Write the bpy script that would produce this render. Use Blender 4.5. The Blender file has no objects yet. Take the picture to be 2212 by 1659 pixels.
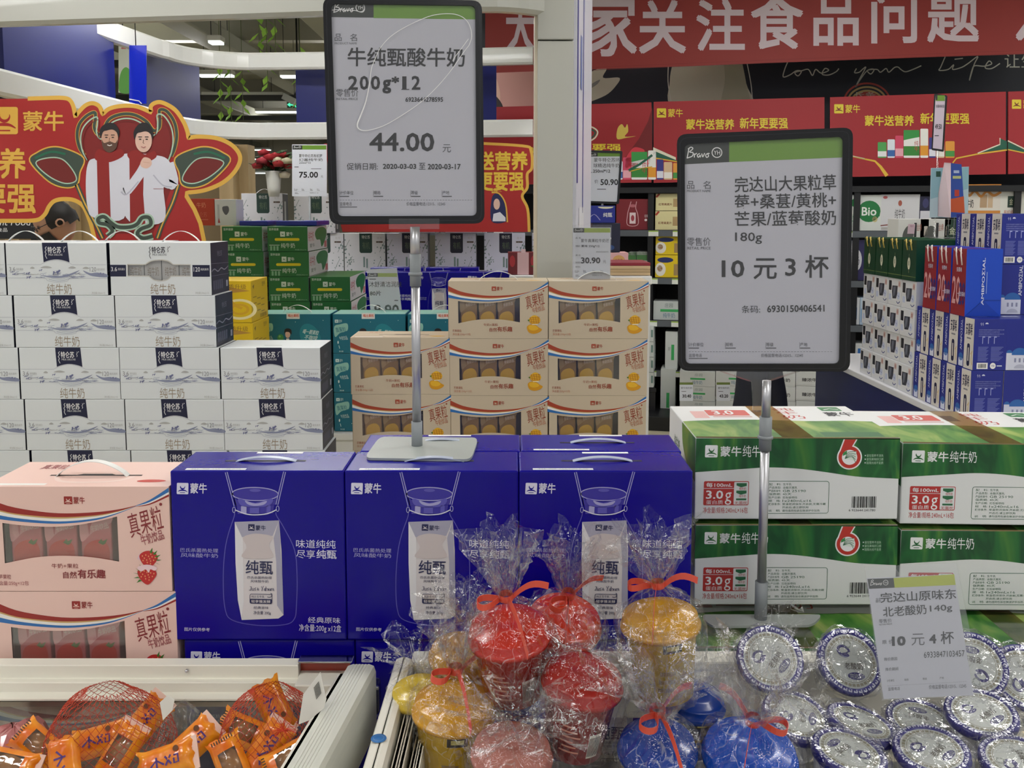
import bpy, bmesh, math, random
from mathutils import Vector, Matrix, noise
from mathutils.geometry import tessellate_polygon
R = math.radians
SC = bpy.context.scene
COL = SC.collection
rnd = random.Random(7)

# ------------------------------------------------------------------ camera, world, lights, exposure
FPX, CX, PY0, HCAM = 2000.0, 1106.0, 647.0, 1.5
PITCH = math.atan(187.0/2000.0)
cam_d = bpy.data.cameras.new('camera'); cam = bpy.data.objects.new('camera', cam_d); COL.objects.link(cam)
cam.location = (0, 0, HCAM); cam.rotation_euler = (math.pi/2-PITCH, 0, 0)
cam_d.sensor_width = 36.0; cam_d.lens = 36.0*FPX/2212.0; cam_d.shift_y = -(829.5-PY0)/2212.0
cam_d.clip_start = 0.02; cam_d.clip_end = 100
SC.camera = cam
SC.view_settings.view_transform = 'Standard'; SC.view_settings.look = 'None'
SC.view_settings.gamma = 1.0; SC.view_settings.exposure = 0.16; SC.view_settings.use_curve_mapping = False
SC.cycles.max_bounces = 5; SC.cycles.transparent_max_bounces = 14
SC.cycles.diffuse_bounces = 2; SC.cycles.glossy_bounces = 2; SC.cycles.transmission_bounces = 2
SC.cycles.use_adaptive_sampling = True; SC.cycles.adaptive_threshold = 0.06
SC.cycles.use_light_tree = False
SC.cycles.caustics_reflective = False; SC.cycles.caustics_refractive = False

W = bpy.data.worlds.new('store_air'); SC.world = W; W.use_nodes = True
W.node_tree.nodes['Background'].inputs[0].default_value = (0.93, 0.96, 1.0, 1)
W.node_tree.nodes['Background'].inputs[1].default_value = 0.42

LAMP_Z = 3.05
LAMP_GRID = [(x, y) for y in (-2.2, 0.3, 2.4, 4.6, 7.2, 11.0, 18.0) for x in (-4.2, -1.4, 1.4, 4.2)]
for i, (lx, ly) in enumerate(LAMP_GRID):
    ld = bpy.data.lights.new('tube_light', 'AREA'); ld.shape = 'RECTANGLE'; ld.size = 1.2; ld.size_y = 0.26
    ld.energy = 19.0 if ly < 4 else 25.0; ld.color = (1.0, 0.99, 0.975)
    lo = bpy.data.objects.new('tube_light', ld); COL.objects.link(lo); lo.location = (lx, ly, LAMP_Z-0.03)
    if ly > 4:      # added upward lights that brighten the dim ceiling
        lu = bpy.data.lights.new('ceiling_fill_light', 'AREA'); lu.shape = 'RECTANGLE'; lu.size = 1.2; lu.size_y = 0.1; lu.energy = 16.0
        uo = bpy.data.objects.new('ceiling_fill_light', lu); COL.objects.link(uo); uo.location = (lx, ly, LAMP_Z+0.08); uo.rotation_euler = (math.pi, 0, 0)

# ------------------------------------------------------------------ pixel -> world
def ray(px, py):
    x = (px-CX)/FPX; y = -(py-PY0)/FPX
    c, s = math.cos(PITCH), math.sin(PITCH)
    return Vector((x, y*s+c, y*c-s))
CAMP = Vector((0, 0, HCAM))
def P(px, py, Y):
    d = ray(px, py); return CAMP+d*(Y/d.y)
def PZ(px, py, Z):
    d = ray(px, py); return CAMP+d*((Z-HCAM)/d.z)
def zat(py, Y): return P(CX, py, Y).z
def xat(px, Y, py=700): return P(px, py, Y).x

# ------------------------------------------------------------------ materials
def lin(c):
    if isinstance(c, str):
        c = c.lstrip('#'); c = tuple(int(c[i:i+2], 16) for i in (0, 2, 4))
    o = []
    for v in c[:3]:
        v /= 255.0; o.append(v/12.92 if v <= 0.04045 else ((v+0.055)/1.055)**2.4)
    return (*o, 1.0)
MATS = {}
def M(col, rough=0.5, metal=0.0, bump=0.0, bscale=60.0, spec=0.5, emit=0.0, coat=0.0, name=None):
    key = (col if isinstance(col, str) else tuple(col), rough, metal, bump, bscale, spec, emit, coat)
    if key in MATS: return MATS[key]
    m = bpy.data.materials.new(name or 'surface'); m.use_nodes = True
    nt = m.node_tree; b = nt.nodes['Principled BSDF']
    b.inputs['Base Color'].default_value = lin(col); b.inputs['Roughness'].default_value = rough
    b.inputs['Metallic'].default_value = metal; b.inputs['Specular IOR Level'].default_value = spec
    b.inputs['Coat Weight'].default_value = coat
    if emit:
        b.inputs['Emission Color'].default_value = lin(col); b.inputs['Emission Strength'].default_value = emit
    if bump:
        tc = nt.nodes.new('ShaderNodeTexCoord'); n = nt.nodes.new('ShaderNodeTexNoise'); bp = nt.nodes.new('ShaderNodeBump')
        n.inputs['Scale'].default_value = bscale; n.inputs['Detail'].default_value = 3
        bp.inputs['Strength'].default_value = bump; bp.inputs['Distance'].default_value = 0.01
        nt.links.new(tc.outputs['Object'], n.inputs['Vector']); nt.links.new(n.outputs['Fac'], bp.inputs['Height'])
        nt.links.new(bp.outputs['Normal'], b.inputs['Normal'])
    MATS[key] = m
    return m
def noisemix(name, c1, c2, scale=(8, 8, 8), detail=4, lo=0.4, hi=0.6, rough=0.5, distortion=0.0, coat=0.0):
    m = bpy.data.materials.new(name); m.use_nodes = True; nt = m.node_tree; b = nt.nodes['Principled BSDF']
    tc = nt.nodes.new('ShaderNodeTexCoord'); mp = nt.nodes.new('ShaderNodeMapping'); n = nt.nodes.new('ShaderNodeTexNoise'); r = nt.nodes.new('ShaderNodeValToRGB')
    mp.inputs['Scale'].default_value = scale; n.inputs['Scale'].default_value = 1.0; n.inputs['Detail'].default_value = detail
    n.inputs['Distortion'].default_value = distortion
    r.color_ramp.elements[0].position = lo; r.color_ramp.elements[0].color = lin(c1)
    r.color_ramp.elements[1].position = hi; r.color_ramp.elements[1].color = lin(c2)
    nt.links.new(tc.outputs['Object'], mp.inputs['Vector']); nt.links.new(mp.outputs['Vector'], n.inputs['Vector'])
    nt.links.new(n.outputs['Fac'], r.inputs['Fac']); nt.links.new(r.outputs['Color'], b.inputs['Base Color'])
    b.inputs['Roughness'].default_value = rough; b.inputs['Coat Weight'].default_value = coat
    return m
def film(name, tint=(1, 1, 1), haze=0.06, lo=0.06, hi=0.7, rough=0.06, bump=0.0, bscale=90, crease=0.0, cscale=40):
    """clear plastic film or pane: see-through with mirror-like glints"""
    m = bpy.data.materials.new(name); m.use_nodes = True; nt = m.node_tree
    for n in list(nt.nodes): nt.nodes.remove(n)
    out = nt.nodes.new('ShaderNodeOutputMaterial')
    tr = nt.nodes.new('ShaderNodeBsdfTransparent'); tr.inputs[0].default_value = (*tint, 1)
    gl = nt.nodes.new('ShaderNodeBsdfGlossy'); gl.inputs['Roughness'].default_value = rough
    df = nt.nodes.new('ShaderNodeBsdfDiffuse'); df.inputs[0].default_value = (0.9, 0.9, 0.9, 1)
    lw = nt.nodes.new('ShaderNodeLayerWeight'); lw.inputs[0].default_value = 0.35
    mr = nt.nodes.new('ShaderNodeMapRange'); mr.inputs['To Min'].default_value = lo; mr.inputs['To Max'].default_value = hi
    m1 = nt.nodes.new('ShaderNodeMixShader'); m2 = nt.nodes.new('ShaderNodeMixShader')
    m1.inputs[0].default_value = haze
    nt.links.new(tr.outputs[0], m1.inputs[1]); nt.links.new(df.outputs[0], m1.inputs[2])
    nt.links.new(lw.outputs['Facing'], mr.inputs['Value']); nt.links.new(mr.outputs[0], m2.inputs[0])
    nt.links.new(m1.outputs[0], m2.inputs[1]); nt.links.new(gl.outputs[0], m2.inputs[2])
    nt.links.new(m2.outputs[0], out.inputs[0])
    if crease:      # sharp fold lines scatter light
        tc = nt.nodes.new('ShaderNodeTexCoord'); dn = nt.nodes.new('ShaderNodeTexNoise'); dn.inputs['Scale'].default_value = cscale*.4; dn.inputs['Detail'].default_value = 2
        mp = nt.nodes.new('ShaderNodeMapping'); mp.inputs['Scale'].default_value = (1, 1, .3); g2 = nt.nodes.new('ShaderNodeBsdfGlossy'); g2.inputs['Roughness'].default_value = .32; mg = nt.nodes.new('ShaderNodeMixShader'); mg.inputs[0].default_value = .6
        nt.links.new(df.outputs[0], mg.inputs[1]); nt.links.new(g2.outputs[0], mg.inputs[2]); nt.links.new(mg.outputs[0], m1.inputs[2])
        va = nt.nodes.new('ShaderNodeVectorMath'); va.operation = 'MULTIPLY_ADD'; va.inputs[1].default_value = (.05, .05, .05)
        vo = nt.nodes.new('ShaderNodeTexVoronoi'); vo.feature = 'DISTANCE_TO_EDGE'; vo.inputs['Scale'].default_value = cscale
        rp_ = nt.nodes.new('ShaderNodeMapRange'); rp_.inputs['From Max'].default_value = .022; rp_.inputs['To Min'].default_value = crease; rp_.inputs['To Max'].default_value = haze
        nt.links.new(tc.outputs['Object'], dn.inputs['Vector']); nt.links.new(dn.outputs['Color'], va.inputs[0]); nt.links.new(tc.outputs['Object'], va.inputs[2]); nt.links.new(va.outputs[0], mp.inputs['Vector']); nt.links.new(mp.outputs[0], vo.inputs['Vector'])
        nt.links.new(vo.outputs['Distance'], rp_.inputs['Value']); nt.links.new(rp_.outputs[0], m1.inputs[0])
    if bump:
        tc = nt.nodes.new('ShaderNodeTexCoord'); n = nt.nodes.new('ShaderNodeTexNoise'); bp = nt.nodes.new('ShaderNodeBump')
        n.inputs['Scale'].default_value = bscale; n.inputs['Detail'].default_value = 4
        bp.inputs['Strength'].default_value = bump; bp.inputs['Distance'].default_value = 0.01
        nt.links.new(tc.outputs['Object'], n.inputs['Vector']); nt.links.new(n.outputs['Fac'], bp.inputs['Height'])
        nt.links.new(bp.outputs['Normal'], gl.inputs['Normal'])
    return m

# ------------------------------------------------------------------ text outlines (built-in typeface)
TXT = {}
def glyphs(s):
    k = s
    if k in TXT: return TXT[k]
    cu = bpy.data.curves.new('t', 'FONT'); cu.body = s; cu.resolution_u = 2; cu.fill_mode = 'FRONT'
    ob = bpy.data.objects.new('t', cu); COL.objects.link(ob)
    dg = bpy.context.evaluated_depsgraph_get(); dg.update()
    ev = ob.evaluated_get(dg); me = ev.to_mesh()
    vs = [(v.co.x, v.co.y) for v in me.vertices]; fs = [tuple(p.vertices) for p in me.polygons]
    ev.to_mesh_clear(); bpy.data.objects.remove(ob); bpy.data.curves.remove(cu)
    if vs:
        x0 = min(v[0] for v in vs); x1 = max(v[0] for v in vs); y0 = min(v[1] for v in vs); y1 = max(v[1] for v in vs)
    else: x0 = x1 = y0 = y1 = 0
    TXT[k] = (vs, fs, (x0, y0, x1, y1))
    return TXT[k]

def smooth(pts, n=8, closed=False):
    out = []; N = len(pts); rng = N if closed else N-1
    for i in range(rng):
        p1, p2 = pts[i], pts[(i+1) % N]
        p0 = pts[i-1] if (closed or i > 0) else p1
        p3 = pts[(i+2) % N] if (closed or i+2 < N) else p2
        for k in range(n):
            t = k/n; t2 = t*t; t3 = t2*t
            out.append(tuple(0.5*((2*b)+(-a+c)*t+(2*a-5*b+4*c-d)*t2+(-a+3*b-3*c+d)*t3) for a, b, c, d in zip(p0, p1, p2, p3)))
    if not closed: out.append(tuple(pts[-1]))
    return out
def ellipse(cx, cy, rx, ry=None, n=28, a0=0, a1=360, rot=0):
    ry = rx if ry is None else ry; o = []
    full = abs(a1-a0) >= 360
    for i in range(n if full else n+1):
        a = R(a0+(a1-a0)*i/n); x, y = rx*math.cos(a), ry*math.sin(a)
        c, s = math.cos(R(rot)), math.sin(R(rot)); o.append((cx+x*c-y*s, cy+x*s+y*c))
    return o
def rrect(x0, y0, x1, y1, r, n=5):
    if x0 > x1: x0, x1 = x1, x0
    if y0 > y1: y0, y1 = y1, y0
    o = []
    for cx, cy, a in ((x1-r, y0+r, -90), (x1-r, y1-r, 0), (x0+r, y1-r, 90), (x0+r, y0+r, 180)):
        for i in range(n+1):
            t = R(a+90*i/n); o.append((cx+r*math.cos(t), cy+r*math.sin(t)))
    return o

EPS = 0.00025
class QF:
    """drawing plane on a face: picture coordinates of the four corners -> metric u, v on the face"""
    def __init__(s, o, u, v, w, h, quad, eps=EPS):
        s.o, s.u, s.v, s.w, s.h = Vector(o), Vector(u), Vector(v), w, h
        s.n = s.u.cross(s.v); s.q = quad; s.eps = eps
    def at(s, x, y, layer=1):
        (ax, ay), (bx, by), (cx, cy), (dx, dy) = s.q      # TL TR BR BL
        tv = (y-ay)/(dy-ay); tu = 0.5
        for _ in range(3):
            l = ax+(dx-ax)*tv; r = bx+(cx-bx)*tv; tu = (x-l)/(r-l)
            t = ay+(by-ay)*tu; b = dy+(cy-dy)*tu; tv = (y-t)/(b-t)
        return s.o+s.u*(tu*s.w)+s.v*((1-tv)*s.h)+s.n*(layer*s.eps)
class PF:
    """drawing plane in the room: a photo pixel seen on that plane"""
    def __init__(s, point, normal, origin=(0, 0, 0), eps=EPS):
        s.p, s.n, s.org, s.eps = Vector(point), Vector(normal).normalized(), Vector(origin), eps
    def at(s, x, y, layer=1):
        d = ray(x, y); t = (s.p-CAMP).dot(s.n)/d.dot(s.n)
        return CAMP+d*t+s.n*(layer*s.eps)-s.org
def box_q(x0, y0, x1, y1): return [(x0, y0), (x1, y0), (x1, y1), (x0, y1)]

class MB:
    def __init__(s): s.v, s.f, s.mi, s.mats, s.sm = [], [], [], [], []
    def slot(s, m):
        if m not in s.mats: s.mats.append(m)
        return s.mats.index(m)
    def add(s, vs, fs, m, smooth=False):
        b = len(s.v); s.v += [tuple(v) for v in vs]; k = s.slot(m)
        for f in fs: s.f.append(tuple(b+i for i in f)); s.mi.append(k); s.sm.append(smooth)
    def poly(s, pts, m): s.add(pts, [tuple(range(len(pts)))], m)
    def box(s, x0, x1, y0, y1, z0, z1, m, bev=0.0, seg=2):
        if bev <= 0:
            vs = [(x, y, z) for z in (z0, z1) for y in (y0, y1) for x in (x0, x1)]
            s.add(vs, [(0, 2, 3, 1), (4, 5, 7, 6), (0, 1, 5, 4), (2, 6, 7, 3), (0, 4, 6, 2), (1, 3, 7, 5)], m); return
        bm = bmesh.new(); bmesh.ops.create_cube(bm, size=1)
        for v in bm.verts: v.co = Vector(((x0+x1)/2+v.co.x*(x1-x0), (y0+y1)/2+v.co.y*(y1-y0), (z0+z1)/2+v.co.z*(z1-z0)))
        bmesh.ops.bevel(bm, geom=list(bm.edges), offset=bev, segments=seg, affect='EDGES', profile=0.5)
        s.bm(bm, m)
    def bm(s, bm, m, smooth=False, mtx=None):
        bm.verts.index_update()
        s.add([(mtx @ v.co if mtx else v.co.copy()) for v in bm.verts], [tuple(v.index for v in f.verts) for f in bm.faces], m, smooth); bm.free()
    # flat drawing on a face
    def shape(s, fr, loop, m, layer=1, holes=()):
        loops = [[Vector((x, y, 0)) for x, y in l] for l in [loop, *holes]]
        tri = tessellate_polygon(loops); flat = [p for l in loops for p in l]
        vs = [fr.at(p.x, p.y, layer) for p in flat]
        fs = []
        for a, b, c in tri:
            nn = (vs[b]-vs[a]).cross(vs[c]-vs[a])
            fs.append((a, b, c) if nn.dot(fr.n) >= 0 else (a, c, b))
        s.add(vs, fs, m)
    def rect(s, fr, x0, y0, x1, y1, m, layer=1): s.shape(fr, [(x0, y0), (x1, y0), (x1, y1), (x0, y1)], m, layer)
    def stroke(s, fr, pts, w, m, layer=1, closed=False, sm=0):
        if sm: pts = smooth(pts, sm, closed)
        n = len(pts); L, Rr = [], []
        for i, p in enumerate(pts):
            a = pts[i-1] if (i > 0 or closed) else p; b = pts[(i+1) % n] if (i < n-1 or closed) else p
            dx, dy = b[0]-a[0], b[1]-a[1]; l = math.hypot(dx, dy) or 1
            ww = w(i/max(1, n-1)) if callable(w) else w
            L.append((p[0]-dy/l*ww/2, p[1]+dx/l*ww/2)); Rr.append((p[0]+dy/l*ww/2, p[1]-dx/l*ww/2))
        vs = [fr.at(x, y, layer) for x, y in L+Rr]; fs = []
        for i in range(n if closed else n-1):
            j = (i+1) % n; fs.append((i, j, n+j, n+i))
        if fs:
            a, b, c = (vs[k] for k in fs[0][:3])
            if (b-a).cross(c-a).dot(fr.n) < 0: fs = [f[::-1] for f in fs]
        s.add(vs, fs, m)
    def text(s, fr, t, x0, y0, x1, y1, m, layer=2, bold=0.0, rot=0.0, shear=0.0):
        """lettering fitted to a picture-space box (y grows downwards)"""
        vs, fs, (a, b, c, d) = glyphs(t)
        if not fs: return
        cx, cy = (x0+x1)/2, (y0+y1)/2; cr, sr = math.cos(R(rot)), math.sin(R(rot))
        k = bold*0.55
        for q, (ox, oy) in enumerate(((-k, -k), (k, -k), (-k, k), (k, k)) if bold else ((0, 0),)):
            o = []
            for x, y in vs:
                X = x0+(x+ox-a+k)/(c-a+2*k)*(x1-x0); Y = y1-(y+oy-b+k)/(d-b+2*k)*(y1-y0)
                X += shear*(cy-Y); dx, dy = X-cx, Y-cy
                o.append(fr.at(cx+dx*cr-dy*sr, cy+dx*sr+dy*cr, layer+q*.2))
            s.add(o, fs, m)
    def logo(s, fr, x0, y0, x1, y1, m, mb, layer=2, sub=True):
        """rounded square with a moon above a river bend"""
        w, h = x1-x0, y1-y0; X = lambda t: x0+t*w; Y = lambda t: y0+t*h
        s.shape(fr, rrect(x0, y0, x1, y1, w*0.08, 3), m, layer)
        out = ellipse(X(.5), Y(.36), w*.22, h*.22, 16, -20, 205); inn = ellipse(X(.515), Y(.295), w*.168, h*.168, 16, 190, -8)
        s.shape(fr, out+inn, mb, layer+1)
        s.stroke(fr, [(X(.12), Y(.76)), (X(.3), Y(.66)), (X(.5), Y(.64)), (X(.72), Y(.67)), (X(.92), Y(.78))], lambda t: w*(.03+.09*math.sin(math.pi*t)), mb, layer+1, sm=4)
        if sub: s.rect(fr, X(.28), Y(.84), X(.72), Y(.89), mb, layer+1)
    # solids
    def lathe(s, prof, m, n=32, mtx=None, smooth=True, cap0=False, cap1=False):
        vs, fs = [], []
        for r, z in prof:
            for i in range(n):
                a = 2*math.pi*i/n; v = Vector((r*math.cos(a), r*math.sin(a), z)); vs.append(mtx @ v if mtx else v)
        for k in range(len(prof)-1):
            for i in range(n):
                j = (i+1) % n; fs.append((k*n+i, k*n+j, (k+1)*n+j, (k+1)*n+i))
        s.add(vs, fs, m, smooth)
        b = len(s.v)-len(vs); k = s.slot(m)
        if cap0: s.f.append(tuple(b+i for i in reversed(range(n)))); s.mi.append(k); s.sm.append(False)
        if cap1: s.f.append(tuple(b+(len(prof)-1)*n+i for i in range(n))); s.mi.append(k); s.sm.append(False)
    def tube(s, pts, r, m, n=8, cap=True):
        pts = [Vector(p) for p in pts]; vs, fs = [], []; up = Vector((0, 0, 1))
        for i, p in enumerate(pts):
            t = (pts[min(i+1, len(pts)-1)]-pts[max(i-1, 0)]).normalized()
            a = t.cross(up)
            if a.length < 1e-3: a = t.cross(Vector((0, 1, 0)))
            a.normalize(); b = t.cross(a); rr = r(i/(len(pts)-1)) if callable(r) else r
            for k in range(n):
                q = 2*math.pi*k/n; vs.append(p+a*(rr*math.cos(q))+b*(rr*math.sin(q)))
        for i in range(len(pts)-1):
            for k in range(n):
                j = (k+1) % n; fs.append((i*n+k, (i+1)*n+k, (i+1)*n+j, i*n+j))
        if cap: fs += [tuple(range(n)), tuple(reversed(range((len(pts)-1)*n, len(pts)*n)))]
        s.add(vs, fs, m, True)
    def strip(s, pts, width_vec, m, thick=0.0006):
        """flat band along a 3-D curve; width_vec may be a function of the parameter"""
        vs, fs = [], []; n = len(pts)
        for i, p in enumerate(pts):
            wv = Vector(width_vec(i/(n-1)) if callable(width_vec) else width_vec)/2
            p = Vector(p); t = (Vector(pts[min(i+1, n-1)])-Vector(pts[max(i-1, 0)]))
            nn = t.cross(wv); nn = nn.normalized()*thick if nn.length > 1e-9 else Vector((0, 0, thick))
            vs += [p-wv-nn/2, p+wv-nn/2, p+wv+nn/2, p-wv+nn/2]
        for i in range(n-1):
            for k in range(4):
                j = (k+1) % 4; fs.append((i*4+k, i*4+j, i*4+4+j, i*4+4+k))
        fs += [(3, 2, 1, 0), (n*4-4, n*4-3, n*4-2, n*4-1)]
        s.add(vs, fs, m)
    def prism(s, fr, loop, m, depth, mside=None, layer=0, holes=()):
        """outline on a plane given real thickness behind it"""
        s.shape(fr, loop, m, layer, holes)
        back = MB(); off = Vector(fr.n)*(-depth)
        for lp in (loop, *holes):
            a = [fr.at(x, y, layer) for x, y in lp]; n = len(a)
            s.add(a+[p+off for p in a], [(i, (i+1) % n, n+(i+1) % n, n+i) for i in range(n)], mside or m)
        loops = [[Vector((x, y, 0)) for x, y in l] for l in [loop, *holes]]
        flat = [p for l in loops for p in l]
        s.add([fr.at(p.x, p.y, layer)+off for p in flat], [tuple(t) for t in tessellate_polygon(loops)], mside or m)
    def mesh(s, name):
        me = bpy.data.meshes.new(name); me.from_pydata(s.v, [], s.f)
        for m in s.mats: me.materials.append(m)
        me.polygons.foreach_set('material_index', s.mi); me.polygons.foreach_set('use_smooth', s.sm)
        me.update(); return me
    def build(s, name, parent=None, label=None, cat=None, group=None, kind=None, loc=None, rot=None):
        o = bpy.data.objects.new(name, s.mesh(name)); COL.objects.link(o)
        if parent: o.parent = parent
        if loc is not None: o.location = loc
        if rot is not None: o.rotation_euler = rot
        tag(o, label, cat, group, kind); return o

def tag(o, label=None, cat=None, group=None, kind=None):
    for k, v in (('label', label), ('category', cat), ('group', group), ('kind', kind)):
        if v: o[k] = v
    return o
def thing(name, label, cat, loc=(0, 0, 0), rz=0.0, group=None):
    o = bpy.data.objects.new(name, None); COL.objects.link(o); o.empty_display_size = 0.05
    o.location = loc; o.rotation_euler = (0, 0, rz); return tag(o, label, cat, group)
def dup(o, loc=None, rz=None, label=None, group=None, parent=None):
    c = o.copy(); COL.objects.link(c)
    if parent: c.parent = parent
    if loc is not None: c.location = loc
    if rz is not None: c.rotation_euler = (0, 0, rz)
    if label: c['label'] = label
    if group: c['group'] = group
    for ch in list(KIDS.get(o.name, ())) or [k for k in bpy.data.objects if k.parent == o]:
        dup(ch, parent=c)
    return c
KIDS = {}
USED = set()
def put(proto, loc, rz, label, group):
    """first call moves the built thing itself, later calls copy it with its parts"""
    if proto.name in USED: return dup(proto, loc, rz, label, group)
    USED.add(proto.name); KIDS[proto.name] = [k for k in bpy.data.objects if k.parent == proto]
    for k in KIDS[proto.name]: KIDS[k.name] = [q for q in bpy.data.objects if q.parent == k]
    proto.location = loc; proto.rotation_euler = (0, 0, rz); proto['label'] = label; proto['group'] = group
    return proto
ORD = ['topmost', 'second', 'third', 'fourth', 'fifth', 'sixth', 'seventh']
# ================================================================== the room
WHITE_SHADED = M('#b3b3aa', .28, coat=.25, name='white_lacquer_baked_light'); WHITE_LIT = M('#e6e7e4', .25, coat=.25, name='white_lacquer_baked_light'); BLACK = M('#15151a', .55, name='black_panel'); NAVY = M('#17206b', .3, name='navy_panel')  # one lacquer twice: shaded front painted darker, lit bands painted lighter
def floor_mat():
    m = bpy.data.materials.new('floor_tile'); m.use_nodes = True; nt = m.node_tree; b = nt.nodes['Principled BSDF']
    tc = nt.nodes.new('ShaderNodeTexCoord'); br = nt.nodes.new('ShaderNodeTexBrick'); br.offset = 0
    br.inputs['Scale'].default_value = 1.0; br.inputs['Brick Width'].default_value = .8; br.inputs['Row Height'].default_value = .8
    br.inputs['Mortar Size'].default_value = .004; br.inputs['Color1'].default_value = lin('#cfc5a8'); br.inputs['Color2'].default_value = lin('#c9c0a6'); br.inputs['Mortar'].default_value = lin('#8d8672')
    nt.links.new(tc.outputs['Object'], br.inputs['Vector']); nt.links.new(br.outputs['Color'], b.inputs['Base Color']); b.inputs['Roughness'].default_value = .25
    return m
mb = MB(); mb.box(-13, 13, -5, 27, -.1, 0, floor_mat()); mb.build('floor', kind='structure')
ceil_m = noisemix('ceiling_paint', '#8a897a', '#a9a791', (1.2, .25, 1), 3, .35, .65, .8)
mb = MB(); mb.box(-13, 13, -5, 27, 3.75, 3.85, ceil_m)
duct = M('#9a9a8c', .5); dk = M('#2a2b29', .6)
for y in (8.5, 11, 13.5, 16, 19, 22): mb.box(-13, 13, y, y+.18, 3.5, 3.75, M('#98968a', .7))
mb.build('ceiling', kind='structure')
mb = MB()
for x in (-7.5, -5.2, -3.4, -2.0): mb.box(x, x+.28, 7, 26.9, 3.32, 3.5, duct, .02)
mb.build('trim_1', kind='structure')
mb = MB()
for y in (9.6, 12.4, 15, 18): mb.box(-9, 1.5, y, y+.09, 2.98, 3.05, dk)
mb.build('trim_2', kind='structure')
mb = MB(); mb.box(-13, 13, 26.9, 27, 0, 3.75, M('#b5ad98', .7)); mb.build('wall_back', kind='structure')
wood = noisemix('pale_wood', '#b79f78', '#a38a63', (6, 6, .6), 4, .35, .65, .5)
mb = MB()
for (a, b, Y) in ((482, 512, 9.0), (514, 545, 9.2), (135, 160, 7.4), (160, 205, 7.6), (20, 50, 7.8)):
    mb.box(xat(a, Y), xat(b, Y), Y, Y+.25, 0, zat(312, Y), wood)
mb.box(xat(-120, 9.6), xat(548, 9.6), 9.5, 9.6, 0, zat(330, 9.6), M('#8d7a5c', .6))
mb.build('wall_left', kind='structure')

# lamps hanging under the ceiling: housing, tube
def lamp(x0, x1, y, z, label):
    t = thing('ceiling_light', label, 'ceiling light', ((x0+x1)/2, y, z), 0, 'tube lights under the store ceiling'); h = (x1-x0)/2
    m = MB(); m.box(-h, h, -.07, .07, .02, .07, M('#dcdcd6', .4), .008); m.build('housing', t)
    m = MB(); m.box(-h+.01, h-.01, -.06, .06, 0, .019, M('#f4fff8', .4, emit=2.6)); m.build('diffuser', t)
    for s in (-.7, .7):
        m = MB(); m.tube([(h*s, 0, .07), (h*s, 0, 3.74-z)], .004, dk, 5); m.build('hanging_wire', t)
for (a, b, py, d) in ((438, 613, 211, 'long tube light left of the tall price sign'), (553, 655, 244, 'lower tube light left of the tall price sign'), (430, 505, 166, 'tube light just under the upper white band'),
                   (606, 655, 168, 'short tube light beside the navy panel behind the tall price sign'), (452, 482, 95, 'small bright light above the upper white band'), (490, 560, 300, 'far tube light just above the lower white band'),
                   (536, 585, 325, 'far tube light above the red roses'), (536, 600, 345, 'far tube light behind the red roses'), (534, 590, 375, 'far tube light beside the rose pot')):
    Z = LAMP_Z if py < 280 else LAMP_Z+.1
    p = PZ(a, py, Z)
    if p.y > 25.5: p = P(a, py, 24+(py-325)*.03); Z = p.z
    q = P(b, py, p.y); lamp(p.x, q.x, p.y, Z, d)

# ------------------------------------------------------------------ white display pavilion
def band(mb, path, z0, z1, th, m, bev=.012):
    """upright ribbon of constant section along a plan path"""
    path = [Vector((x, y, 0)) for x, y in path]; n = len(path); L, Q = [], []
    for i, p in enumerate(path):
        t = (path[min(i+1, n-1)]-path[max(i-1, 0)]).normalized(); s = Vector((t.y, -t.x, 0))
        L.append(p+s*(th/2)); Q.append(p-s*(th/2))
    sec = [(L, z0+bev), (L, z1-bev)], [(Q, z1-bev), (Q, z0+bev)]
    rows = []
    for i in range(n):
        a, b = L[i], Q[i]; c = (b-a).normalized()*bev
        rows.append([(a.x, a.y, z0+bev), (a.x, a.y, z1-bev), (a.x+c.x, a.y+c.y, z1), (b.x-c.x, b.y-c.y, z1), (b.x, b.y, z1-bev), (b.x, b.y, z0+bev), (b.x-c.x, b.y-c.y, z0), (a.x+c.x, a.y+c.y, z0)])
    vs = [v for r in rows for v in r]; fs = []
    for i in range(n-1):
        for k in range(8):
            j = (k+1) % 8; fs.append((i*8+k, i*8+j, i*8+8+j, i*8+8+k))
    fs += [tuple(reversed(range(8))), tuple(range((n-1)*8, n*8))]
    mb.add(vs, fs, m)
def arc(cx, cy, r, a0, a1, n=12): return [(cx+r*math.cos(R(a0+(a1-a0)*i/n)), cy+r*math.sin(R(a0+(a1-a0)*i/n))) for i in range(n+1)]
pav = thing('display_pavilion', 'white lacquered display pavilion with navy panels and rounded header above the milk cartons', 'display stand', (0, 3.1, 0))
def pv(mb, name): 
    mb.v = [(x, y-3.1, z) for x, y, z in mb.v]; return mb.build(name, pav)
m = MB(); band(m, [(-2.9, 3.41), (-1.8, 3.25), (-.9, 3.12), (-.25, 3.02)]+arc(-.10, 3.32, .31, -80, 0, 14)+[(.215, 3.9), (.2, 5.0), (.19, 5.7)], 2.135, 2.75, .05, WHITE_SHADED); pv(m, 'header')
m = MB(); m.box(.083, .2, 3.06, 3.18, 0, 2.055, WHITE_SHADED, .003); m.box(.083, .2, 3.055, 3.175, 2.058, 2.2, WHITE_SHADED, .003); m.box(.073, .083, 3.07, 3.17, 0, 2.14, M('#d8cdb6', .4)); pv(m, 'pillar')
m = MB(); band(m, [(-2.2, 4.2), (-2.13, 5.0), (-2.06, 5.5)]+arc(-1.62, 5.55, .42, 180, 95, 8)+[(-1.2, 5.94), (.13, 5.75)], 2.4, 2.505, .06, WHITE_LIT); pv(m, 'upper_band')
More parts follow.
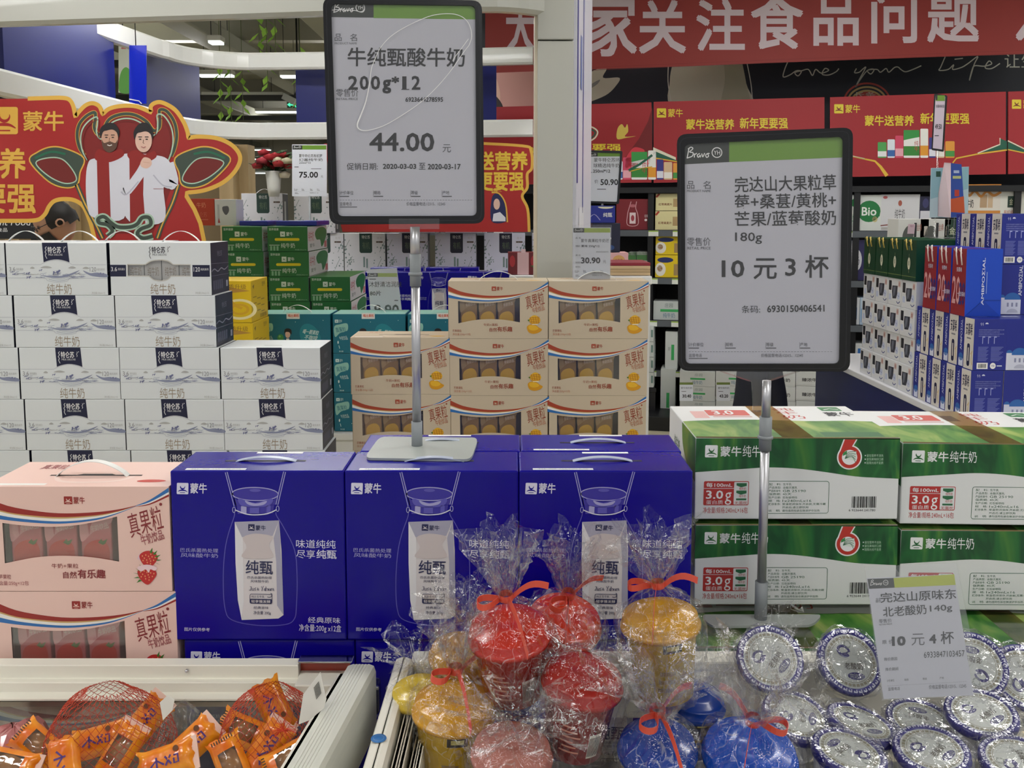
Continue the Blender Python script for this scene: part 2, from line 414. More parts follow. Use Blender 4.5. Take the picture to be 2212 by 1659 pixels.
m = MB(); band(m, [(-2.12, 2.6), (-2.05, 3.6), (-1.98, 5.2)]+arc(-1.56, 5.55, .42, 180, 95, 8)+[(-1.2, 5.94), (.13, 5.75)], 1.965, 2.07, .06, WHITE_LIT); pv(m, 'lower_band')
m = MB(); m.box(-2.135, -2.115, 3.93, 5.02, 1.98, 2.62, NAVY); pv(m, 'navy_panel')
m = MB(); m.box(-2.135, -2.115, 5.38, 6.38, 1.98, 2.5, NAVY); pv(m, 'navy_panel')
m = MB(); m.box(xat(650, 6.1), xat(1073, 6.1), 6.1, 6.12, 2.0, 2.45, NAVY); pv(m, 'navy_panel')
m = MB(); sb = M('#d9d9e4', .35); band(m, [(.207, 3.1), (.235, 3.25), (.292, 3.52)], 1.2, 2.7, .012, sb, .002)
fr = QF((.2135, 3.1, 1.2), Vector((.08, .42, 0)).normalized(), (0, 0, 1), .42, 1.5, box_q(0, 0, 42, 150))
for (a, b, y0, y1, c) in ((1, 4, 0, 110, '#1a2a8c'), (18, 20, 0, 120, '#2a3a9c'), (8, 14, 8, 30, '#8a9ac8'), (24, 34, 5, 26, '#9a6f86'), (22, 30, 34, 50, '#6a7ab8'), (10, 15, 60, 78, '#7a8ac0'), (26, 36, 62, 90, '#b05a5a'), (8, 34, 118, 150, '#e8e8ec')):
    m.rect(fr, a, y0, b, y1, M(c, .4), 2)
pv(m, 'side_poster')

# ------------------------------------------------------------------ wall on the right: panel, banner, header boards, shelves
WA = Vector((.5327, 6.7, 0)); WT = Vector((2.818, -.64, 0)).normalized(); WN = Vector((WT.y, -WT.x, 0)); WRZ = math.atan2(WT.y, WT.x)
def wpf(d): return PF(WA+WN*d, WN)
def ws(px, py, d=0.0):
    p = wpf(d).at(px, py, 0); return (p-WA).dot(WT), p.z
def wpt(s, d, z=0): return WA+WT*s+WN*d+Vector((0, 0, z))
mb = MB()
a, b = wpt(-1.3, -.55), wpt(5.2, -.55); c, d = wpt(5.2, -.7), wpt(-1.3, -.7)
mb.add([(p.x, p.y, z) for z in (0, 3.75) for p in (a, b, c, d)], [(0, 1, 5, 4), (1, 2, 6, 5), (2, 3, 7, 6), (3, 0, 4, 7), (3, 2, 1, 0), (4, 5, 6, 7)], M('#20222b', .6))
fr = wpf(-.55); cream = M('#cfcbb4', .6); cream2 = M('#b9b79c', .6); pk = M('#c9958c', .6); wline = M('#d8d6c8', .6)
mb.shape(fr, smooth([(1455, 130), (1447, 175), (1458, 232), (1618, 232), (1612, 180), (1598, 110)], 6), cream)
mb.shape(fr, smooth([(1560, 110), (1566, 170), (1560, 232), (1618, 232), (1612, 180), (1598, 110)], 6), cream2, 2)
mb.stroke(fr, [(1446, 110), (1443, 175), (1452, 232)], 2, wline, 2, sm=6); mb.stroke(fr, [(1608, 110), (1622, 180), (1626, 232)], 2, wline, 2, sm=6)
mb.shape(fr, smooth([(1262, 170), (1283, 152), (1310, 148), (1303, 168), (1338, 168), (1330, 186), (1308, 206), (1264, 224)], 5), cream)
mb.shape(fr, smooth([(1268, 190), (1280, 180), (1296, 172), (1290, 182), (1275, 192)], 5), M('#8f9089', .6), 2)
mb.shape(fr, [(1030, 150), (1160, 150), (1160, 240), (1030, 240)], pk); mb.shape(fr, smooth([(1030, 150), (1062, 150), (1080, 200), (1072, 240), (1030, 240)], 5), M('#d8b09c', .6), 2); mb.shape(fr, smooth([(1030, 200), (1068, 205), (1085, 236), (1030, 236)], 5), M('#2a2024', .6), 3)
# handwriting
def hand(mb, fr, strokes, w, m, layer=2):
    for s in strokes: mb.stroke(fr, s, w, m, layer, sm=6)
hand(mb, fr, [
 [(1702, 133), (1695, 150), (1692, 166), (1706, 162), (1720, 153), (1731, 154), (1724, 164), (1717, 157), (1731, 153), (1746, 150), (1755, 163), (1762, 150), (1774, 158), (1790, 152), (1782, 148), (1776, 160), (1790, 162), (1806, 155), (1812, 148)],
 [(1850, 148), (1846, 157), (1856, 156), (1864, 149), (1870, 146), (1856, 172), (1848, 188), (1858, 172), (1874, 152), (1888, 150), (1881, 160), (1874, 152), (1894, 150), (1902, 156), (1914, 148), (1920, 156), (1932, 146), (1940, 145), (1946, 150), (1956, 155), (1972, 150), (1990, 142)],
 [(2042, 122), (2032, 145), (2029, 152), (2048, 150), (2060, 140), (2058, 150), (2076, 146), (2090, 138), (2112, 122), (2104, 140), (2094, 174), (2100, 150), (2106, 142), (2126, 143), (2142, 138), (2136, 132), (2128, 146), (2142, 148), (2160, 137)],
 [(2062, 128), (2080, 126)]], 2.4, wline)
mb.text(fr, '让生活', 2170, 115, 2275, 147, wline)
for i in range(3): mb.stroke(fr, ellipse(1873, 222, 50-8*i, 42-8*i, 24, 180, 360), 4, (M('#b8483a', .6), M('#c9a86a', .6), M('#c9a86a', .6))[i], 2+i)
mb.shape(fr, ellipse(1873, 224, 32, 26, 24, 180, 360), M('#b03a30', .6), 5); mb.text(fr, '长条', 1845, 199, 1892, 210, cream, 6)
mb.build('wall_right', kind='structure')

def wall_board(name, label, cat, quad, d, th, draw, mface, group=None, mside=None):
    """flat board standing parallel to the wall, thickness th, corners given where they are seen"""
    fr = wpf(d); c = fr.at(sum(q[0] for q in quad)/4, max(q[1] for q in quad), 0)
    t = thing(name, label, cat, c, 0, group); f2 = PF(WA+WN*d, WN, c)
    m = MB(); m.prism(f2, quad, mface, th, mside); draw(m, f2)
    c_, s_ = math.cos(-WRZ), math.sin(-WRZ); m.v = [(x*c_-y*s_, x*s_+y*c_, z) for x, y, z in m.v]
    t.rotation_euler = (0, 0, WRZ); m.build('panel', t); return t
RED = M('#a6262e', .55); BR = M('#8f2b27', .6); LIL = M('#cdbcc4', .6)
def d_banner(m, f):
    for ch, x0, y0, x1, y1 in (('大', 1092, 4, 1157, 118), ('家', 1264, -14, 1376, 122), ('关', 1380, 0, 1482, 116), ('注', 1504, -2, 1609, 110), ('食', 1622, -12, 1735, 106), ('品', 1757, -18, 1855, 99), ('问', 1882, -22, 1981, 94), ('题', 2003, -24, 2115, 92), ('人', 2194, -28, 2300, 88)):
        m.text(f, ch, x0, y0, x1, y1, LIL, 2, .035)
    for y in (122, 128): m.stroke(f, [(1270, y+24), (1700, y+6), (2240, y-14)], .8, M('#7c211f', .6), 2)
bq = [(1048, -45), (2330, -70), (2330, 113), (1990, 124), (1800, 131), (1560, 140), (1265, 150), (1048, 158)]
wall_board('banner', 'red cloth banner with large pale Chinese characters along the top of the right wall', 'banner', bq, .12, .004, d_banner, BR)
GOLD = M('#e2b93c', .45); YEL = M('#e8d23c', .45); GRN = M('#1f5f4a', .5); OUTL = M('#e8e2cc', .5); MAR = M('#7a1a20', .55)
def red_board(label, x0, y0, x1, y1, yb0, yb1, txt, logo, extra=None):
    def dr(m, f):
        if logo: m.logo(f, logo[0], logo[1], logo[0]+20, logo[1]+20, YEL, MAR, sub=False); m.text(f, '蒙牛', logo[0]+24, logo[1]+1, logo[0]+56, logo[1]+19, YEL, 2, .02)
        for s, a, b, c, d in txt: m.text(f, s, a, b, c, d, YEL, 2, .035)
        if extra: extra(m, f)
    return wall_board('header_board', label, 'sign board', [(x0+1, y0), (x1-1, y1), (x1-1, yb1), (x0+1, yb0)], .02, .02, dr, RED, 'red header boards above the wall shelves')
def hill(m, f, pts_w, pts_g, pts_y):
    m.stroke(f, pts_w, 2.5, OUTL, 2); m.shape(f, pts_g, GRN, 2); m.stroke(f, pts_y, 2.5, GOLD, 3)
def packs(m, f, x, y, W=1.0):
    """printed row of little milk packs"""
    for dx, w, h, c, c2 in ((0, 19, 34, '#4fa557', '#f0f0f0'), (21, 16, 40, '#e8eef8', '#3a6ab0'), (38, 17, 48, '#d84a6a', '#f0b0bc'), (56, 34, 60, '#f2f2f0', '#3a8a3a'), (92, 17, 63, '#f4f2ec', '#e8a030'), (111, 14, 44, '#3a3a8a', '#e8e8f4'), (126, 18, 38, '#e0c09a', '#f4f0e8'), (146, 20, 36, '#e8a040', '#4a9a4a')):
        m.shape(f, rrect(x+dx, y-h, x+dx+w, y, 2, 2), M(c, .5), 3); m.rect(f, x+dx, y-h*.42, x+dx+w, y-h*.08, M(c2, .5), 4)
    m.shape(f, [(x+56, y-60), (x+90, y-60), (x+90, y-45), (x+74, y-42), (x+56, y-38)], M('#3a9a4a', .5), 5); m.text(f, '纯', x+79, y-37, x+88, y-26, M('#c03a3a', .5), 5); m.text(f, '牛', x+79, y-25, x+88, y-14, M('#c03a3a', .5), 5)
def ex0(m, f):
    m.shape(f, [(1409, 232), (1400, 262), (1380, 300), (1352, 338), (1345, 372), (1409, 380)], MAR, 2)
    m.shape(f, smooth([(1333, 300), (1334, 278), (1343, 268), (1350, 276), (1355, 268), (1357, 284), (1350, 295), (1374, 294), (1352, 298)], 4, True), M('#e4c85c', .5), 3)
    m.shape(f, smooth([(1351, 345), (1360, 328), (1372, 318), (1392, 324), (1390, 338), (1404, 340), (1400, 356), (1380, 352), (1376, 362), (1362, 360), (1352, 364)], 4, True), M('#d83a4a', .5), 3)
    m.stroke(f, [(1358, 368), (1382, 355), (1409, 335)], 5, GRN, 4); m.stroke(f, [(1358, 371), (1384, 364), (1409, 360)], 2, GOLD, 4)
    packs(m, f, 1308, 388)
    m.stroke(f, smooth([(1268, 272), (1282, 276), (1291, 285), (1285, 298), (1268, 308)], 5), 3, OUTL, 3); m.stroke(f, smooth([(1268, 278), (1280, 281), (1286, 287), (1280, 296), (1268, 303)], 5), 3, GRN, 3)
def ex1(m, f):
    m.shape(f, [(1411, 325), (1460, 346), (1460, 340), (1411, 318)], OUTL, 2); m.shape(f, [(1411, 325), (1468, 349), (1411, 339)], GRN, 3); m.stroke(f, [(1411, 341), (1468, 350)], 2.5, GOLD, 3)
    m.stroke(f, [(1840, 336), (1840, 337)], 2, OUTL, 2)
def ex2(m, f):
    m.stroke(f, [(1840, 338), (1890, 348), (1902, 360), (1916, 380)], lambda t: 2+6*t, GOLD, 3); m.stroke(f, [(1840, 337), (1868, 343)], 2.5, OUTL, 3)
    m.stroke(f, [(2058, 352), (2066, 342), (2110, 333), (2175, 324)], 3, GOLD, 3); m.shape(f, [(2115, 330), (2160, 312), (2160, 299), (2175, 305), (2175, 322)], GRN, 3); m.stroke(f, [(2112, 331), (2160, 312), (2160, 298)], 2.5, OUTL, 4)
    packs(m, f, 1896, 341)
def ex3(m, f):
    m.shape(f, [(2177, 306), (2230, 332), (2177, 322)], GRN, 3); m.stroke(f, [(2177, 304), (2230, 330)], 2.5, OUTL, 4); m.stroke(f, [(2177, 323), (2235, 335)], 2.5, GOLD, 4)
red_board('red promotion board with yellow bird and red tree, left of the others', 1040, 232, 1408, 221, 400, 394, [('新年更要强', 1182, 310, 1342, 328), ('蒙牛送营养', 1000, 318, 1158, 336)], None, ex0)
red_board('red promotion board behind the nearer tilted price sign', 1411, 220, 1782, 210, 395, 385, [('蒙牛送营养', 1482, 257, 1586, 280), ('新年更要强', 1598, 254, 1702, 278)], (1419, 234), ex1)
red_board('red promotion board with printed milk packs beside the small tilted price tag', 1792, 210, 2174, 198, 383, 376, [('蒙牛送营养', 1868, 249, 1974, 272), ('新年更要强', 1988, 244, 2094, 268)], (1802, 225), ex2)
red_board('red promotion board cut off by the right edge of the photo', 2177, 198, 2420, 191, 376, 370, [('蒙牛送营养', 2250, 238, 2350, 260)], (2186, 215), ex3)

# black wall shelving
sh = thing('wall_shelving', 'black metal wall shelving full of milk cartons under the red boards', 'shelf', WA, WRZ)
BLK = M('#111216', .45); RAIL = M('#5b6066', .4)
def lz(px, py, d=0): return ws(px, py, d)[1]
m = MB(); m.box(-1.2, 4.9, .44, .46, .1, 1.66, M('#0b0b0e', .6)); m.build('back_panel', sh)
LEV = [lz(1430, 497), lz(1430, 600), lz(1430, 692), lz(1430, 800)]
for i, z in enumerate(LEV):
    m = MB(); m.box(-1.2, 4.9, 0.01, .44, z-.03, z, BLK); m.box(-1.2, 4.9, -.012, .008, z-.045, z-.002, RAIL)
    for k in range(22):
        s = -1.0+k*.27+.05*((k*7) % 3); m.box(s, s+.07, -.016, -.0125, z-.043, z-.004, M('#e6eae2', .5)); m.box(s, s+.07, -.0168, -.0162, z-.012, z-.004, M('#9fc04a', .5))
    m.build('shelf', sh)
for px in (1404, 1846, 2190):
    s = ws(px, 600)[0]; m = MB(); m.box(s-.02, s+.02, -.005, .43, .1, 1.66, BLK); m.build('upright', sh)
m = MB(); m.box(-1.2, 4.9, -.3, .44, 0, .1, BLK, .004); m.box(-1.2, 4.9, -.02, .44, 1.64, 1.68, BLK); m.build('base', sh)
# ================================================================== cartons in the three big stacks
def card(c, rough=.45, name='carton_board'): return M(c, rough, bump=.02, bscale=25, name=name)
def carton_body(m, w, d, h, mf, hole=None, msides=None, mtop=None, bev=.0015):
    """closed carton with its base centre at the origin and its front at y = 0; an optional window is cut into the front"""
    if hole is None: m.box(-w/2, w/2, 0, d, 0, h, mf, bev); return
    ms = msides or mf
    vs = [(x, y, z) for z in (0, h) for y in (0, d) for x in (-w/2, w/2)]
    m.add(vs, [(4, 5, 7, 6)], mtop or ms); m.add(vs, [(0, 2, 3, 1), (2, 6, 7, 3), (0, 4, 6, 2), (1, 3, 7, 5)], ms)
LOGO_T = '蒙牛'

# ---- white milk carton with navy label and landscape band
WCARD = card('#e4e8ea', .4); NVL = M('#171b3d', .4); SILV = M('#a9abb8', .5); INK = M('#6d7299', .5); INK2 = M('#8d93ad', .5); BRN = M('#9d8d78', .45); GRY = M('#b5b5b3', .5); WHT = M('#eeeeee', .45); DSIDE = M('#26283a', .4)
WW, WD, WH = .2885, .165, .1508
def white_front(m, fr, window=False):
    if not window:
        m.shape(fr, [(1290, 956), (1510, 956), (1524, 1124)]+smooth([(1524, 1124), (1480, 1108), (1413, 1098), (1350, 1106), (1300, 1123)], 4)+[], NVL)
        mt = WHT
    else: mt = M('#3a3a42', .5)
    m.text(fr, '特仑苏', 1338, 990, 1455, 1046, mt, 2, .03); m.text(fr, 'MILK DELUXE', 1345, 1051, 1466, 1066, mt, 2)
    m.stroke(fr, [(1330, 990), (1318, 1002), (1326, 1018), (1316, 1034), (1324, 1050), (1318, 1066), (1330, 1092)], 5, mt, 2, sm=4)
    m.stroke(fr, [(1478, 992), (1484, 1000), (1476, 1012), (1482, 1026), (1476, 1036)], 4, mt, 2, sm=4); m.shape(fr, ellipse(1494, 992, 4), mt, 2)
    if not window:
        m.stroke(fr, [(985, 1143), (1270, 1143), (1300, 1128), (1350, 1110), (1413, 1102), (1480, 1112), (1524, 1130), (1550, 1143), (1840, 1143)], 2.5, SILV, 1)
        m.stroke(fr, [(985, 1258), (1285, 1258), (1330, 1280), (1413, 1293), (1500, 1282), (1545, 1260), (1848, 1260)], 2.5, SILV, 1, sm=4)
        for x, y, r in ((1320, 1166, 50), (1545, 1168, 34), (1665, 1172, 30), (1200, 1172, 20)):
            m.shape(fr, smooth([(x-r, y+4), (x-r*.4, y-9), (x+r*.3, y-10), (x+r, y+2), (x+r*.3, y+7), (x-r*.3, y+6)], 4, True), GRY, 1)
        hr_ = random.Random(8); lay = 1
        for k in range(64):     # engraved hatching of the meadow
            x = hr_.uniform(1000, 1640); y0 = 1222+10*math.sin(x/60)+(16 if 1300 < x < 1540 else 0)+hr_.uniform(-14, 18); L_ = hr_.uniform(18, 60); sl = hr_.uniform(-.22, .16)
            m.stroke(fr, [(x, y0), (x+L_*.5, y0+sl*L_*.5+3), (x+L_, y0+sl*L_)], hr_.uniform(2, 4.5), (INK2, GRY, INK)[k % 3], 1+k*.02)
        m.shape(fr, smooth([(1290, 1240), (1350, 1238), (1430, 1240), (1500, 1228), (1580, 1200), (1610, 1190), (1560, 1222), (1470, 1252), (1370, 1254)], 4, True), INK2, 2.4)
        m.shape(fr, smooth([(1640, 1192), (1665, 1216), (1720, 1240), (1842, 1250), (1842, 1222), (1760, 1210), (1700, 1214)], 4, True), INK2, 1)
        m.stroke(fr, [(1340, 1268), (1420, 1282), (1500, 1268), (1560, 1240)], 3, INK2, 2, sm=4); m.stroke(fr, [(1360, 1258), (1440, 1268), (1520, 1246)], 2, INK2, 2, sm=4)
        def cow(x, y, s, l=[3]):
            l[0] += .05
            m.shape(fr, [(x-22*s, y-6*s), (x+14*s, y-9*s), (x+24*s, y-18*s), (x+36*s, y-12*s), (x+26*s, y-2*s), (x+16*s, y+6*s), (x+14*s, y+20*s), (x+9*s, y+20*s), (x+8*s, y+6*s), (x-12*s, y+6*s), (x-18*s, y+20*s), (x-24*s, y+20*s), (x-22*s, y+4*s)], INK, l[0])
            m.shape(fr, ellipse(x-4*s, y-3*s, 8*s, 4*s, 10), WHT, 4)
        cow(1405, 1206, 1.15)
        for x, y, s in ((1160, 1216, .6), (1040, 1222, .5), (1020, 1206, .4), (1270, 1190, .5), (1780, 1216, .45), (1805, 1220, .45), (1165, 1250, .7)): cow(x, y, s)
    else:
        for a, b in ((972, 1112), (1688, 1838)): m.rect(fr, a, 1145, b, 1245, NVL)
    mt2 = WHT if window else M('#8e8e92', .5)
    m.text(fr, '3.6', 1000 if not window else 982, 1163, 1052 if not window else 1034, 1200, mt2, 2); m.text(fr, '120', 1698, 1163, 1754, 1202, mt2, 2)
    m.text(fr, '克乳蛋白', 1060 if not window else 1042, 1172, 1120 if not window else 1100, 1192, mt2 if window else GRY, 2); m.text(fr, '毫克高钙', 1762, 1172, 1828, 1192, mt2 if window else GRY, 2)
    m.text(fr, '纯牛奶', 1320, 1306, 1535, 1397, BRN, 1)
    m.text(fr, '净含量:250mL×12', 1708, 1374, 1825, 1393, GRY, 1)
def white_side(m, sgn=1):
    fr = QF((sgn*WW/2, 0 if sgn > 0 else WD, 0), (0, sgn, 0), (0, 0, 1), WD, WH, box_q(0, 0, 160, 145))
    m.rect(fr, 0.5, .5, 159.5, 144.5, DSIDE, .5)
    lt = M('#8a8c9c', .5); m.text(fr, '特仑苏', 58, 24, 100, 40, lt, 1.5); m.stroke(fr, [(0, 58), (160, 62)], .8, lt, 1.5); m.stroke(fr, [(0, 92), (160, 94)], .8, lt, 1.5)
    m.stroke(fr, [(5, 80), (30, 74), (60, 82), (90, 74), (120, 80), (155, 72)], 3, lt, 1.5, sm=4)
    for i in range(5): m.rect(fr, 16+i*18, 106, 28+i*18, 132, M('#5a5c70', .5), 1.5)
    m.rect(fr, 132, 112, 148, 130, M('#9a9cac', .5), 1.5)
def handle_arch(m, x0, x1, y, z, rise, mat, wid=.012, n=18, lean=0.0):
    pts = [(x0+(x1-x0)*i/n, y+lean*math.sin(math.pi*i/n), z+rise*math.sin(math.pi*i/n)**.8) for i in range(n+1)]
    m.strip(pts, (0, wid, 0), mat, .0012)
CLEARW = M('#e8e8e4', .35)
def make_white(window):
    t = thing('milk_carton', 'proto', 'carton'); m = MB()
    fq = [(972, 958), (1846, 956), (1850, 1404), (978, 1406)]; fr = QF((-WW/2, 0, 0), (1, 0, 0), (0, 0, 1), WW, WH, fq)
    if window:
        hole = [(1125, 1142), (1280, 1142)]+smooth([(1280, 1142), (1330, 1112), (1410, 1102), (1480, 1112), (1520, 1142)], 4)[1:]+[(1670, 1142), (1670, 1240), (1500, 1240)]+smooth([(1500, 1240), (1470, 1270), (1410, 1282), (1350, 1272), (1310, 1240)], 4)[1:]+[(1125, 1240)]
        carton_body(m, WW, WD, WH, WCARD, hole)
        m.shape(fr, fq, WCARD, 0, [hole])
        m.stroke(fr, hole+hole[:1], 9, M('#cfccc4', .4), 1)
    else: carton_body(m, WW, WD, WH, WCARD)
    white_front(m, fr, window); white_side(m, 1); white_side(m, -1)
    m.rect(QF((-WW/2, 0, WH), (1, 0, 0), (0, 1, 0), WW, WD, box_q(0, 0, 100, 60)), 40, 42, 58, 44, M('#9a9a98', .5))
    m.build('carton', t)
    if window:
        for i in range(4):
            p = MB(); p.box(-.10+i*.05, -.053+i*.05, .012, .05, .01, WH-.01, M('#d5d2cc', .5)); 
            fp = QF((-.10+i*.05, .012, .01), (1, 0, 0), (0, 0, 1), .047, WH-.02, box_q(0, 0, 47, 128)); p.text(fp, '纯牛奶', 8, 58, 40, 84, BRN); p.build('milk_pack', t)
        p = MB(); p.box(-.098, .09, .0015, .002, WH*.3, WH*.68, PANE); p.build('window_film', t)
    return t
PANE = film('clear_window_film', haze=.03, lo=.05, hi=.4, rough=.08)
wcart = make_white(False); wcart_w = make_white(True)
YW = 2.65
wtop = zat(524, YW)
whan = MB(); handle_arch(whan, -.055, .055, WD*.45, WH, .032, CLEARW, .012)
def white_stack(lefts, ztop, rows, coldesc, first_special=None):
    for r in range(rows):
        px = lefts[r] if isinstance(lefts, (list, tuple)) else lefts
        x = xat(px, YW, 700)+WW/2; z = ztop-(r+1)*(WH+.0006)
        pr = wcart_w if (first_special == 'window' and r == 0) else wcart
        o = put(pr, (x, YW, z), 0, f'white navy-label milk carton, {ORD[r]} in {coldesc}' if pr is wcart else 'white milk carton with a cut-out window, top of the column with dark sides', 'white milk cartons in the left stack')
        if r == 0 and first_special != 'nohandle':
            h = whan.build('carry_handle', o); h.location.x = .035
white_stack([-199, -188, -181, -174, -167], wtop, 5, 'the column cut by the left photo edge')
white_stack([20, 32, 38, 45, 54], wtop, 5, 'the column under the red bull sign')
white_stack([243, 250, 255, 263, 272], wtop, 5, 'the tall column beside the yellow cartons', 'window')
white_stack([474, 476, 481, 490], wtop-2*(WH+.0006), 3, 'the short column beside the teal cartons', 'nohandle')
# cartons of the same kind standing behind, only their handles and top edges show
for i, px in enumerate((-62, 150)):
    o = put(wcart, (xat(px, YW+.2)+WW/2, YW+.2, wtop-WH-.004), 0, f'white milk carton behind the front row showing only its handle, {["at the left edge", "near the masked person", "before the bull sign"][i]}', 'white milk cartons in the left stack')
    whan.build('carry_handle', o)

# ---- fruit milk carton with window (mango and strawberry)
FW, FD, FH = .303, .15, .1755
def fruit_front(m, fr, k):
    red, gold, blu, wh, txt, txt2 = k['red'], M('#c9a56a', .45), M('#2f6fb3', .45), M('#f0ece6', .45), k['txt'], k['txt2']
    top = [(338, 868), (450, 915), (600, 942), (720, 950), (860, 944), (960, 932), (1045, 914)]
    bot = [(338, 908), (450, 945), (600, 963), (720, 967), (860, 958), (960, 940), (1045, 916)]
    m.shape(fr, smooth(top, 4)+smooth(bot[::-1], 4), red)
    g2 = [(338, 917), (450, 951), (600, 970), (720, 974), (860, 963), (960, 943), (1045, 916)]
    m.shape(fr, smooth(bot, 4)+smooth(g2[::-1], 4), gold)
    w2 = [(338, 940), (450, 966), (600, 983), (720, 986), (860, 972), (960, 947), (1045, 916)]
    m.shape(fr, smooth(g2, 4)+smooth(w2[::-1], 4), wh)
    b2 = [(338, 966), (450, 982), (600, 995), (720, 996), (860, 980), (960, 951), (1045, 917)]
    m.shape(fr, smooth(w2, 4)+smooth(b2[::-1], 4), blu)
    m.shape(fr, smooth([(1045, 914), (1110, 888), (1200, 832)], 4)+smooth([(1200, 852), (1110, 898), (1045, 916)], 4), blu)
    m.shape(fr, smooth([(1045, 916), (1110, 898), (1200, 852)], 4)+smooth([(1200, 862), (1110, 904), (1045, 918)], 4), wh)
    m.shape(fr, smooth([(1045, 917), (1110, 904), (1200, 862)], 4)+smooth([(1200, 872), (1110, 910), (1045, 919)], 4), red)
    m.logo(fr, 713, 872, 752, 908, red, k['base']); m.text(fr, LOGO_T, 757, 874, 810, 906, red, 2, .02)
    m.text(fr, '真果粒', 1005, 932, 1166, 1042, txt, 2, 0, -16, .12); m.text(fr, '牛奶饮品', 1060, 1036, 1168, 1084, txt2, 2, .02, -16)
    m.shape(fr, ellipse(1160, 908, 7), txt, 2)
    m.text(fr, '牛奶+果粒', 641, 1181, 765, 1203, txt, 2); m.text(fr, '自然', 692, 1218, 756, 1250, txt, 2, .02); m.text(fr, '有乐趣', 760, 1208, 890, 1250, txt, 2, .04)
    m.text(fr, k['left'], 373, 1232, 450, 1254, txt, 2); m.text(fr, '净含量:250g×12包', 373, 1262, 530, 1286, txt2, 2)
    k['fruit'](m, fr)
def mango(m, fr):
    y, o, d = M('#e9b52a', .45), M('#d99a1c', .45), M('#b8741a', .45)
    m.shape(fr, smooth([(1018, 1205), (1045, 1190), (1085, 1192), (1120, 1215), (1145, 1232), (1120, 1256), (1075, 1268), (1035, 1258), (1018, 1232)], 5, True), o, 2); m.shape(fr, smooth([(1028, 1206), (1050, 1196), (1085, 1199), (1115, 1222), (1085, 1240), (1040, 1234)], 5, True), y, 3)
    m.shape(fr, smooth([(1032, 1150), (1055, 1122), (1085, 1112), (1118, 1128), (1132, 1156), (1110, 1184), (1060, 1188)], 5, True), y, 2)
    for k in range(4): m.stroke(fr, [(1045+k*22, 1128-k*2), (1058+k*20, 1180)], 4, d, 3); m.stroke(fr, [(1040, 1136+k*14), (1126, 1128+k*15)], 4, d, 3)
    m.shape(fr, [(1020, 1152), (1040, 1146), (1035, 1166)], M('#5a7a2a', .5), 3); m.stroke(fr, [(1060, 1190), (1110, 1188)], 6, M('#f0e8d8', .5), 3)
def strawb(m, fr):
    def berry(cx, cy, r, a, l):
        m.shape(fr, smooth([(cx-r*.9, cy-r*.3), (cx-r*.3, cy-r*.75), (cx+r*.5, cy-r*.7), (cx+r*.95, cy-r*.1), (cx+r*.5, cy+r*.6), (cx, cy+r*.95), (cx-r*.6, cy+r*.5)], 5, True), M('#c22a2c', .4), l)
        for i in range(14):
            t = i*2.4; q = r*.72*math.sqrt((i+.5)/14); m.shape(fr, ellipse(cx+q*math.cos(t), cy+q*math.sin(t)*.8, 3, 4, 6), M('#e6a06a', .5), l+.5)
        for t in range(5):
            an = R(a-50+25*t); m.shape(fr, [(cx+r*.8*math.cos(an)-6, cy+r*.7*math.sin(an)), (cx+r*1.35*math.cos(an), cy+r*1.2*math.sin(an)), (cx+r*.8*math.cos(an)+6, cy+r*.7*math.sin(an)+6)], M('#3f7a2c', .5), l+.8+t*.1)
    m.shape(fr, smooth([(1040, 1160), (1060, 1130), (1085, 1140), (1078, 1165)], 4, True), M('#e6c4cc', .5), 1)
    berry(1092, 1158, 46, -20, 2); berry(1082, 1232, 48, 190, 4)
    m.shape(fr, smooth([(1040, 1196), (1085, 1184), (1130, 1196), (1120, 1212), (1100, 1206), (1092, 1222), (1078, 1206), (1056, 1216)], 4, True), M('#f0d0d4', .4), 6)
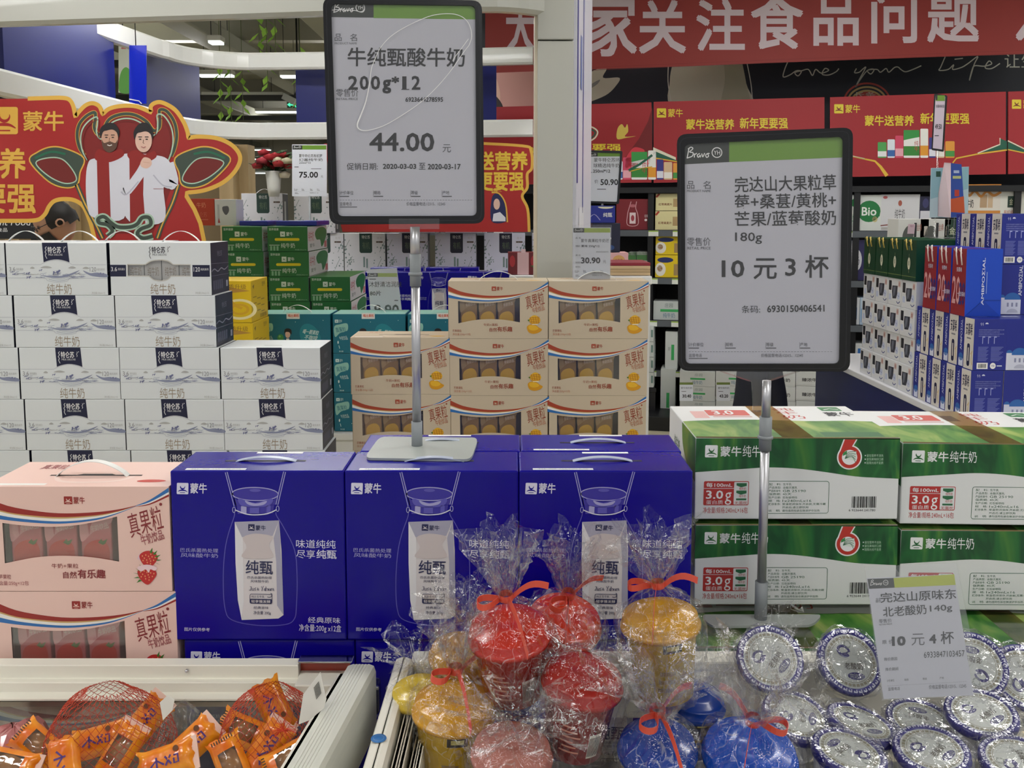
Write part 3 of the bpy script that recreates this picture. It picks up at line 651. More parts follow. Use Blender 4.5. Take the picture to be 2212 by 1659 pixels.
def make_fruit(k):
    t = thing(k['name'], 'proto', 'carton'); m = MB()
    fq = [(338, 828), (1200, 828), (1196, 1308), (338, 1310)]; fr = QF((-FW/2, 0, 0), (1, 0, 0), (0, 0, 1), FW, FH, fq)
    hole = smooth([(422, 994), (520, 1006), (640, 1012), (760, 1005), (870, 985), (955, 964)], 4)+smooth([(955, 1172), (830, 1152), (690, 1145), (560, 1154), (424, 1181)], 4)
    carton_body(m, FW, FD, FH, k['base'], hole); m.shape(fr, fq, k['base'], 0, [hole])
    for pts in ([(337, 828), (342, 828), (342, 1310), (337, 1310)],): m.shape(fr, pts, k['edge'], .5)
    fruit_front(m, fr, k)
    ft = QF((-FW/2, 0, FH), (1, 0, 0), (0, 1, 0), FW, FD, box_q(0, 0, 300, 150))
    m.shape(ft, [(78, 82), (122, 82), (130, 76), (178, 76), (186, 82), (232, 82), (232, 88), (78, 88)], M('#241a18', .7)); m.rect(ft, 12, 132, 96, 142, M('#f2eee8', .35)); m.text(ft, '真果粒', 40, 20, 84, 48, k['txt2']); m.shape(ft, ellipse(260, 118, 24, 8, 16), k['fcol']); m.stroke(ft, [(92, 92), (110, 118), (150, 126), (200, 118), (222, 92)], 8, k['pale'], .6, sm=5)
    m.build('carton', t)
    mi = MB(); mi.box(-FW/2+.004, FW/2-.004, .052, .056, .004, FH-.004, M('#3a2a22', .7)); mi.box(-FW/2+.004, FW/2-.004, .003, .052, .004, .0045, M('#4a3a30', .7)); mi.build('inner_tray', t)
    for i in range(3):
        x0 = -FW/2+.036+i*.0575; p = MB(); p.box(x0, x0+.051, .012, .05, .006, FH-.012, k['pack'], .002)
        fp = QF((x0, .012, .006), (1, 0, 0), (0, 0, 1), .051, FH-.018, box_q(0, 0, 51, 151))
        p.shape(fp, smooth([(0, 34), (10, 40), (14, 70), (20, 48), (40, 36), (51, 30), (51, 50), (20, 66), (0, 80)], 4, True), k['swirl']); p.shape(fp, smooth([(4, 96), (14, 82), (34, 78), (46, 92), (42, 120), (10, 122)], 5, True), k['fcol'], 2); p.text(fp, '牛奶饮品', 16, 52, 46, 62, M('#e6cfc0', .5), 2, 0, -12)
        if k is STRAW: p.shape(fp, [(28, 82), (34, 76), (36, 80), (44, 76), (40, 84), (36, 86)], M('#50702e', .5), 3)
        p.rect(fp, 0, 122, 51, 150, k['swirl'], .8)
        p.build('milk_pack', t)
    p = MB(); p.box(-FW/2+.026, FW/2-.084, .0012, .0016, FH*.24, FH*.73, PANE); p.build('window_film', t)
    return t
MANGO = dict(name='mango_milk_carton', base=card('#cbbba2', .4), pale=card('#dccdb8', .4), edge=card('#a8977f', .4), red=M('#a8432a', .45), txt=M('#9a4a33', .45), txt2=M('#c08468', .45), left='芒果果粒', fruit=mango, pack=M('#94703c', .4), swirl=M('#a98a5c', .4), fcol=M('#e2b02a', .4))
STRAW = dict(name='strawberry_milk_carton', base=card('#eec9bd', .35), pale=card('#f2d6cc', .35), edge=card('#c89a94', .35), red=M('#9a2a26', .45), txt=M('#8a2f33', .45), txt2=M('#a85a5e', .45), left='草莓果粒', fruit=strawb, pack=M('#c06264', .35), swirl=M('#dc9a98', .35), fcol=M('#c2301c', .4))
mcart = make_fruit(MANGO); scart = make_fruit(STRAW)
YM = 2.80; mtop = zat(607, YM); GM = 'mango milk cartons behind the tall price sign'
fh = MB(); handle_arch(fh, -.06, .06, FD*.42, FH, .026, CLEARW, .014)
for (lefts, r0, rows, desc) in (([757, 759, 762], 1, 3, 'left column behind the grey pole'), ([969, 971, 972, 973], 0, 4, 'middle column of the mango stack'), ([1185, 1184, 1183, 1183], 0, 4, 'right column beside the black shelving')):
    for r in range(rows):
        o = put(mcart, (xat(lefts[r], YM, 750)+FW/2, YM, mtop-(r0+r+1)*(FH+.0006)+(.004 if r0 else 0)), 0, f'beige mango milk carton with window, {ORD[r]} in the {desc}', GM)
        if r == 0 and r0 == 0: fh.build('carry_handle', o)
YS = 1.47; stop_ = zat(1050, YS); SX = [(366, 0), (380, 1)]
for px, r in SX:
    o = put(scart, (xat(px, YS, 1100 if r == 0 else 1300)-FW/2, YS, stop_-(r+1)*(FH+.001)), 0, f'pink strawberry milk carton with window, {["upper one with the white carry handle", "lower one just above the freezer rim"][r]}', 'pink strawberry milk cartons behind the freezer')
    if r == 0: fh.build('carry_handle', o)
put(scart, (xat(368, YS, 1500)-FW/2, YS+.012, stop_-3*(FH+.001)), 0, 'pink strawberry milk carton below the others, seen through the freezer glass', 'pink strawberry milk cartons behind the freezer')

# ---- blue yoghurt carton with printed bottle
BW, BD, BH = .2825, .122, .286
BLUE = M('#10068a', .24, bump=.02, bscale=25, spec=.3, name='blue_gloss_board'); LAV = M('#a9a6d6', .35); LAV2 = M('#5d58b8', .3); LAV3 = M('#3a32a0', .3); PKW = M('#dcd6d8', .4); PKS = M('#aaa8bc', .4); PKC = M('#cfc4c4', .4); INKN = M('#262a55', .45); WINK = M('#dedcf0', .4)
def make_blue(handle=True):
    t = thing('yoghurt_carton', 'proto', 'carton'); m = MB(); m.box(-BW/2, BW/2, 0, BD, 0, BH, BLUE, .003, 3)
    fq = [(366, 1026), (742, 1020), (750, 1382), (386, 1391)]; fr = QF((-BW/2, 0, 0), (1, 0, 0), (0, 0, 1), BW, BH, fq)
    m.logo(fr, 382, 1051, 407, 1075, WINK, BLUE); m.text(fr, LOGO_T, 411, 1051, 447, 1073, WINK, 2, .03)
    for pts in ([(488, 1027), (508, 1098)], [(614, 1024), (598, 1094)]):
        m.stroke(fr, pts, 6, LAV, 1); m.stroke(fr, pts, 2.4, BLUE, 2)
    # jar: lid, neck, body outline
    m.stroke(fr, smooth([(507, 1112), (506, 1122), (494, 1160), (487, 1200), (485, 1260), (490, 1320), (506, 1344), (560, 1354), (618, 1351), (638, 1338), (642, 1310), (643, 1250), (637, 1190), (612, 1140), (598, 1118), (596, 1110)], 5), 1.6, LAV2, 1)
    m.shape(fr, ellipse(551, 1072, 50, 14, 32), LAV3, 1); m.stroke(fr, ellipse(551, 1072, 50, 14, 32), 2, LAV, 2, True); m.shape(fr, ellipse(551, 1064, 12, 3.5, 16), LAV2, 3)
    m.shape(fr, [(503, 1078), (520, 1090), (551, 1094), (584, 1089), (599, 1077), (594, 1094), (508, 1098)], LAV3, 1); m.shape(fr, smooth([(516, 1082), (551, 1090), (588, 1081), (582, 1096), (551, 1100), (522, 1097)], 4, True), LAV2, 3); m.shape(fr, smooth([(530, 1086), (552, 1092), (576, 1086), (570, 1094), (551, 1097), (536, 1094)], 4, True), LAV, 4)
    m.shape(fr, [(512, 1098), (592, 1095), (590, 1112), (514, 1115)], LAV3, 1)
    m.rect(fr, 521, 1098, 533, 1113, LAV, 3); m.rect(fr, 576, 1096, 585, 1111, LAV2, 3); m.rect(fr, 540, 1099, 560, 1113, LAV2, 3)
    m.stroke(fr, [(508, 1106), (530, 1114), (551, 1116), (578, 1113), (598, 1104)], 2.2, WINK, 4, sm=4)
    m.stroke(fr, ellipse(506, 1106, 3, 6, 12), 1.4, LAV, 4, True); m.stroke(fr, ellipse(600, 1102, 3, 6, 12), 1.4, LAV, 4, True)
    # pack inside the jar
    m.shape(fr, [(508, 1132), (603, 1127), (609, 1190), (612, 1260), (615, 1330), (604, 1338), (526, 1343), (517, 1300), (512, 1220)], PKW, 2)
    m.shape(fr, [(508, 1132), (603, 1127), (590, 1160), (524, 1164)], PKS, 3); m.shape(fr, [(508, 1132), (526, 1168), (530, 1300), (526, 1343), (517, 1300), (511, 1220)], M('#e4e2e6', .4), 3); m.shape(fr, [(603, 1127), (592, 1165), (598, 1215), (601, 1310), (615, 1330), (611, 1240)], PKS, 3)
    m.shape(fr, smooth([(526, 1166), (540, 1158), (560, 1156), (590, 1162), (582, 1180), (592, 1205), (556, 1210), (524, 1206), (534, 1186)], 4, True), PKC, 4)
    m.logo(fr, 537, 1136, 551, 1150, INKN, PKW, 4, False); m.text(fr, LOGO_T, 553, 1138, 575, 1149, INKN, 4, .02)
    m.text(fr, '纯甄', 533, 1213, 591, 1243, INKN, 5, .015); m.text(fr, '巴氏杀菌热处理', 537, 1247, 589, 1253, INKN, 5); m.text(fr, '风味酸牛奶', 544, 1255, 582, 1261, INKN, 5)
    J = [[(545, 1270), (549, 1270), (547, 1278), (543, 1277)], [(551, 1273), (551, 1278), (555, 1278), (555, 1273)], [(561, 1272), (557, 1274), (561, 1277), (557, 1278)], [(564, 1275), (568, 1275), (565, 1272), (564, 1277), (569, 1277)], [(574, 1269), (577, 1273), (580, 1268)], [(577, 1273), (576, 1279)], [(583, 1274), (581, 1277), (584, 1278), (586, 1275), (583, 1273)], [(586, 1269), (586, 1279)], [(588, 1273), (592, 1274), (591, 1278)], [(594, 1273), (593, 1277), (597, 1277), (597, 1273), (598, 1278)], [(600, 1278), (600, 1273), (603, 1273)], [(604, 1275), (607, 1275), (605, 1272), (604, 1277), (608, 1277)]]
    for s in J: m.stroke(fr, [(541+(x-543)*.83, y) for x, y in s], 1.2, INKN, 5)
    m.stroke(fr, rrect(543, 1286, 590, 1306, 3), 1.1, INKN, 5, True); m.shape(fr, rrect(543, 1296, 590, 1306, 2), INKN, 5); m.text(fr, '轻享慢发酵', 546, 1298, 587, 1304.5, PKW, 6, .02); m.text(fr, '纯正生牛乳', 546, 1288.5, 574, 1293.5, INKN, 6); m.stroke(fr, ellipse(584, 1287, 6, 5, 14, -60, 130), 1.2, INKN, 6)
    m.text(fr, '经典原味', 551, 1312, 583, 1318, INKN, 5); m.text(fr, '净含量 200g', 551, 1322, 588, 1331, INKN, 5)
    m.text(fr, '巴氏杀菌热处理', 392, 1190, 473, 1199, LAV, 1); m.text(fr, '风味酸牛奶', 393, 1201, 473, 1210, LAV, 1)
    m.text(fr, '味道纯纯', 640, 1167, 725, 1185, WINK, 1); m.text(fr, '尽享', 641, 1189, 681, 1207, WINK, 1); m.text(fr, '纯甄', 684, 1188, 727, 1207, WINK, 1, .02)
    m.text(fr, '图片仅供参考', 404, 1362, 458, 1370, WINK, 1); m.text(fr, '经典原味', 667, 1333, 736, 1346, WINK, 1); m.text(fr, '净含量:200g x12盒', 648, 1349, 738, 1367, WINK, 1)
    ft = QF((-BW/2, 0, BH), (1, 0, 0), (0, 1, 0), BW, BD, box_q(0, 0, 275, 122))
    m.rect(ft, 22, 108, 118, 117, WHT, 1); m.rect(ft, 108, 4, 186, 14, WHT, 1); m.rect(ft, 70, 58, 202, 66, M('#08051a', .6), 1); m.shape(ft, smooth([(95, 62), (136, 46), (178, 62), (136, 74)], 4, True), LAV3, .6); m.text(ft, '批号见喷码', 30, 110.5, 110, 114.5, GRY, 2)
    m.build('carton', t)
    if not handle: return t
    h = MB(); handle_arch(h, -.05, .05, BD*.49, BH, .007, M('#b9c2d4', .25), .013, 14); h.build('carry_handle', t)
    return t
bcart = make_blue(); bcart2 = make_blue(False); btop = zat(1017, YS); GB = 'blue yoghurt cartons behind the freezers'
BX = [xat(367, YS, 1022)+BW/2+k*.2833 for k in range(3)]
BN = ['left column beside the pink cartons', 'middle column under the tall price sign', 'right column beside the green cases']
for c in range(3):
    put(bcart, (BX[c], YS, btop-BH), 0, f'blue yoghurt carton with printed jar, top, {BN[c]}', GB)
    put(bcart2, (BX[c]+.012, YS+.004, btop-2*BH-.001), 0, f'blue yoghurt carton hidden below, {BN[c]}', GB)
    if c: put(bcart, (BX[c]+.004, YS+BD+.003, btop-BH), 0, f'second-row blue yoghurt carton, {BN[c]}', GB)

# ---- green milk case
GW, GD, GH = .3605, .27, .147
def leafmat():
    m = bpy.data.materials.new('green_leaf_print'); m.use_nodes = True; nt = m.node_tree; b = nt.nodes['Principled BSDF']
    tc = nt.nodes.new('ShaderNodeTexCoord'); mp = nt.nodes.new('ShaderNodeMapping'); n = nt.nodes.new('ShaderNodeTexNoise'); r = nt.nodes.new('ShaderNodeValToRGB')
    mp.inputs['Scale'].default_value = (16, 6, 4); mp.inputs['Rotation'].default_value = (0, R(14), R(20)); n.inputs['Scale'].default_value = 1; n.inputs['Detail'].default_value = 3; n.inputs['Distortion'].default_value = .9
    e = r.color_ramp.elements; e[0].position = .38; e[0].color = lin('#0e4a26'); e[1].position = .66; e[1].color = lin('#8fa03a')
    k = e.new(.47); k.color = lin('#1c6630'); k = e.new(.56); k.color = lin('#4f8434')
    nt.links.new(tc.outputs['Object'], mp.inputs['Vector']); nt.links.new(mp.outputs['Vector'], n.inputs['Vector']); nt.links.new(n.outputs['Fac'], r.inputs['Fac']); nt.links.new(r.outputs['Color'], b.inputs['Base Color']); b.inputs['Roughness'].default_value = .38
    return m
LEAF = leafmat(); GCARD = card('#e2e3e2', .42); GINK = M('#3f6b52', .5); DRED = M('#b8322f', .45); KRAFT = M('#8a7a55', .7)
def barcode(m, fr, x0, y0, x1, y1, mat, layer=2, bg=None):
    if bg: m.rect(fr, x0-2, y0-2, x1+2, y1+8, bg, layer-1)
    r = random.Random(3); x = x0; w = (x1-x0)/60.0
    while x < x1-w:
        k = r.choice((1, 1, 2, 3))*w; m.rect(fr, x, y0, min(x+k, x1), y1, mat, layer); x += k+r.choice((1, 1, 2))*w
def make_green():
    t = thing('milk_case', 'proto', 'carton'); m = MB(); m.box(-GW/2, GW/2, 0, GD, 0, GH, GCARD, .002)
    fq = [(1503, 948), (1944, 944), (1942, 1124), (1506, 1122)]; fr = QF((-GW/2, 0, 0), (1, 0, 0), (0, 0, 1), GW, GH, fq)
    wave = smooth([(1944, 1034), (1900, 1032), (1850, 1029), (1780, 1019), (1720, 1012), (1660, 1010), (1600, 1014), (1504, 1021)], 4)
    m.shape(fr, [(1504, 949), (1943, 945)]+wave, LEAF)
    m.logo(fr, 1524, 963, 1551, 989, WHT, LEAF); m.text(fr, LOGO_T, 1557, 965, 1602, 987, WHT, 2, .03); m.text(fr, '纯牛奶', 1605, 963, 1662, 988, WHT, 2)
    # big red six
    for grow, c, l in ((3, WHT, 2), (0, M('#c2352b', .4), 3)):
        m.shape(fr, ellipse(1835, 987, 24+grow, 24+grow, 32), c, l); m.shape(fr, [(1812-grow, 983), (1824-grow, 948), (1848+grow, 948), (1838+grow, 966), (1826, 976)], c, l+.25)
    m.shape(fr, ellipse(1835, 987, 16.5, 16.5, 28), WHT, 4)
    for k in range(5): m.stroke(fr, [(1825, 990), (1832+k*2, 976+k*2.5), (1848, 974+k*6)], 1, GINK, 5, sm=4)
    m.shape(fr, [(1829, 974), (1849, 974), (1850, 995), (1824, 990)], M('#dfe8de', .4), 4.5); m.shape(fr, [(1821, 977), (1829, 972), (1829, 980), (1820, 984)], M('#3c8a4c', .4), 4.7)
    for k, s in enumerate(('留住营养不流失', '留住美味好口感', '阻隔光线不变质')): m.text(fr, s, 1872, 980+k*8, 1908, 986+k*8, M('#b9d8bc', .5), 2); m.shape(fr, ellipse(1869, 983+k*8, 1.3), WHT, 2)
    m.shape(fr, rrect(1524, 1040, 1621, 1092, 3), DRED, 1); m.shape(fr, rrect(1589, 1041.5, 1619.5, 1090.5, 2), GCARD, 2)
    m.text(fr, '每100mL', 1529, 1043, 1585, 1053, WHT, 2, .02); m.rect(fr, 1524, 1055, 1589, 1056, GCARD, 2); m.text(fr, '3.0', 1529, 1060, 1566, 1078, WHT, 2, .03); m.text(fr, 'g', 1570, 1064, 1584, 1091, WHT, 2); m.text(fr, '蛋白质', 1530, 1081, 1566, 1090, WHT, 2)
    for k in range(2): m.shape(fr, [(1594, 1044+k*16), (1616, 1044+k*16), (1616, 1050+k*16), (1604, 1053+k*16), (1594, 1049+k*16)], M('#2c6b45', .5), 3); m.text(fr, '纯牛奶', 1600, 1053+k*16, 1615, 1059+k*16, DRED, 3)
    m.rect(fr, 1594, 1077, 1616, 1081, M('#2c6b45', .5), 3); m.text(fr, '无菌枕', 1591, 1083, 1618, 1090, DRED, 3)
    m.text(fr, '净含量/规格:240mL×16包', 1524, 1096, 1620, 1109, DRED, 1)
    m.stroke(fr, rrect(1657, 1040, 1793, 1110, 5), 1.1, GINK, 1, True)
    for k, (a, b) in enumerate((('配　料:', '生牛乳'), ('产品类型:', '全脂灭菌乳'), ('产品标准号:', 'GB 25190'), ('保质期:', '45天'), ('生产日期:', '见包装喷码'), ('规　格:', '1x240mLx16'), ('贮存条件:', '常温密闭保存,开启前,无需冷藏'), ('', '开启后,请立即饮用'), ('说　明:', '请勿连同包装在微波炉中加热'))):
        y = 1044+k*7.2; m.text(fr, a, 1664, y, 1690, y+5, GINK, 1) if a else None; m.text(fr, b, 1694, y, 1694+len(b)*6.2, y+5, GINK, 1)
    barcode(m, fr, 1843, 1073, 1895, 1098, M('#2a2a2a', .5)); m.text(fr, '6 923644 241780', 1837, 1101, 1894, 1106, M('#3a3a3a', .5), 1)
    m.rect(fr, 1504, 944.6, 1943, 947.2, KRAFT, 1)
    ft = QF((-GW/2, 0, GH), (1, 0, 0), (0, 1, 0), GW, GD, box_q(0, 0, 353, 270))
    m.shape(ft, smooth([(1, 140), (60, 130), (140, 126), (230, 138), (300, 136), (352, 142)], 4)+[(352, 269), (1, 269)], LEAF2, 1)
    for ex, s in ((60, 1),): m.rect(ft, 30, 50, 58, 112, M('#dfb0ac', .5), 1); m.shape(ft, rrect(60, 40, 140, 90, 4), M('#cc5a52', .45), 1); m.text(ft, '3.0', 72, 46, 112, 82, WHT, 2, .03); m.rect(ft, 66, 96, 140, 104, M('#d0a4a0', .5), 1)
    m.text(ft, '纯', 196, 20, 236, 46, M('#c04a48', .45), 1); m.text(ft, '牛', 196, 52, 236, 80, M('#c04a48', .45), 1); m.text(ft, '奶', 196, 86, 240, 118, M('#c04a48', .45), 1)
    m.shape(ft, rrect(290, 12, 330, 48, 3), M('#2f7a46', .45), 1); m.stroke(ft, [(296, 38), (310, 28), (326, 36)], 4, WHT, 2); m.text(ft, LOGO_T, 286, 60, 340, 96, M('#35363a', .5), 1, .02); m.rect(ft, 150, 44, 176, 92, M('#8a8a88', .5), 1)
    tape = M('#8a6f34', .25); m.rect(ft, 150, 0, 204, 269, TAPE, 3); m.rect(ft, 1, 266, 352, 269.5, KRAFT, 2)
    m.rect(ft, 226, 228, 330, 262, M('#2c6c40', .4), 2)
    fl = QF((-GW/2, GD, 0), (0, -1, 0), (0, 0, 1), GD, GH, box_q(0, 0, 270, 141))
    m.shape(fl, [(140, 1), (269, 1), (269, 76)]+smooth([(269, 76), (200, 66), (150, 40), (140, 1)], 4)[1:], LEAF, 1); m.text(fl, '纯牛奶', 60, 40, 120, 66, M('#2c5a3a', .5), 1)
    m.build('carton', t); return t
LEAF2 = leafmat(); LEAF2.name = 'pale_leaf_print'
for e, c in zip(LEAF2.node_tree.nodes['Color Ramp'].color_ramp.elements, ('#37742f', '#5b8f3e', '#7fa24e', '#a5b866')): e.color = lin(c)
TAPE = film('clear_packing_tape', (.72, .6, .38), .02, .05, .5, .12)
gcart = make_green(); YG = 1.60; gtop = zat(946, YG); GG = 'green and white milk cases behind the yoghurt tubs'
gx = [xat(1502, YG, 1000)+GW/2, xat(1954, YG, 1000)+GW/2]
for c in range(2):
    for r in range(2):
        put(gcart, (gx[c]+(0, .002)[r], YG+(0, .004)[c], gtop-(r+1)*GH-r*.0105-(.012 if c else 0)), (0, R(-2.2))[c] if r == 0 else (0, R(-1))[c], f'green-white milk case, {["upper", "second"][r]} in the {["left column behind the grey pole", "column cut by the right photo edge"][c]}', GG)
for c, (px, lab) in enumerate(((1507, 'below the grey sign base'), (2010, 'behind the leaning price card'))):
    put(gcart, (xat(px, YG-.115, 1400)+GW/2, YG-.115, gtop-3*GH-.0345), 0, f'green and white milk case at the bottom of the stack, {lab}', GG)
# ================================================================== price signs
FRAME = M('#0e0e11', .3, name='black_plastic_frame'); PAPER = M('#c6c6d2', .55, name='sign_paper'); TXTM = M('#1d1d22', .5); TXG = M('#55555c', .5); HEADG = M('#6f9a34', .5); HEADD = M('#2e332f', .5); WMARK = M('#f2f2f2', .4)
CHROME = M('#c4c4c8', .38, metal=.85); GRYP = M('#8b9093', .45, name='grey_plastic'); CLEAR = film('clear_acrylic', haze=.03, lo=.05, hi=.5, rough=.05)
PLATE = M('#a3a8a4', .4, name='painted_plate')
def rquad(q, r, n=5):
    """rounded outline of a picture-space quad"""
    o = []
    for i in range(4):
        p = Vector((*q[i], 0)); a = (Vector((*q[i-1], 0))-p).normalized()*r; b = (Vector((*q[(i+1) % 4], 0))-p).normalized()*r
        for k in range(n+1):
            t = k/n; v = (p+a)*(1-t)**2+p*2*t*(1-t)+(p+b)*t*t; o.append((v.x, v.y))
    return o
def bravo(m, fr, x, y, w, mat, layer=3, under=False):
    """handwritten store mark: word and ringed initials; w is the width of the word"""
    s = w/50.0; T = lambda pts: [(x+a*s, y+b*s) for a, b in pts]
    for p in ([(5, 1), (3, 12), (1, 22)], [(3, 3), (9, -1), (13, 2), (6, 9), (13, 10), (12, 17), (2, 21)], [(16, 12), (16, 20)], [(16, 15), (21, 11)], [(27, 12), (22, 15), (24, 20), (28, 15), (28, 20)], [(31, 12), (33, 19), (37, 11)], [(43, 12), (39, 15), (41, 20), (45, 17), (43, 12), (47, 12)]):
        m.stroke(fr, T(p), 1.9*s, mat, layer, sm=3)
    cx, cy = x+62*s, y+10*s
    m.stroke(fr, ellipse(cx, cy, 10*s, n=20), 1.8*s, mat, layer, True); m.text(fr, 'YH', cx-6.5*s, cy-4*s, cx+6.5*s, cy+4.5*s, mat, layer)
    if under: m.stroke(fr, T([(-3, 16), (10, 15), (30, 16), (50, 17), (66, 21), (72, 14), (70, 4)]), 1.6*s, mat, layer, sm=4)
def footer(m, fr, x, y, w, h):
    """printed form fields along the lower edge; x, y is the upper left, w the width"""
    for t, a in (('计价单位', 0), ('规格', .255), ('等级', .535), ('产地', .77)):
        m.text(fr, t, x+w*a, y, x+w*a+(len(t)*.0255*w), y+h*.26, TXG, 2); m.rect(fr, x+w*a-1.2, y-1, x+w*a-.7, y+h*.42, TXG, 2); m.rect(fr, x+w*a, y+h*.34, x+w*a+.07*w, y+h*.40, TXG, 2)
    for k in range(48): m.rect(fr, x+w*k/48, y+h*.60, x+w*(k+.6)/48, y+h*.62, TXG, 2)
    m.text(fr, '监督电话', x, y+h*.74, x+.09*w, y+h*.98, TXG, 2); m.text(fr, '价格监督电话:12315、12345', x+.5*w, y+h*.74, x+.79*w, y+h*.98, TXG, 2); m.rect(fr, x, y+h*1.04, x+.13*w, y+h*1.09, TXG, 2)
def vcyl(m, x, y, z0, z1, r, mat, n=20): m.lathe([(r, z0), (r, z1)], mat, n, Matrix.Translation((x, y, 0)), True, True, True)
def stand_sign(name, label, outer, inner, Yl, Yr, draw, base, segs, plate, bracket):
    xb, yb, zb = base; t = thing(name, label, 'price sign', base)
    pl, pr = P(*outer[0], Yl), P(*outer[1], Yr); pb = P(*outer[3], Yl)
    nrm = (pr-pl).cross(pl-pb).normalized(); nrm = -nrm if nrm.y > 0 else nrm
    mid = (pl+pr)/2; fr = PF(mid, nrm, base)
    m = MB(); m.prism(fr, rquad(outer, 22), FRAME, .012, None, 0, [rquad(inner, 12)]); 
    m.stroke(fr, rquad([((a[0]*.6+b[0]*.4), (a[1]*.6+b[1]*.4)) for a, b in zip(outer, inner)], 18), 1.2, M('#2c2c31', .25), 1, True)
    m.build('frame', t)
    fp = PF(mid-nrm*.005, nrm, base); m = MB(); m.prism(fp, [(x, y) for x, y in rquad([(x+(-3 if x < sum(q[0] for q in inner)/4 else 3), y+(-3 if y < sum(q[1] for q in inner)/4 else 3)) for x, y in inner], 6)], PAPER, .003)
    draw(m, fp); m.build('paper_sheet', t)
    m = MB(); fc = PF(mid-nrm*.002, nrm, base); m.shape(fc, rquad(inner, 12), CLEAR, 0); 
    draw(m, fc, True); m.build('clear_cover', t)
    m = MB(); fb = PF(mid-nrm*.014, nrm, base); m.prism(PF(mid+nrm*.0015, nrm, base), bracket, CLEAR, .016); m.build('bracket', t, 'clear plastic bracket')
    for nm, y0, y1, r, mat in segs:
        m = MB(); vcyl(m, 0, 0, zat(y1, yb)-zb, zat(y0, yb)-zb, r, mat)
        if nm == 'collar': zc = (zat(y1, yb)*.6+zat(y0, yb)*.4)-zb; m.lathe([(r, zc-.004), (r+.0025, zc-.003), (r+.0025, zc+.001), (r, zc+.002)], mat, 20)
        m.build(nm, t)
    m = MB(); zt = zb+.0045; q = [PZ(x, y, zt)-Vector((xb, yb, zb)) for x, y in rquad(plate, 14)]; n = len(q); dn = Vector((0, 0, .0042))
    m.add(q+[p-dn for p in q], [tuple(range(n)), tuple(reversed(range(n, 2*n)))]+[(i, n+i, n+(i+1) % n, (i+1) % n) for i in range(n)], PLATE); m.build('base_plate', t)
    return t
def d_sign1(m, f, cover=False):
    if cover:  # loop painted white as a hanging wire's reflection in the cover
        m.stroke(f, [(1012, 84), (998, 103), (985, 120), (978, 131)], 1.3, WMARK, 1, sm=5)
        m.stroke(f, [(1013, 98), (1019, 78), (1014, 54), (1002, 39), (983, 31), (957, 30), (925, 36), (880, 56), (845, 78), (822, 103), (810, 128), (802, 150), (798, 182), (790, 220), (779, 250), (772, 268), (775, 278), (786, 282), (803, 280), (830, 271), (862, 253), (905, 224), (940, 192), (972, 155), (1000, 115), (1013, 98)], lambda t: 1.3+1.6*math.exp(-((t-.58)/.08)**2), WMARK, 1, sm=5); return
    m.shape(f, [(714, 4), (807, 7), (807, 38), (715, 37)], HEADD, 1); m.shape(f, [(807, 7), (1028, 9), (1028, 42), (807, 39)], HEADG, 1); bravo(m, f, 720, 7, 47, WMARK, 3, True)
    m.text(f, '品', 723, 73, 738, 89, TXG); m.text(f, '名', 756, 73, 771, 89, TXG); m.text(f, 'PRODUCT NAME', 723, 91.5, 771, 96, TXG)
    m.text(f, '牛纯甄酸牛奶', 751, 103, 1004, 144, TXTM, 2, .02, .3); 
    for s, a, b in (('2', 752, 773), ('0', 777, 796), ('0', 801, 821)): m.text(f, s, a, 164, b, 194, TXTM, 2, .035)
    m.rect(f, 753, 191.5, 772, 194, TXTM, 2); m.text(f, 'g', 826, 172, 845, 202, TXTM, 2, .05); m.text(f, '*', 846, 165, 862, 180, TXTM, 2, .05); m.text(f, '1', 869, 165, 878, 193.8, TXTM, 2); m.rect(f, 867, 192.3, 884, 194, TXTM, 2.3); m.text(f, '2', 889, 164, 908, 194, TXTM, 2, .035); m.rect(f, 890, 191.5, 908, 194, TXTM, 2)
    m.text(f, '零售价', 726, 192, 774, 209, TXG); m.text(f, 'RETAIL PRICE', 727, 211.5, 773, 216, TXG); m.text(f, '6923644278595', 876, 210, 957, 220, TXTM, 2, .03)
    m.text(f, '44.00', 798, 287, 938, 327, TXTM, 2, .03); m.text(f, '元', 956, 312, 974, 329, TXG)
    m.text(f, '促销日期:', 749, 352, 816, 367, TXTM); m.text(f, '2020-03-03', 827, 354, 899, 365, TXTM, 2, .035); m.text(f, '至', 905, 352, 919, 366, TXTM); m.text(f, '2020-03-17', 924, 354, 995, 366, TXTM, 2, .035)
    footer(m, f, 734, 412, 288, 33)
zp = btop
b1 = (P(901, 976, 1.615).x, 1.615, zp+.0005)
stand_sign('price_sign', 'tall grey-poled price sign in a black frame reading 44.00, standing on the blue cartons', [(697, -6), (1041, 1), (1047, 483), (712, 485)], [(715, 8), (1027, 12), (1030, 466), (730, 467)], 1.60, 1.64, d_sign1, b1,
    [('inner_pole', 490, 560, .0085, CHROME), ('collar', 549, 618, .0098, GRYP), ('pole', 614, 915, .0078, CHROME), ('base_socket', 910, 981, .0098, GRYP)], [(787, 989), (1018, 992), (1034, 945), (820, 943)], [(840, 472), (949, 472), (949, 495), (840, 495)])
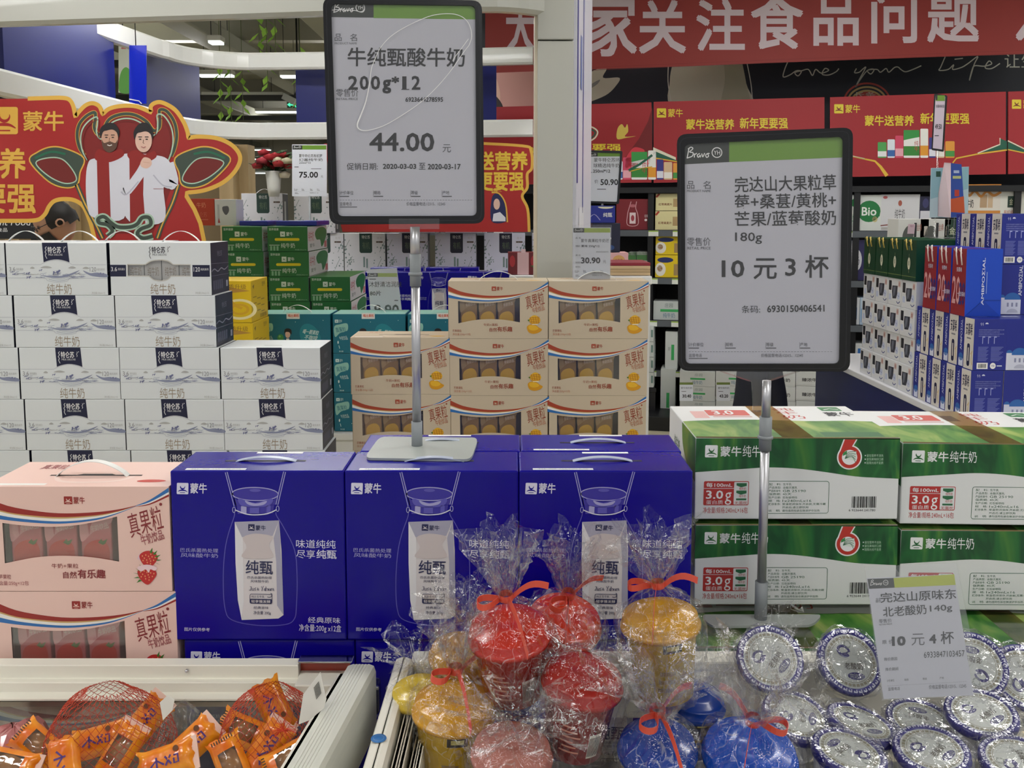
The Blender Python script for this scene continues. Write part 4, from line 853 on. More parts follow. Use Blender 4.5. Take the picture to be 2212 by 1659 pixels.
def d_sign2(m, f, cover=False):
    if cover: return
    m.shape(f, [(1476, 308), (1575, 303), (1575, 350), (1477, 355)], HEADD, 1); m.shape(f, [(1575, 303), (1824, 292), (1823, 340), (1575, 350)], HEADG, 1); bravo(m, f, 1483, 319, 53, WMARK)
    m.text(f, '品', 1484, 391, 1500, 408, TXG); m.text(f, '名', 1519, 391, 1535, 408, TXG); m.text(f, 'PRODUCT NAME', 1484, 410, 1535, 415, TXG)
    m.text(f, '完达山大果粒草', 1587, 379, 1806, 413, TXTM, 2, .012, -1.6); m.text(f, '莓+桑葚/黄桃+', 1587, 418, 1806, 450, TXTM, 2, .012, -1.3); m.text(f, '芒果/蓝莓酸奶', 1587, 455, 1806, 488, TXTM, 2, .012, -1); m.text(f, '180g', 1588, 502, 1646, 527, TXTM, 2, .01)
    m.text(f, '零售价', 1484, 513, 1535, 531, TXG); m.text(f, 'RETAIL PRICE', 1485, 533, 1535, 539, TXG)
    m.text(f, '10', 1559, 562, 1608, 599, TXTM, 2, .03); m.text(f, '元', 1628, 558, 1678, 603, TXTM, 2, .02); m.text(f, '3', 1696, 558, 1719, 596, TXTM, 2, .02); m.text(f, '杯', 1739, 551, 1790, 600, TXTM, 2, .02)
    m.text(f, '条码:', 1602, 660, 1642, 676, TXTM); m.text(f, '6930150406541', 1657, 659, 1781, 674, TXTM, 2, .025, -.8)
    footer(m, f, 1488, 740, 312, 32)
zp2 = zat(1341, 1.545)
b2 = (P(1643, 1338, 1.545).x, 1.545, zp2)
stand_sign('price_sign', 'tilted black-framed price sign reading 10 yuan for 3 cups, in front of the green cases', [(1462, 290), (1843, 275), (1836, 803), (1466, 801)], [(1479, 311), (1821, 295), (1813, 786), (1481, 786)], 1.57, 1.518, d_sign2, b2,
    [('inner_pole', 822, 906, .0075, CHROME), ('collar', 900, 972, .0105, GRYP), ('pole', 968, 1262, .0078, CHROME), ('base_socket', 1256, 1338, .0108, GRYP)], [(1535, 1352), (1755, 1350), (1778, 1327), (1513, 1327)], [(1556, 803), (1728, 803), (1700, 812), (1657, 826), (1654, 890), (1627, 890), (1624, 826), (1582, 812)])

# ---- small cards
def card_sign(name, label, quad, Y, draw, holder=None, base=None, mat=None, Y2=None):
    """paper card in a clear holder, facing the aisle"""
    c = P((quad[3][0]+quad[2][0])/2, max(quad[2][1], quad[3][1]), Y); t = thing(name, label, 'price card', c)
    n = Vector((0, -1, 0))
    if Y2:
        a, b = P(*quad[0], Y), P(*quad[1], Y2); n = Vector((b.y-a.y, -(b.x-a.x), 0)).normalized()
    f = PF(c, n, c); m = MB(); m.prism(f, quad, mat or M('#dfe2ea', .5), .0008); draw(m, f); m.build('paper', t)
    if holder: m = MB(); m.prism(PF(c+n*.003, n, c), holder, CLEAR, .002); m.build('clear_holder', t)
    return t, f, c
def head(m, f, x0, y0, x1, y1, split, g=None):
    m.rect(f, x0, y0, split, y1, HEADD, 1); m.rect(f, split, y0, x1, y1, g or M('#9fb53c', .5), 1); bravo(m, f, x0+(split-x0)*.12, y0+(y1-y0)*.2, (split-x0)*.5, WMARK, 2)
def z7(x, y): return 1100+x/3.95, 400+y/3.95
def d_3090(m, f):
    q = lambda t, a, b, c, d, mt=TXG, bo=0: m.text(f, t, *z7(a, b), *z7(c, d), mt, 2, bo)
    head(m, f, *z7(548, 366), *z7(862, 404), z7(640, 0)[0])
    q('品 名', 566, 442, 610, 458); q('蒙牛真果粒牛奶芒', 612, 458, 852, 488, TXTM); q('零售价', 566, 512, 606, 528); q('果味 250g*12', 614, 509, 770, 533, TXTM, .02); q('6923644286972', 742, 565, 846, 574, TXTM); q('原 价', 566, 590, 610, 606); q('30.90', 612, 616, 777, 668, TXTM, .05); q('元', 800, 640, 826, 666); q('降价原因', 566, 652, 608, 668); q('降价期间', 566, 690, 606, 704)
    footer(m, f, z7(566, 0)[0], z7(0, 728)[1], 72, 12)
card_sign('price_card', 'white price card reading 30.90 in a clear holder on the right mango carton', [z7(546, 362), z7(866, 362), z7(860, 800), z7(548, 800)], 2.87, d_3090, [z7(540, 338), z7(874, 340), z7(868, 802), z7(540, 804)])
def d_75(m, f):
    head(m, f, 632, 314, 705, 323, 653, HEADG); m.text(f, '蒙牛特仑苏有机梦', 646, 333, 696, 340, TXTM); m.text(f, '幻盖纯牛奶', 646, 342, 697, 348, TXTM); m.text(f, '250ml*10', 646, 349, 671, 354, TXG); m.text(f, '75.00', 646, 371, 687, 384, TXTM, 2, .04); m.text(f, '元', 693, 379, 698, 384, TXG); m.rect(f, 672, 364, 694, 365, TXG, 2); m.rect(f, 636, 360, 645, 361.5, TXG, 2); footer(m, f, 637, 408, 64, 10)
def floor_stand(t, c, z0, r=.006, label=None):
    m = MB(); vcyl(m, 0, .004, z0-c.z, .002, r, GRYP, 10); m.build('pole', t)
t, f, c = card_sign('price_card', 'white price card reading 75.00 beside the red roses', [(631, 312), (706, 312), (706, 424), (631, 424)], 5.25, d_75); floor_stand(t, c, 1.1)
def d_509(m, f):
    head(m, f, 1269, 330, 1340, 338, 1291, HEADG); m.text(f, '蒙牛特仑苏环', 1283, 341, 1338, 350, TXTM); m.text(f, '球精选纯牛奶', 1282, 353, 1338, 362, TXTM); m.text(f, '250ml*12', 1281, 366, 1318, 373, TXTM, 2, .03); m.text(f, '价', 1284, 388, 1292, 396, TXG); m.text(f, '50.90', 1297, 387, 1335, 400, TXTM, 2, .03); m.rect(f, 1290, 408, 1309, 409.5, TXG, 2); m.rect(f, 1271, 372, 1280, 373, TXG, 2)
t, f, c = card_sign('price_card', 'black-framed price card reading 50.90 right of the white pillar', [(1269, 328), (1341, 330), (1333, 436), (1269, 434)], 4.6, d_509)
m = MB(); m.prism(PF(c+Vector((0, -.004, 0)), (0, -1, 0), c), rquad([(1264, 324), (1345, 326), (1337, 441), (1265, 438)], 4), FRAME, .012, None, 0, [rquad([(1269, 329), (1340, 331), (1333, 436), (1269, 434)], 3)]); m.build('frame', t); floor_stand(t, c, .95)
def d_890(m, f):
    head(m, f, 794, 590, 858, 598, 816); m.text(f, '沐舒清洁润肤', 797, 608, 868, 620, TXTM, 2, .01); m.text(f, '80片', 799, 628, 823, 639, TXTM, 2, .02); m.text(f, '8.90', 808, 658, 862, 682, TXTM, 2, .03); m.rect(f, 852, 648, 860, 650, TXG, 2); m.rect(f, 798, 602, 812, 604, TXG, 2)
card_sign('price_card', 'white price card reading 8.90 tucked behind the teal cartons', [(793, 582), (857, 579), (870, 690), (802, 690)], 3.87, d_890, [(792, 578), (858, 576), (871, 692), (801, 692)])
for (x, lab, txt) in ((1468, 'left of two below the tilted price sign', '30.40'), (1548, 'right of two below the tilted price sign', '43.20'), (1786, 'below the right corner of the tilted price sign', '38.40')):
    def dd(m, f, x=x, txt=txt):
        m.rect(f, x, 826, x+29, 831, M('#7a8a4a', .5), 1); m.text(f, txt, x+6, 852, x+25, 859, TXTM, 2, .03); m.text(f, '蒙牛纯牛奶', x+3, 836, x+27, 840, TXG); m.rect(f, x+4, 845, x+14, 846, TXG, 1)
    card_sign('price_card', f'white shelf card reading {txt}, {lab}', [(x, 826), (x+29, 826), (x+29, 866), (x, 866)], 5.75, dd)
# ================================================================== freezers in front and what lies in them
CREAM = M('#f0ecde', .35, name='cream_plastic'); ALU = noisemix('brushed_rail', '#d6d7cc', '#dcdcd0', (200, 2, 200), 2, .3, .7, .35); STEEL = M('#d0d0d4', .12, metal=1.0); DKG = M('#3a3634', .5); TUBW = M('#cfcabc', .5)
fz = thing('island_freezer', 'cream rimmed island freezer with glass back at the lower left, holding orange snacks', 'freezer', (-.8, 1.0, 0))
def fadd(m, nm, root=fz, label=None):
    l = root.location; m.v = [(x-l.x, y-l.y, z-l.z) for x, y, z in m.v]; return m.build(nm, root, label)
def extrude_x(m, prof, x0, x1, mat):
    n = len(prof); vs = [(x, y, z) for x in (x0, x1) for y, z in prof]
    m.add(vs, [(i, (i+1) % n, n+(i+1) % n, n+i) for i in range(n)], mat); m.add(vs, [tuple(t) for t in tessellate_polygon([[Vector((0, y, z)) for y, z in prof]])], mat); m.add(vs, [tuple(n+i for i in t) for t in tessellate_polygon([[Vector((0, y, z)) for y, z in prof]])], mat)
def rail_profile():
    p = [(1.448, 1423), (1.444, 1422), (1.428, 1436), (1.427, 1439), (1.427, 1464), (1.424, 1467), (1.413, 1473), (1.411, 1476), (1.411, 1495), (1.408, 1498), (1.397, 1508), (1.395, 1510), (1.395, 1514)]
    o = [(y, zat(py, y)) for y, py in p]; zb = o[-1][1]; return o+[(1.42, zb-.004), (1.448, zb-.004)]
RP = rail_profile(); XE = xat(643, 1.425, 1440)
m = MB(); extrude_x(m, RP, -1.7, XE, CREAM)
for px, py, Y, r in ((403, 1450, 1.424, .003),): p = P(px, py, Y); m.lathe([(r, -.006), (r, 0), (r*.7, .002), (0.0002, .0026)], STEEL, 12, Matrix.Translation(p) @ Matrix.Rotation(R(90), 4, 'X'))
fadd(m, 'rear_rail')
m = MB(); x0, x1 = XE+.0005, xat(760, 1.425, 1440); RL = [(y, z) for y, z in RP if y < 1.42]; zz = zat(1463, 1.425)
m.box(x0, x1-.012, 1.426, 1.446, RP[4][1]-.004, zat(1458, 1.43), CREAM); m.box(x0, x1-.004, 1.396, 1.446, RP[-1][1], zat(1464, 1.42), CREAM, .002); m.box(x0, x1, 1.424, 1.446, zat(1433, 1.424), zat(1429, 1.424), STEEL, .001); m.box(x0, x1-.006, 1.4435, 1.446, zat(1460, 1.44), zat(1431, 1.44), M('#a33a2c', .2))  # red plate paints in the packaging mirrored by the polished end
fadd(m, 'rail_end', label='polished end of the rear rail')
RAILX = lambda y: -.235-(1.363-y)*.115
def side_rail(m, xf, y0, y1, z0, z1, w, mat, slope=0.0, n=9):
    """long rounded rail running towards the camera with shallow grooves"""
    sec = [(-w/2, z0), (-w/2, z1-.012), (-w/2+.004, z1-.003), (-w/2+.012, z1)]
    for k in range(5): x = -w/2+.014+k*(w-.028)/4; sec += [(x, z1), (x+.0008, z1-.0012), (x+.0016, z1)]
    sec += [(w/2-.010, z1), (w/2-.003, z1-.003), (w/2, z1-.012), (w/2, z0)]
    N = len(sec); vs = []
    for i in range(n+1):
        y = y0+(y1-y0)*i/n; vs += [(xf(y)+a, y, b) for a, b in sec]
    fs = [(i*N+k, i*N+(k+1) % N, (i+1)*N+(k+1) % N, (i+1)*N+k) for i in range(n) for k in range(N)]+[tuple(range(N)), tuple(n*N+k for k in reversed(range(N)))]
    m.add(vs, fs, mat)
ZR = .806
m = MB(); side_rail(m, RAILX, .55, 1.372, .70, ZR, .047, ALU); fadd(m, 'side_rail', label='ribbed aluminium side rail')
m = MB(); side_rail(m, lambda y: RAILX(y)-.034, .55, 1.385, .70, ZR-.022, .022, CREAM); fadd(m, 'inner_ledge')
m = MB(); m.box(-.262, -.207, 1.374, 1.405, .72, zat(1484, 1.372), M('#5a5c78', .12, metal=.9), .006, 3); m.box(-.264, -.206, 1.370, 1.3745, zat(1490, 1.372), zat(1482, 1.372), STEEL, .0015); fadd(m, 'corner_cap', label='chrome corner cap')
m = MB(); m.box(-1.7, -.29, 1.399, 1.411, zat(1526, 1.4), zat(1515, 1.4), M('#8d8478', .25, metal=.7)); fadd(m, 'glass_clamp')
GLASS = film('freezer_glass', (.80, .82, .80), .03, .05, .4, .04)
m = MB(); m.box(-1.7, -.29, 1.402, 1.406, .60, zat(1526, 1.4), GLASS); fadd(m, 'back_glass', label='clear rear glass')
m = MB(); m.box(-1.7, -.30, .5, 1.40, .58, .60, TUBW); m.box(-1.7, -.27, .45, .5, .0, .75, CREAM, .01); m.box(-1.7, -.285, .5, 1.38, .0, .58, M('#d4d0c4', .5)); fadd(m, 'cabinet')
# second freezer
fz2 = thing('island_freezer', 'cream rimmed island freezer at the lower right, holding bagged cups and yoghurt tubs', 'freezer', (.55, 1.0, 0))
X2 = lambda y: -.171-(1.386-y)*.02
m = MB(); side_rail(m, X2, .55, 1.40, .70, .803, .030, CREAM); st = M('#2f6fb0', .4); p = PZ(818, 1595, .8042)
m.lathe([(.0105, 0), (.0102, .0006), (.0001, .0007)], st, 24, Matrix.Translation(p)); m.lathe([(.0072, .0008), (.0068, .0008)], M('#8fb4d8', .4), 20, Matrix.Translation(p)); fadd(m, 'side_rail', fz2, 'cream side rail with a round blue sticker')
m = MB(); side_rail(m, lambda y: X2(y)+.027, .55, 1.38, .68, .788, .014, M('#c9c1b0', .4)); side_rail(m, lambda y: X2(y)+.046, .55, 1.38, .66, .772, .016, CREAM); fadd(m, 'inner_ledge', fz2)
m = MB(); m.box(-.16, 1.7, 1.402, 1.44, .70, .795, CREAM, .004); fadd(m, 'rear_rail', fz2)
m = MB(); m.box(-.14, 1.7, .5, 1.40, .60, .63, M('#b8b6b2', .5)); m.box(-.15, 1.7, .5, 1.39, 0, .60, M('#d4d0c4', .5)); fadd(m, 'cabinet', fz2)

# ------------------------------------------------------------------ cellophane, cups, tubs
CELLO = film('cellophane', haze=.0, lo=.045, hi=.26, rough=.04, bump=.45, bscale=60, crease=.30, cscale=48)
WRAP = film('shrink_film', haze=.0, lo=.055, hi=.5, rough=.04, bump=.4, bscale=45, crease=.25, cscale=30)
RIB = M('#e65a44', .3, name='red_ribbon')
def crumple(m, rings, n, mat, seed, amp, cap=False):
    """rings: (radius, z, pleat) bottom to top; facets left flat so the film glints"""
    r = random.Random(seed); ph = [r.uniform(0, 6.28) for _ in range(6)]; vs, fs = [], []
    for k, (rad, z, pl) in enumerate(rings):
        for i in range(n):
            a = 2*math.pi*(i+.5*(k % 2))/n
            w = math.sin(7*a+ph[0]+.25*k)*.5+math.sin(11*a+ph[1]-.2*k)*.35+math.sin(4*a+ph[2])*.35
            rr = rad*(1+pl*w)+r.uniform(-amp, amp)*(.4+min(1, rad/.04)); vs.append((rr*math.cos(a), rr*math.sin(a), z+r.uniform(-amp, amp)*.9+pl*rad*.35*math.sin(5*a+ph[3])*(1 if pl > .3 else 0)))
    for k in range(len(rings)-1):
        for i in range(n):
            j = (i+1) % n; a, b, c, d = k*n+i, k*n+j, (k+1)*n+j, (k+1)*n+i
            fs += [(a, b, c), (a, c, d)] if k % 2 == 0 else [(a, b, d), (b, c, d)]
    if cap: fs.append(tuple(reversed(range(n))))
    m.add(vs, fs, mat)
def curved_patch(m, r0, r1, z0, z1, a0, a1, mat, off=.0004, n=6):
    vs = []; 
    for i in range(n+1):
        a = R(a0+(a1-a0)*i/n)
        for r, z in ((r0, z0), (r1, z1)): vs.append(((r+off)*math.cos(a), (r+off)*math.sin(a), z))
    m.add(vs, [(2*i, 2*i+2, 2*i+3, 2*i+1) for i in range(n)], mat)
def make_cup(label, loc, col, lidcol, tilt=(0, 0, 0), s=1.0, h=.125, knot=.05, flare=.085, seed=1, bag=True, ribbon=True, deco='bar', wide=1.0, fw=.052):
    t = thing('bagged_cup', label, 'cup', loc, 0, 'cups wrapped in clear gift bags'); t.rotation_euler = tuple(R(a) for a in tilt)
    rb, rt = .037*s*wide, .047*s*wide; h *= s; cm = M(col, .25, coat=.3); lm = M(lidcol, .22, coat=.15); R_ = lambda z: rb+(rt-rb)*z/h
    m = MB(); m.lathe([(0.0005, .003), (rb-.004, .003), (rb-.003, 0), (rb, .001), (rt, h-.004), (rt+.002, h-.002), (rt+.001, h)], cm, 36)
    pale = M('#efe6d8', .4)
    if deco == 'bar':
        curved_patch(m, R_(h*.12), R_(h*.5), h*.12, h*.5, -72, -48, pale)
        for k in range(9): a = -71+k*2.5; curved_patch(m, R_(h*.15), R_(h*.46), h*.15, h*.46, a, a+1.2, M('#2a2222', .5), .0008, 1)
        for k in range(6): curved_patch(m, R_(h*(.2+.08*k)), R_(h*(.225+.08*k)), h*(.2+.08*k), h*(.225+.08*k), -125+(k % 2)*5, -88-(k % 3)*6, M('#e8907a', .4), .0006, 4)
    else:
        curved_patch(m, R_(h*.78), R_(h*.92), h*.78, h*.92, -96, -64, M('#3a3428', .4)); curved_patch(m, R_(h*.82), R_(h*.88), h*.82, h*.88, -90, -70, M('#cfc06a', .4), .0008)
        for k in range(3): curved_patch(m, R_(h*(.22+.12*k)), R_(h*(.28+.12*k)), h*(.22+.12*k), h*(.28+.12*k), -110+k*3, -80+k*2, M('#8a6a1a', .5))
    m.build('cup', t)
    m = MB(); L = .020*s; m.lathe([(rt+.004, h-.008), (rt+.0062, h-.007), (rt+.0066, h-.002), (rt+.0052, h), (rt+.0034, h+.0008), (rt+.0026, h+.010*s), (rt+.0012, h+.0118*s), (rt-.004, h+.0125*s), (rt*.7, h+.017*s), (rt*.36, h+L), (rt*.33, h+L-.0015), (.0005, h+L-.001)], lm, 36)
    m.build('lid', t)
    zt = h+L
    if bag:
        m = MB(); z0 = -.004
        rings = [(rb*.55, z0-.003, .05), (rb+.010, z0, .06), (rb+.014, h*.2, .08), (rt+.012, h*.5, .07), (rt+.014, h*.8, .06), (rt+.013, h+.002, .05), (rt+.009, zt-.004, .07), (rt*.84, zt+.005+knot*.15, .13), (rt*.6, zt+.010+knot*.4, .2), (rt*.36, zt+.012+knot*.65, .28), (.010, zt+.013+knot*.92, .3), (.0075, zt+.014+knot, .2)]
        kz = zt+.014+knot
        for i in range(1, 8): q = i/7; rings.append((.010+(fw-.010)*q**.8, kz+flare*q**.9, .35+.25*q))
        crumple(m, rings, 42, CELLO, seed, .0032)
        if flare > .03: crumple(m, [(.006+(fw*.62-.006)*(i/7)**.9, kz+flare*.92*(i/7)**.95, .4+.3*i/7) for i in range(8)], 36, CELLO, seed+3, .004)
        m.build('gift_bag', t)
        if ribbon:
            m = MB(); m.lathe([(.0098, kz-.005), (.0108, kz), (.0098, kz+.005)], RIB, 14)
            rr = random.Random(seed+5)
            def loop(ang, L, drop): 
                ca, sa = math.cos(R(ang)), math.sin(R(ang)); pts = []
                for i in range(15):
                    u = i/14; q = math.sin(math.pi*u); pts.append((ca*(.010+L*q)-sa*.012*math.sin(2*math.pi*u), sa*(.010+L*q)+ca*.012*math.sin(2*math.pi*u), kz+.012*q-drop*q*q))
                m.strip(pts, (0.001, .001, .009), RIB, .0005)
            def tail(ang, L, dz):
                ca, sa = math.cos(R(ang)), math.sin(R(ang))
                m.strip([(ca*(.010+L*u), sa*(.010+L*u), kz+dz*u+.010*math.sin(math.pi*u)) for u in [i/8 for i in range(9)]], (0.002, .002, .009), RIB, .0005)
            a0 = rr.uniform(-200, 20); loop(a0, .034, .01); tail(a0+150, .05, .012); tail(-90+rr.uniform(-25, 25), .055, -.055)
            m.build('ribbon', t)
    return t
def cup_at(label, px, py, Y, col, lid, tilt, s=1.0, h=.085, **k):
    """px, py is where the centre of the lid shows"""
    q = (Matrix.Rotation(R(tilt[2]), 4, 'Z') @ Matrix.Rotation(R(tilt[1]), 4, 'Y') @ Matrix.Rotation(R(tilt[0]), 4, 'X'))
    return make_cup(label, P(px, py, Y)-(q @ Vector((0, 0, h*s+.02*s))), col, lid, tilt, s=s, h=h, **k)
RC, RL_, YC, YL, NV, BLc = '#c2231c', '#c4220f', '#eebe00', '#d39a0e', '#0f2468', '#0b4ab4'
cup_at('red bagged cup with barcode in the centre of the pile, tied with a red ribbon', 1097, 1338, 1.25, RC, RL_, (9, -4, 0), s=1.12, knot=.022, flare=.10, seed=3, fw=.044)
cup_at('red bagged cup half hidden behind the red cup with the barcode', 1222, 1322, 1.345, '#bf2c14', '#cc2e10', (18, 6, 0), s=1.1, knot=.020, flare=.095, seed=11, fw=.046)
cup_at('yellow bagged cup standing highest at the right of the pile, beside the grey sign base', 1424, 1312, 1.31, YC, YL, (2, -5, 0), s=1.12, h=.098, knot=.022, flare=.085, seed=23, deco='oval', fw=.056)
cup_at('yellow bagged cup at the left edge of the pile, beside the cream freezer rail', 982, 1500, 1.235, YC, '#d59a06', (3, 3, 0), s=1.12, h=.10, knot=.024, flare=.08, seed=31, deco='oval', fw=.046)
cup_at('dark red bagged cup lying below the highest yellow cup', 1262, 1442, 1.215, '#9c1620', '#a81c18', (8, 6, 0), s=1.08, h=.095, knot=.012, flare=.02, seed=41, ribbon=False)
cup_at('navy cup under the red cup with the barcode', 1152, 1532, 1.31, NV, '#123a94', (10, 4, 0), s=.95, seed=51, bag=False, ribbon=False, deco='oval')
cup_at('golden bagged cup mostly hidden behind the left yellow cup', 1000, 1392, 1.335, '#b07c14', '#be8a1c', (8, 4, 0), s=.95, knot=.028, flare=.05, seed=61, ribbon=False, deco='oval')
cup_at('navy bagged cup at the front, below the dark red cup', 1420, 1590, 1.165, NV, '#123a94', (10, -2, 0), s=1.0, knot=.026, flare=.085, seed=71, fw=.075)
cup_at('wide bright blue bagged cup in front of the yoghurt tubs', 1622, 1604, 1.155, BLc, BLc, (12, 0, 0), s=1.0, wide=1.2, knot=.022, flare=.10, seed=81, h=.08, fw=.085)
cup_at('pink bagged cup at the bottom edge, its wrapper crumpled over the lid', 1108, 1600, 1.15, '#a8504c', '#b87468', (8, 4, 0), s=1.02, knot=.012, flare=.04, seed=91, ribbon=False, deco='oval', fw=.10)
cup_at('navy cup in the shade behind the highest yellow cup', 1500, 1492, 1.345, NV, '#123a94', (6, 4, 0), s=.92, seed=101, bag=False, ribbon=False, deco='oval')
cup_at('white and yellow paper cup at the far left of the pile, pressed against the rail', 902, 1478, 1.29, '#e8e0c8', '#e0c030', (6, -4, 0), s=.74, seed=111, knot=.02, flare=.03, ribbon=False, deco='oval')

# yoghurt tubs
TUBP = M('#2e2a7c', .3); TUBB = M('#d9d8da', .35); LIDW = M('#bcc0bc', .4); TILE = M('#8f8a78', .5); SWIRL = M('#332f6e', .4); LIDG = M('#8d938c', .4)
RT = .049
def make_tub():
    t = thing('yoghurt_tub', 'proto', 'tub'); m = MB()
    m.lathe([(.0005, 0), (.036, 0), (.038, .002), (.045, .040), (.0465, .044)], TUBB, 40); m.build('tub', t)
    m = MB(); m.lathe([(RT-.004, .041), (RT, .043), (RT+.001, .046), (RT, .053), (RT-.003, .055), (RT-.0085, .055), (RT-.0095, .0535)], TUBP, 44)
    m.lathe([(RT-.0095, .0535), (.0005, .0535)], LIDW, 44)
    fr = QF((-RT, -RT, .0535), (1, 0, 0), (0, 1, 0), 2*RT, 2*RT, box_q(0, 0, 98, 98), .0002)
    for k in range(36):      # key pattern on the rim, tile ring on the lid
        a = k*10; q = lambda r, d: (49+r*math.cos(R(a+d)), 49+r*math.sin(R(a+d)))
        m.shape(QF((-RT, -RT, .0552), (1, 0, 0), (0, 1, 0), 2*RT, 2*RT, box_q(0, 0, 98, 98), .0002), [q(41.5, 0), q(46, 0), q(46, 7), q(43, 7), q(43, 4), q(44.4, 4), q(44.4, 2), q(41.5, 2)], M('#c9c9dc', .4), 1)
        m.shape(fr, [q(33, 0), q(37, 0), q(37, 8), q(33, 8)], TILE, 1)
    m.stroke(fr, ellipse(49, 49, 31, n=36), .8, TILE, 1, True)
    m.stroke(fr, ellipse(36, 38, 8.5, 7, 24, 20, 350), lambda u: 5.2-2*u, SWIRL, 1); m.stroke(fr, [(32, 44), (40, 40), (44, 36)], 1.6, SWIRL, 1)
    m.shape(fr, ellipse(60, 68, 13, 5.5, 24, rot=-18), SWIRL, 1); m.text(fr, '完达山', 50, 64.5, 70, 71.5, LIDW, 2, 0, -18); m.text(fr, '老酸奶', 40, 50, 68, 60, M('#55504a', .5), 1, .02, -18); m.text(fr, '东北', 62, 41, 72, 47, M('#55504a', .5), 1, 0, -18)
    for k in range(3):
        a = k*120; m.stroke(fr, [(40+5*math.cos(R(a+d)), 26+5*math.sin(R(a+d))) for d in (0, 30, 60, 80)], 2.2, LIDG, 1); m.shape(fr, [(40+7*math.cos(R(a+80)), 26+7*math.sin(R(a+80))), (40+3*math.cos(R(a+80)), 26+3*math.sin(R(a+80))), (40+5.4*math.cos(R(a+112)), 26+5.4*math.sin(R(a+112)))], LIDG, 1)
    m.build('lid', t)
    m = MB(); rings = [(.030, -.003, .05), (.043, -.001, .1), (.047, .015, .1), (.051, .035, .07), (.0535, .047, .05), (.053, .0565, .05), (.049, .060, .05), (.040, .0605, .06), (.030, .060, .06), (.018, .061, .08), (.006, .064, .1)]
    crumple(m, rings, 36, WRAP, 5, .0022); m.build('film_wrap', t)
    return t
tub = make_tub(); GT = 'film-wrapped yoghurt tubs in the right freezer'
for px, py, Y, rx, ry, rz, lab in ((1664, 1422, 1.335, 48, -4, 30, 'left end of the back row'), (1838, 1428, 1.345, 50, 3, -20, 'tilted up, just left of the leaning price card'), 
        (2105, 1436, 1.345, 50, -6, 150, 'tilted up, just right of the leaning price card'), (2214, 1462, 1.34, 46, -8, 80, 'cut by the right edge in the back row'),
        (1862, 1560, 1.26, 2, 12, 0, 'flat below the left corner of the leaning card'), (2120, 1538, 1.27, 12, -6, 10, 'below the right corner of the leaning card'), (1722, 1545, 1.27, 16, 8, 50, 'lying behind the wide blue cup'),
        (1835, 1622, 1.185, 6, 6, 200, 'in the front row beside the wide blue cup'), (2012, 1618, 1.19, 8, -5, 20, 'in the middle of the front row'), (2200, 1640, 1.18, 8, -4, 70, 'at the lower right corner of the photo'), (1990, 1556, 1.30, 10, 0, 140, 'lying behind the front row, under the leaning price card')):
    c = P(px, py, Y); o = put(tub, (0, 0, 0), 0, f'film-wrapped purple-rimmed yoghurt tub, {lab}', GT)
    e = Matrix.Rotation(R(rz), 4, 'Z'); q = Matrix.Rotation(R(rx), 4, 'X') @ Matrix.Rotation(R(ry), 4, 'Y') @ e
    o.rotation_euler = q.to_euler(); o.location = c-(q @ Vector((0, 0, .0535)))
# leaning price card
def d_140(m, f):
    A = lambda x, y: (1652+x/3.95, 1239+y/3.95)
    m.shape(f, [A(876, 46), A(1098, 38), A(1108, 120), A(890, 130)], HEADD, 1); m.shape(f, [A(1098, 38), A(1616, 6), A(1628, 96), A(1108, 120)], M('#c3cf3a', .45), 1); bravo(m, f, *A(898, 55), 27, WMARK)
    q = lambda t, a, b, c, d, mt=TXTM, bo=0, r=-4: m.text(f, t, *A(a, b), *A(c, d), mt, 2, bo, r)
    q('完达山原味东', 985, 146, 1632, 232, TXTM, .015, -3.2); q('北老酸奶', 1006, 272, 1378, 358, TXTM, .01); q('140g', 1408, 266, 1598, 334, TXTM, .01); q('品名', 946, 206, 988, 246, TXG); q('零售价', 972, 386, 1082, 420, TXG); q('RETAIL PRICE', 976, 426, 1086, 438, TXG)
    q('原 价', 1000, 564, 1096, 600, TXG); q('10', 1084, 534, 1200, 616, TXTM, .07, -2); q('元', 1250, 512, 1362, 612, TXG, 0, -2); q('4', 1402, 518, 1462, 596, TXTM, .06, -2); q('杯', 1500, 490, 1612, 600, TXTM, .012, -3); q('6933847103457', 1356, 660, 1704, 712, TXTM, 0, -2.5)
    q('降价原因', 1018, 714, 1128, 742, TXG); q('降价期间', 1030, 800, 1138, 828, TXG)
    for t, a in (('计价单位', 1042), ('规格', 1190), ('等级', 1346), ('产地', 1490)): q(t, a, 902-(a-1042)*.05, a+62 if len(t) > 2 else a+36, 922-(a-1042)*.05, TXG)
    for k in range(40): x = 1046+k*17; m.stroke(f, [A(x, 958-(x-1046)*.055), A(x+10, 957-(x-1036)*.055)], .4, TXG, 2)
    q('监督电话', 1052, 968, 1152, 996, TXG); q('价格监督电话:12315、12345', 1400, 944, 1718, 980, TXG, 0, -2)
c = P(2000, 1508, 1.255); t = thing('price_card', 'white price card reading 10 yuan for 4 cups leaning on the yoghurt tubs', 'price card', c)
nrm = Vector((.03, -1, .22)).normalized(); quad = [(1873, 1249), (2061, 1241), (2103, 1502), (1909, 1510)]
f = PF(c, nrm, c); m = MB(); m.prism(f, quad, M('#d6d7e2', .5), .0008); d_140(m, f); m.build('paper', t)
m = MB(); m.prism(PF(c+nrm*.0025, nrm, c), [(1868, 1225), (2066, 1216), (2124, 1502), (1906, 1513)], CLEAR, .0012); m.build('clear_holder', t)

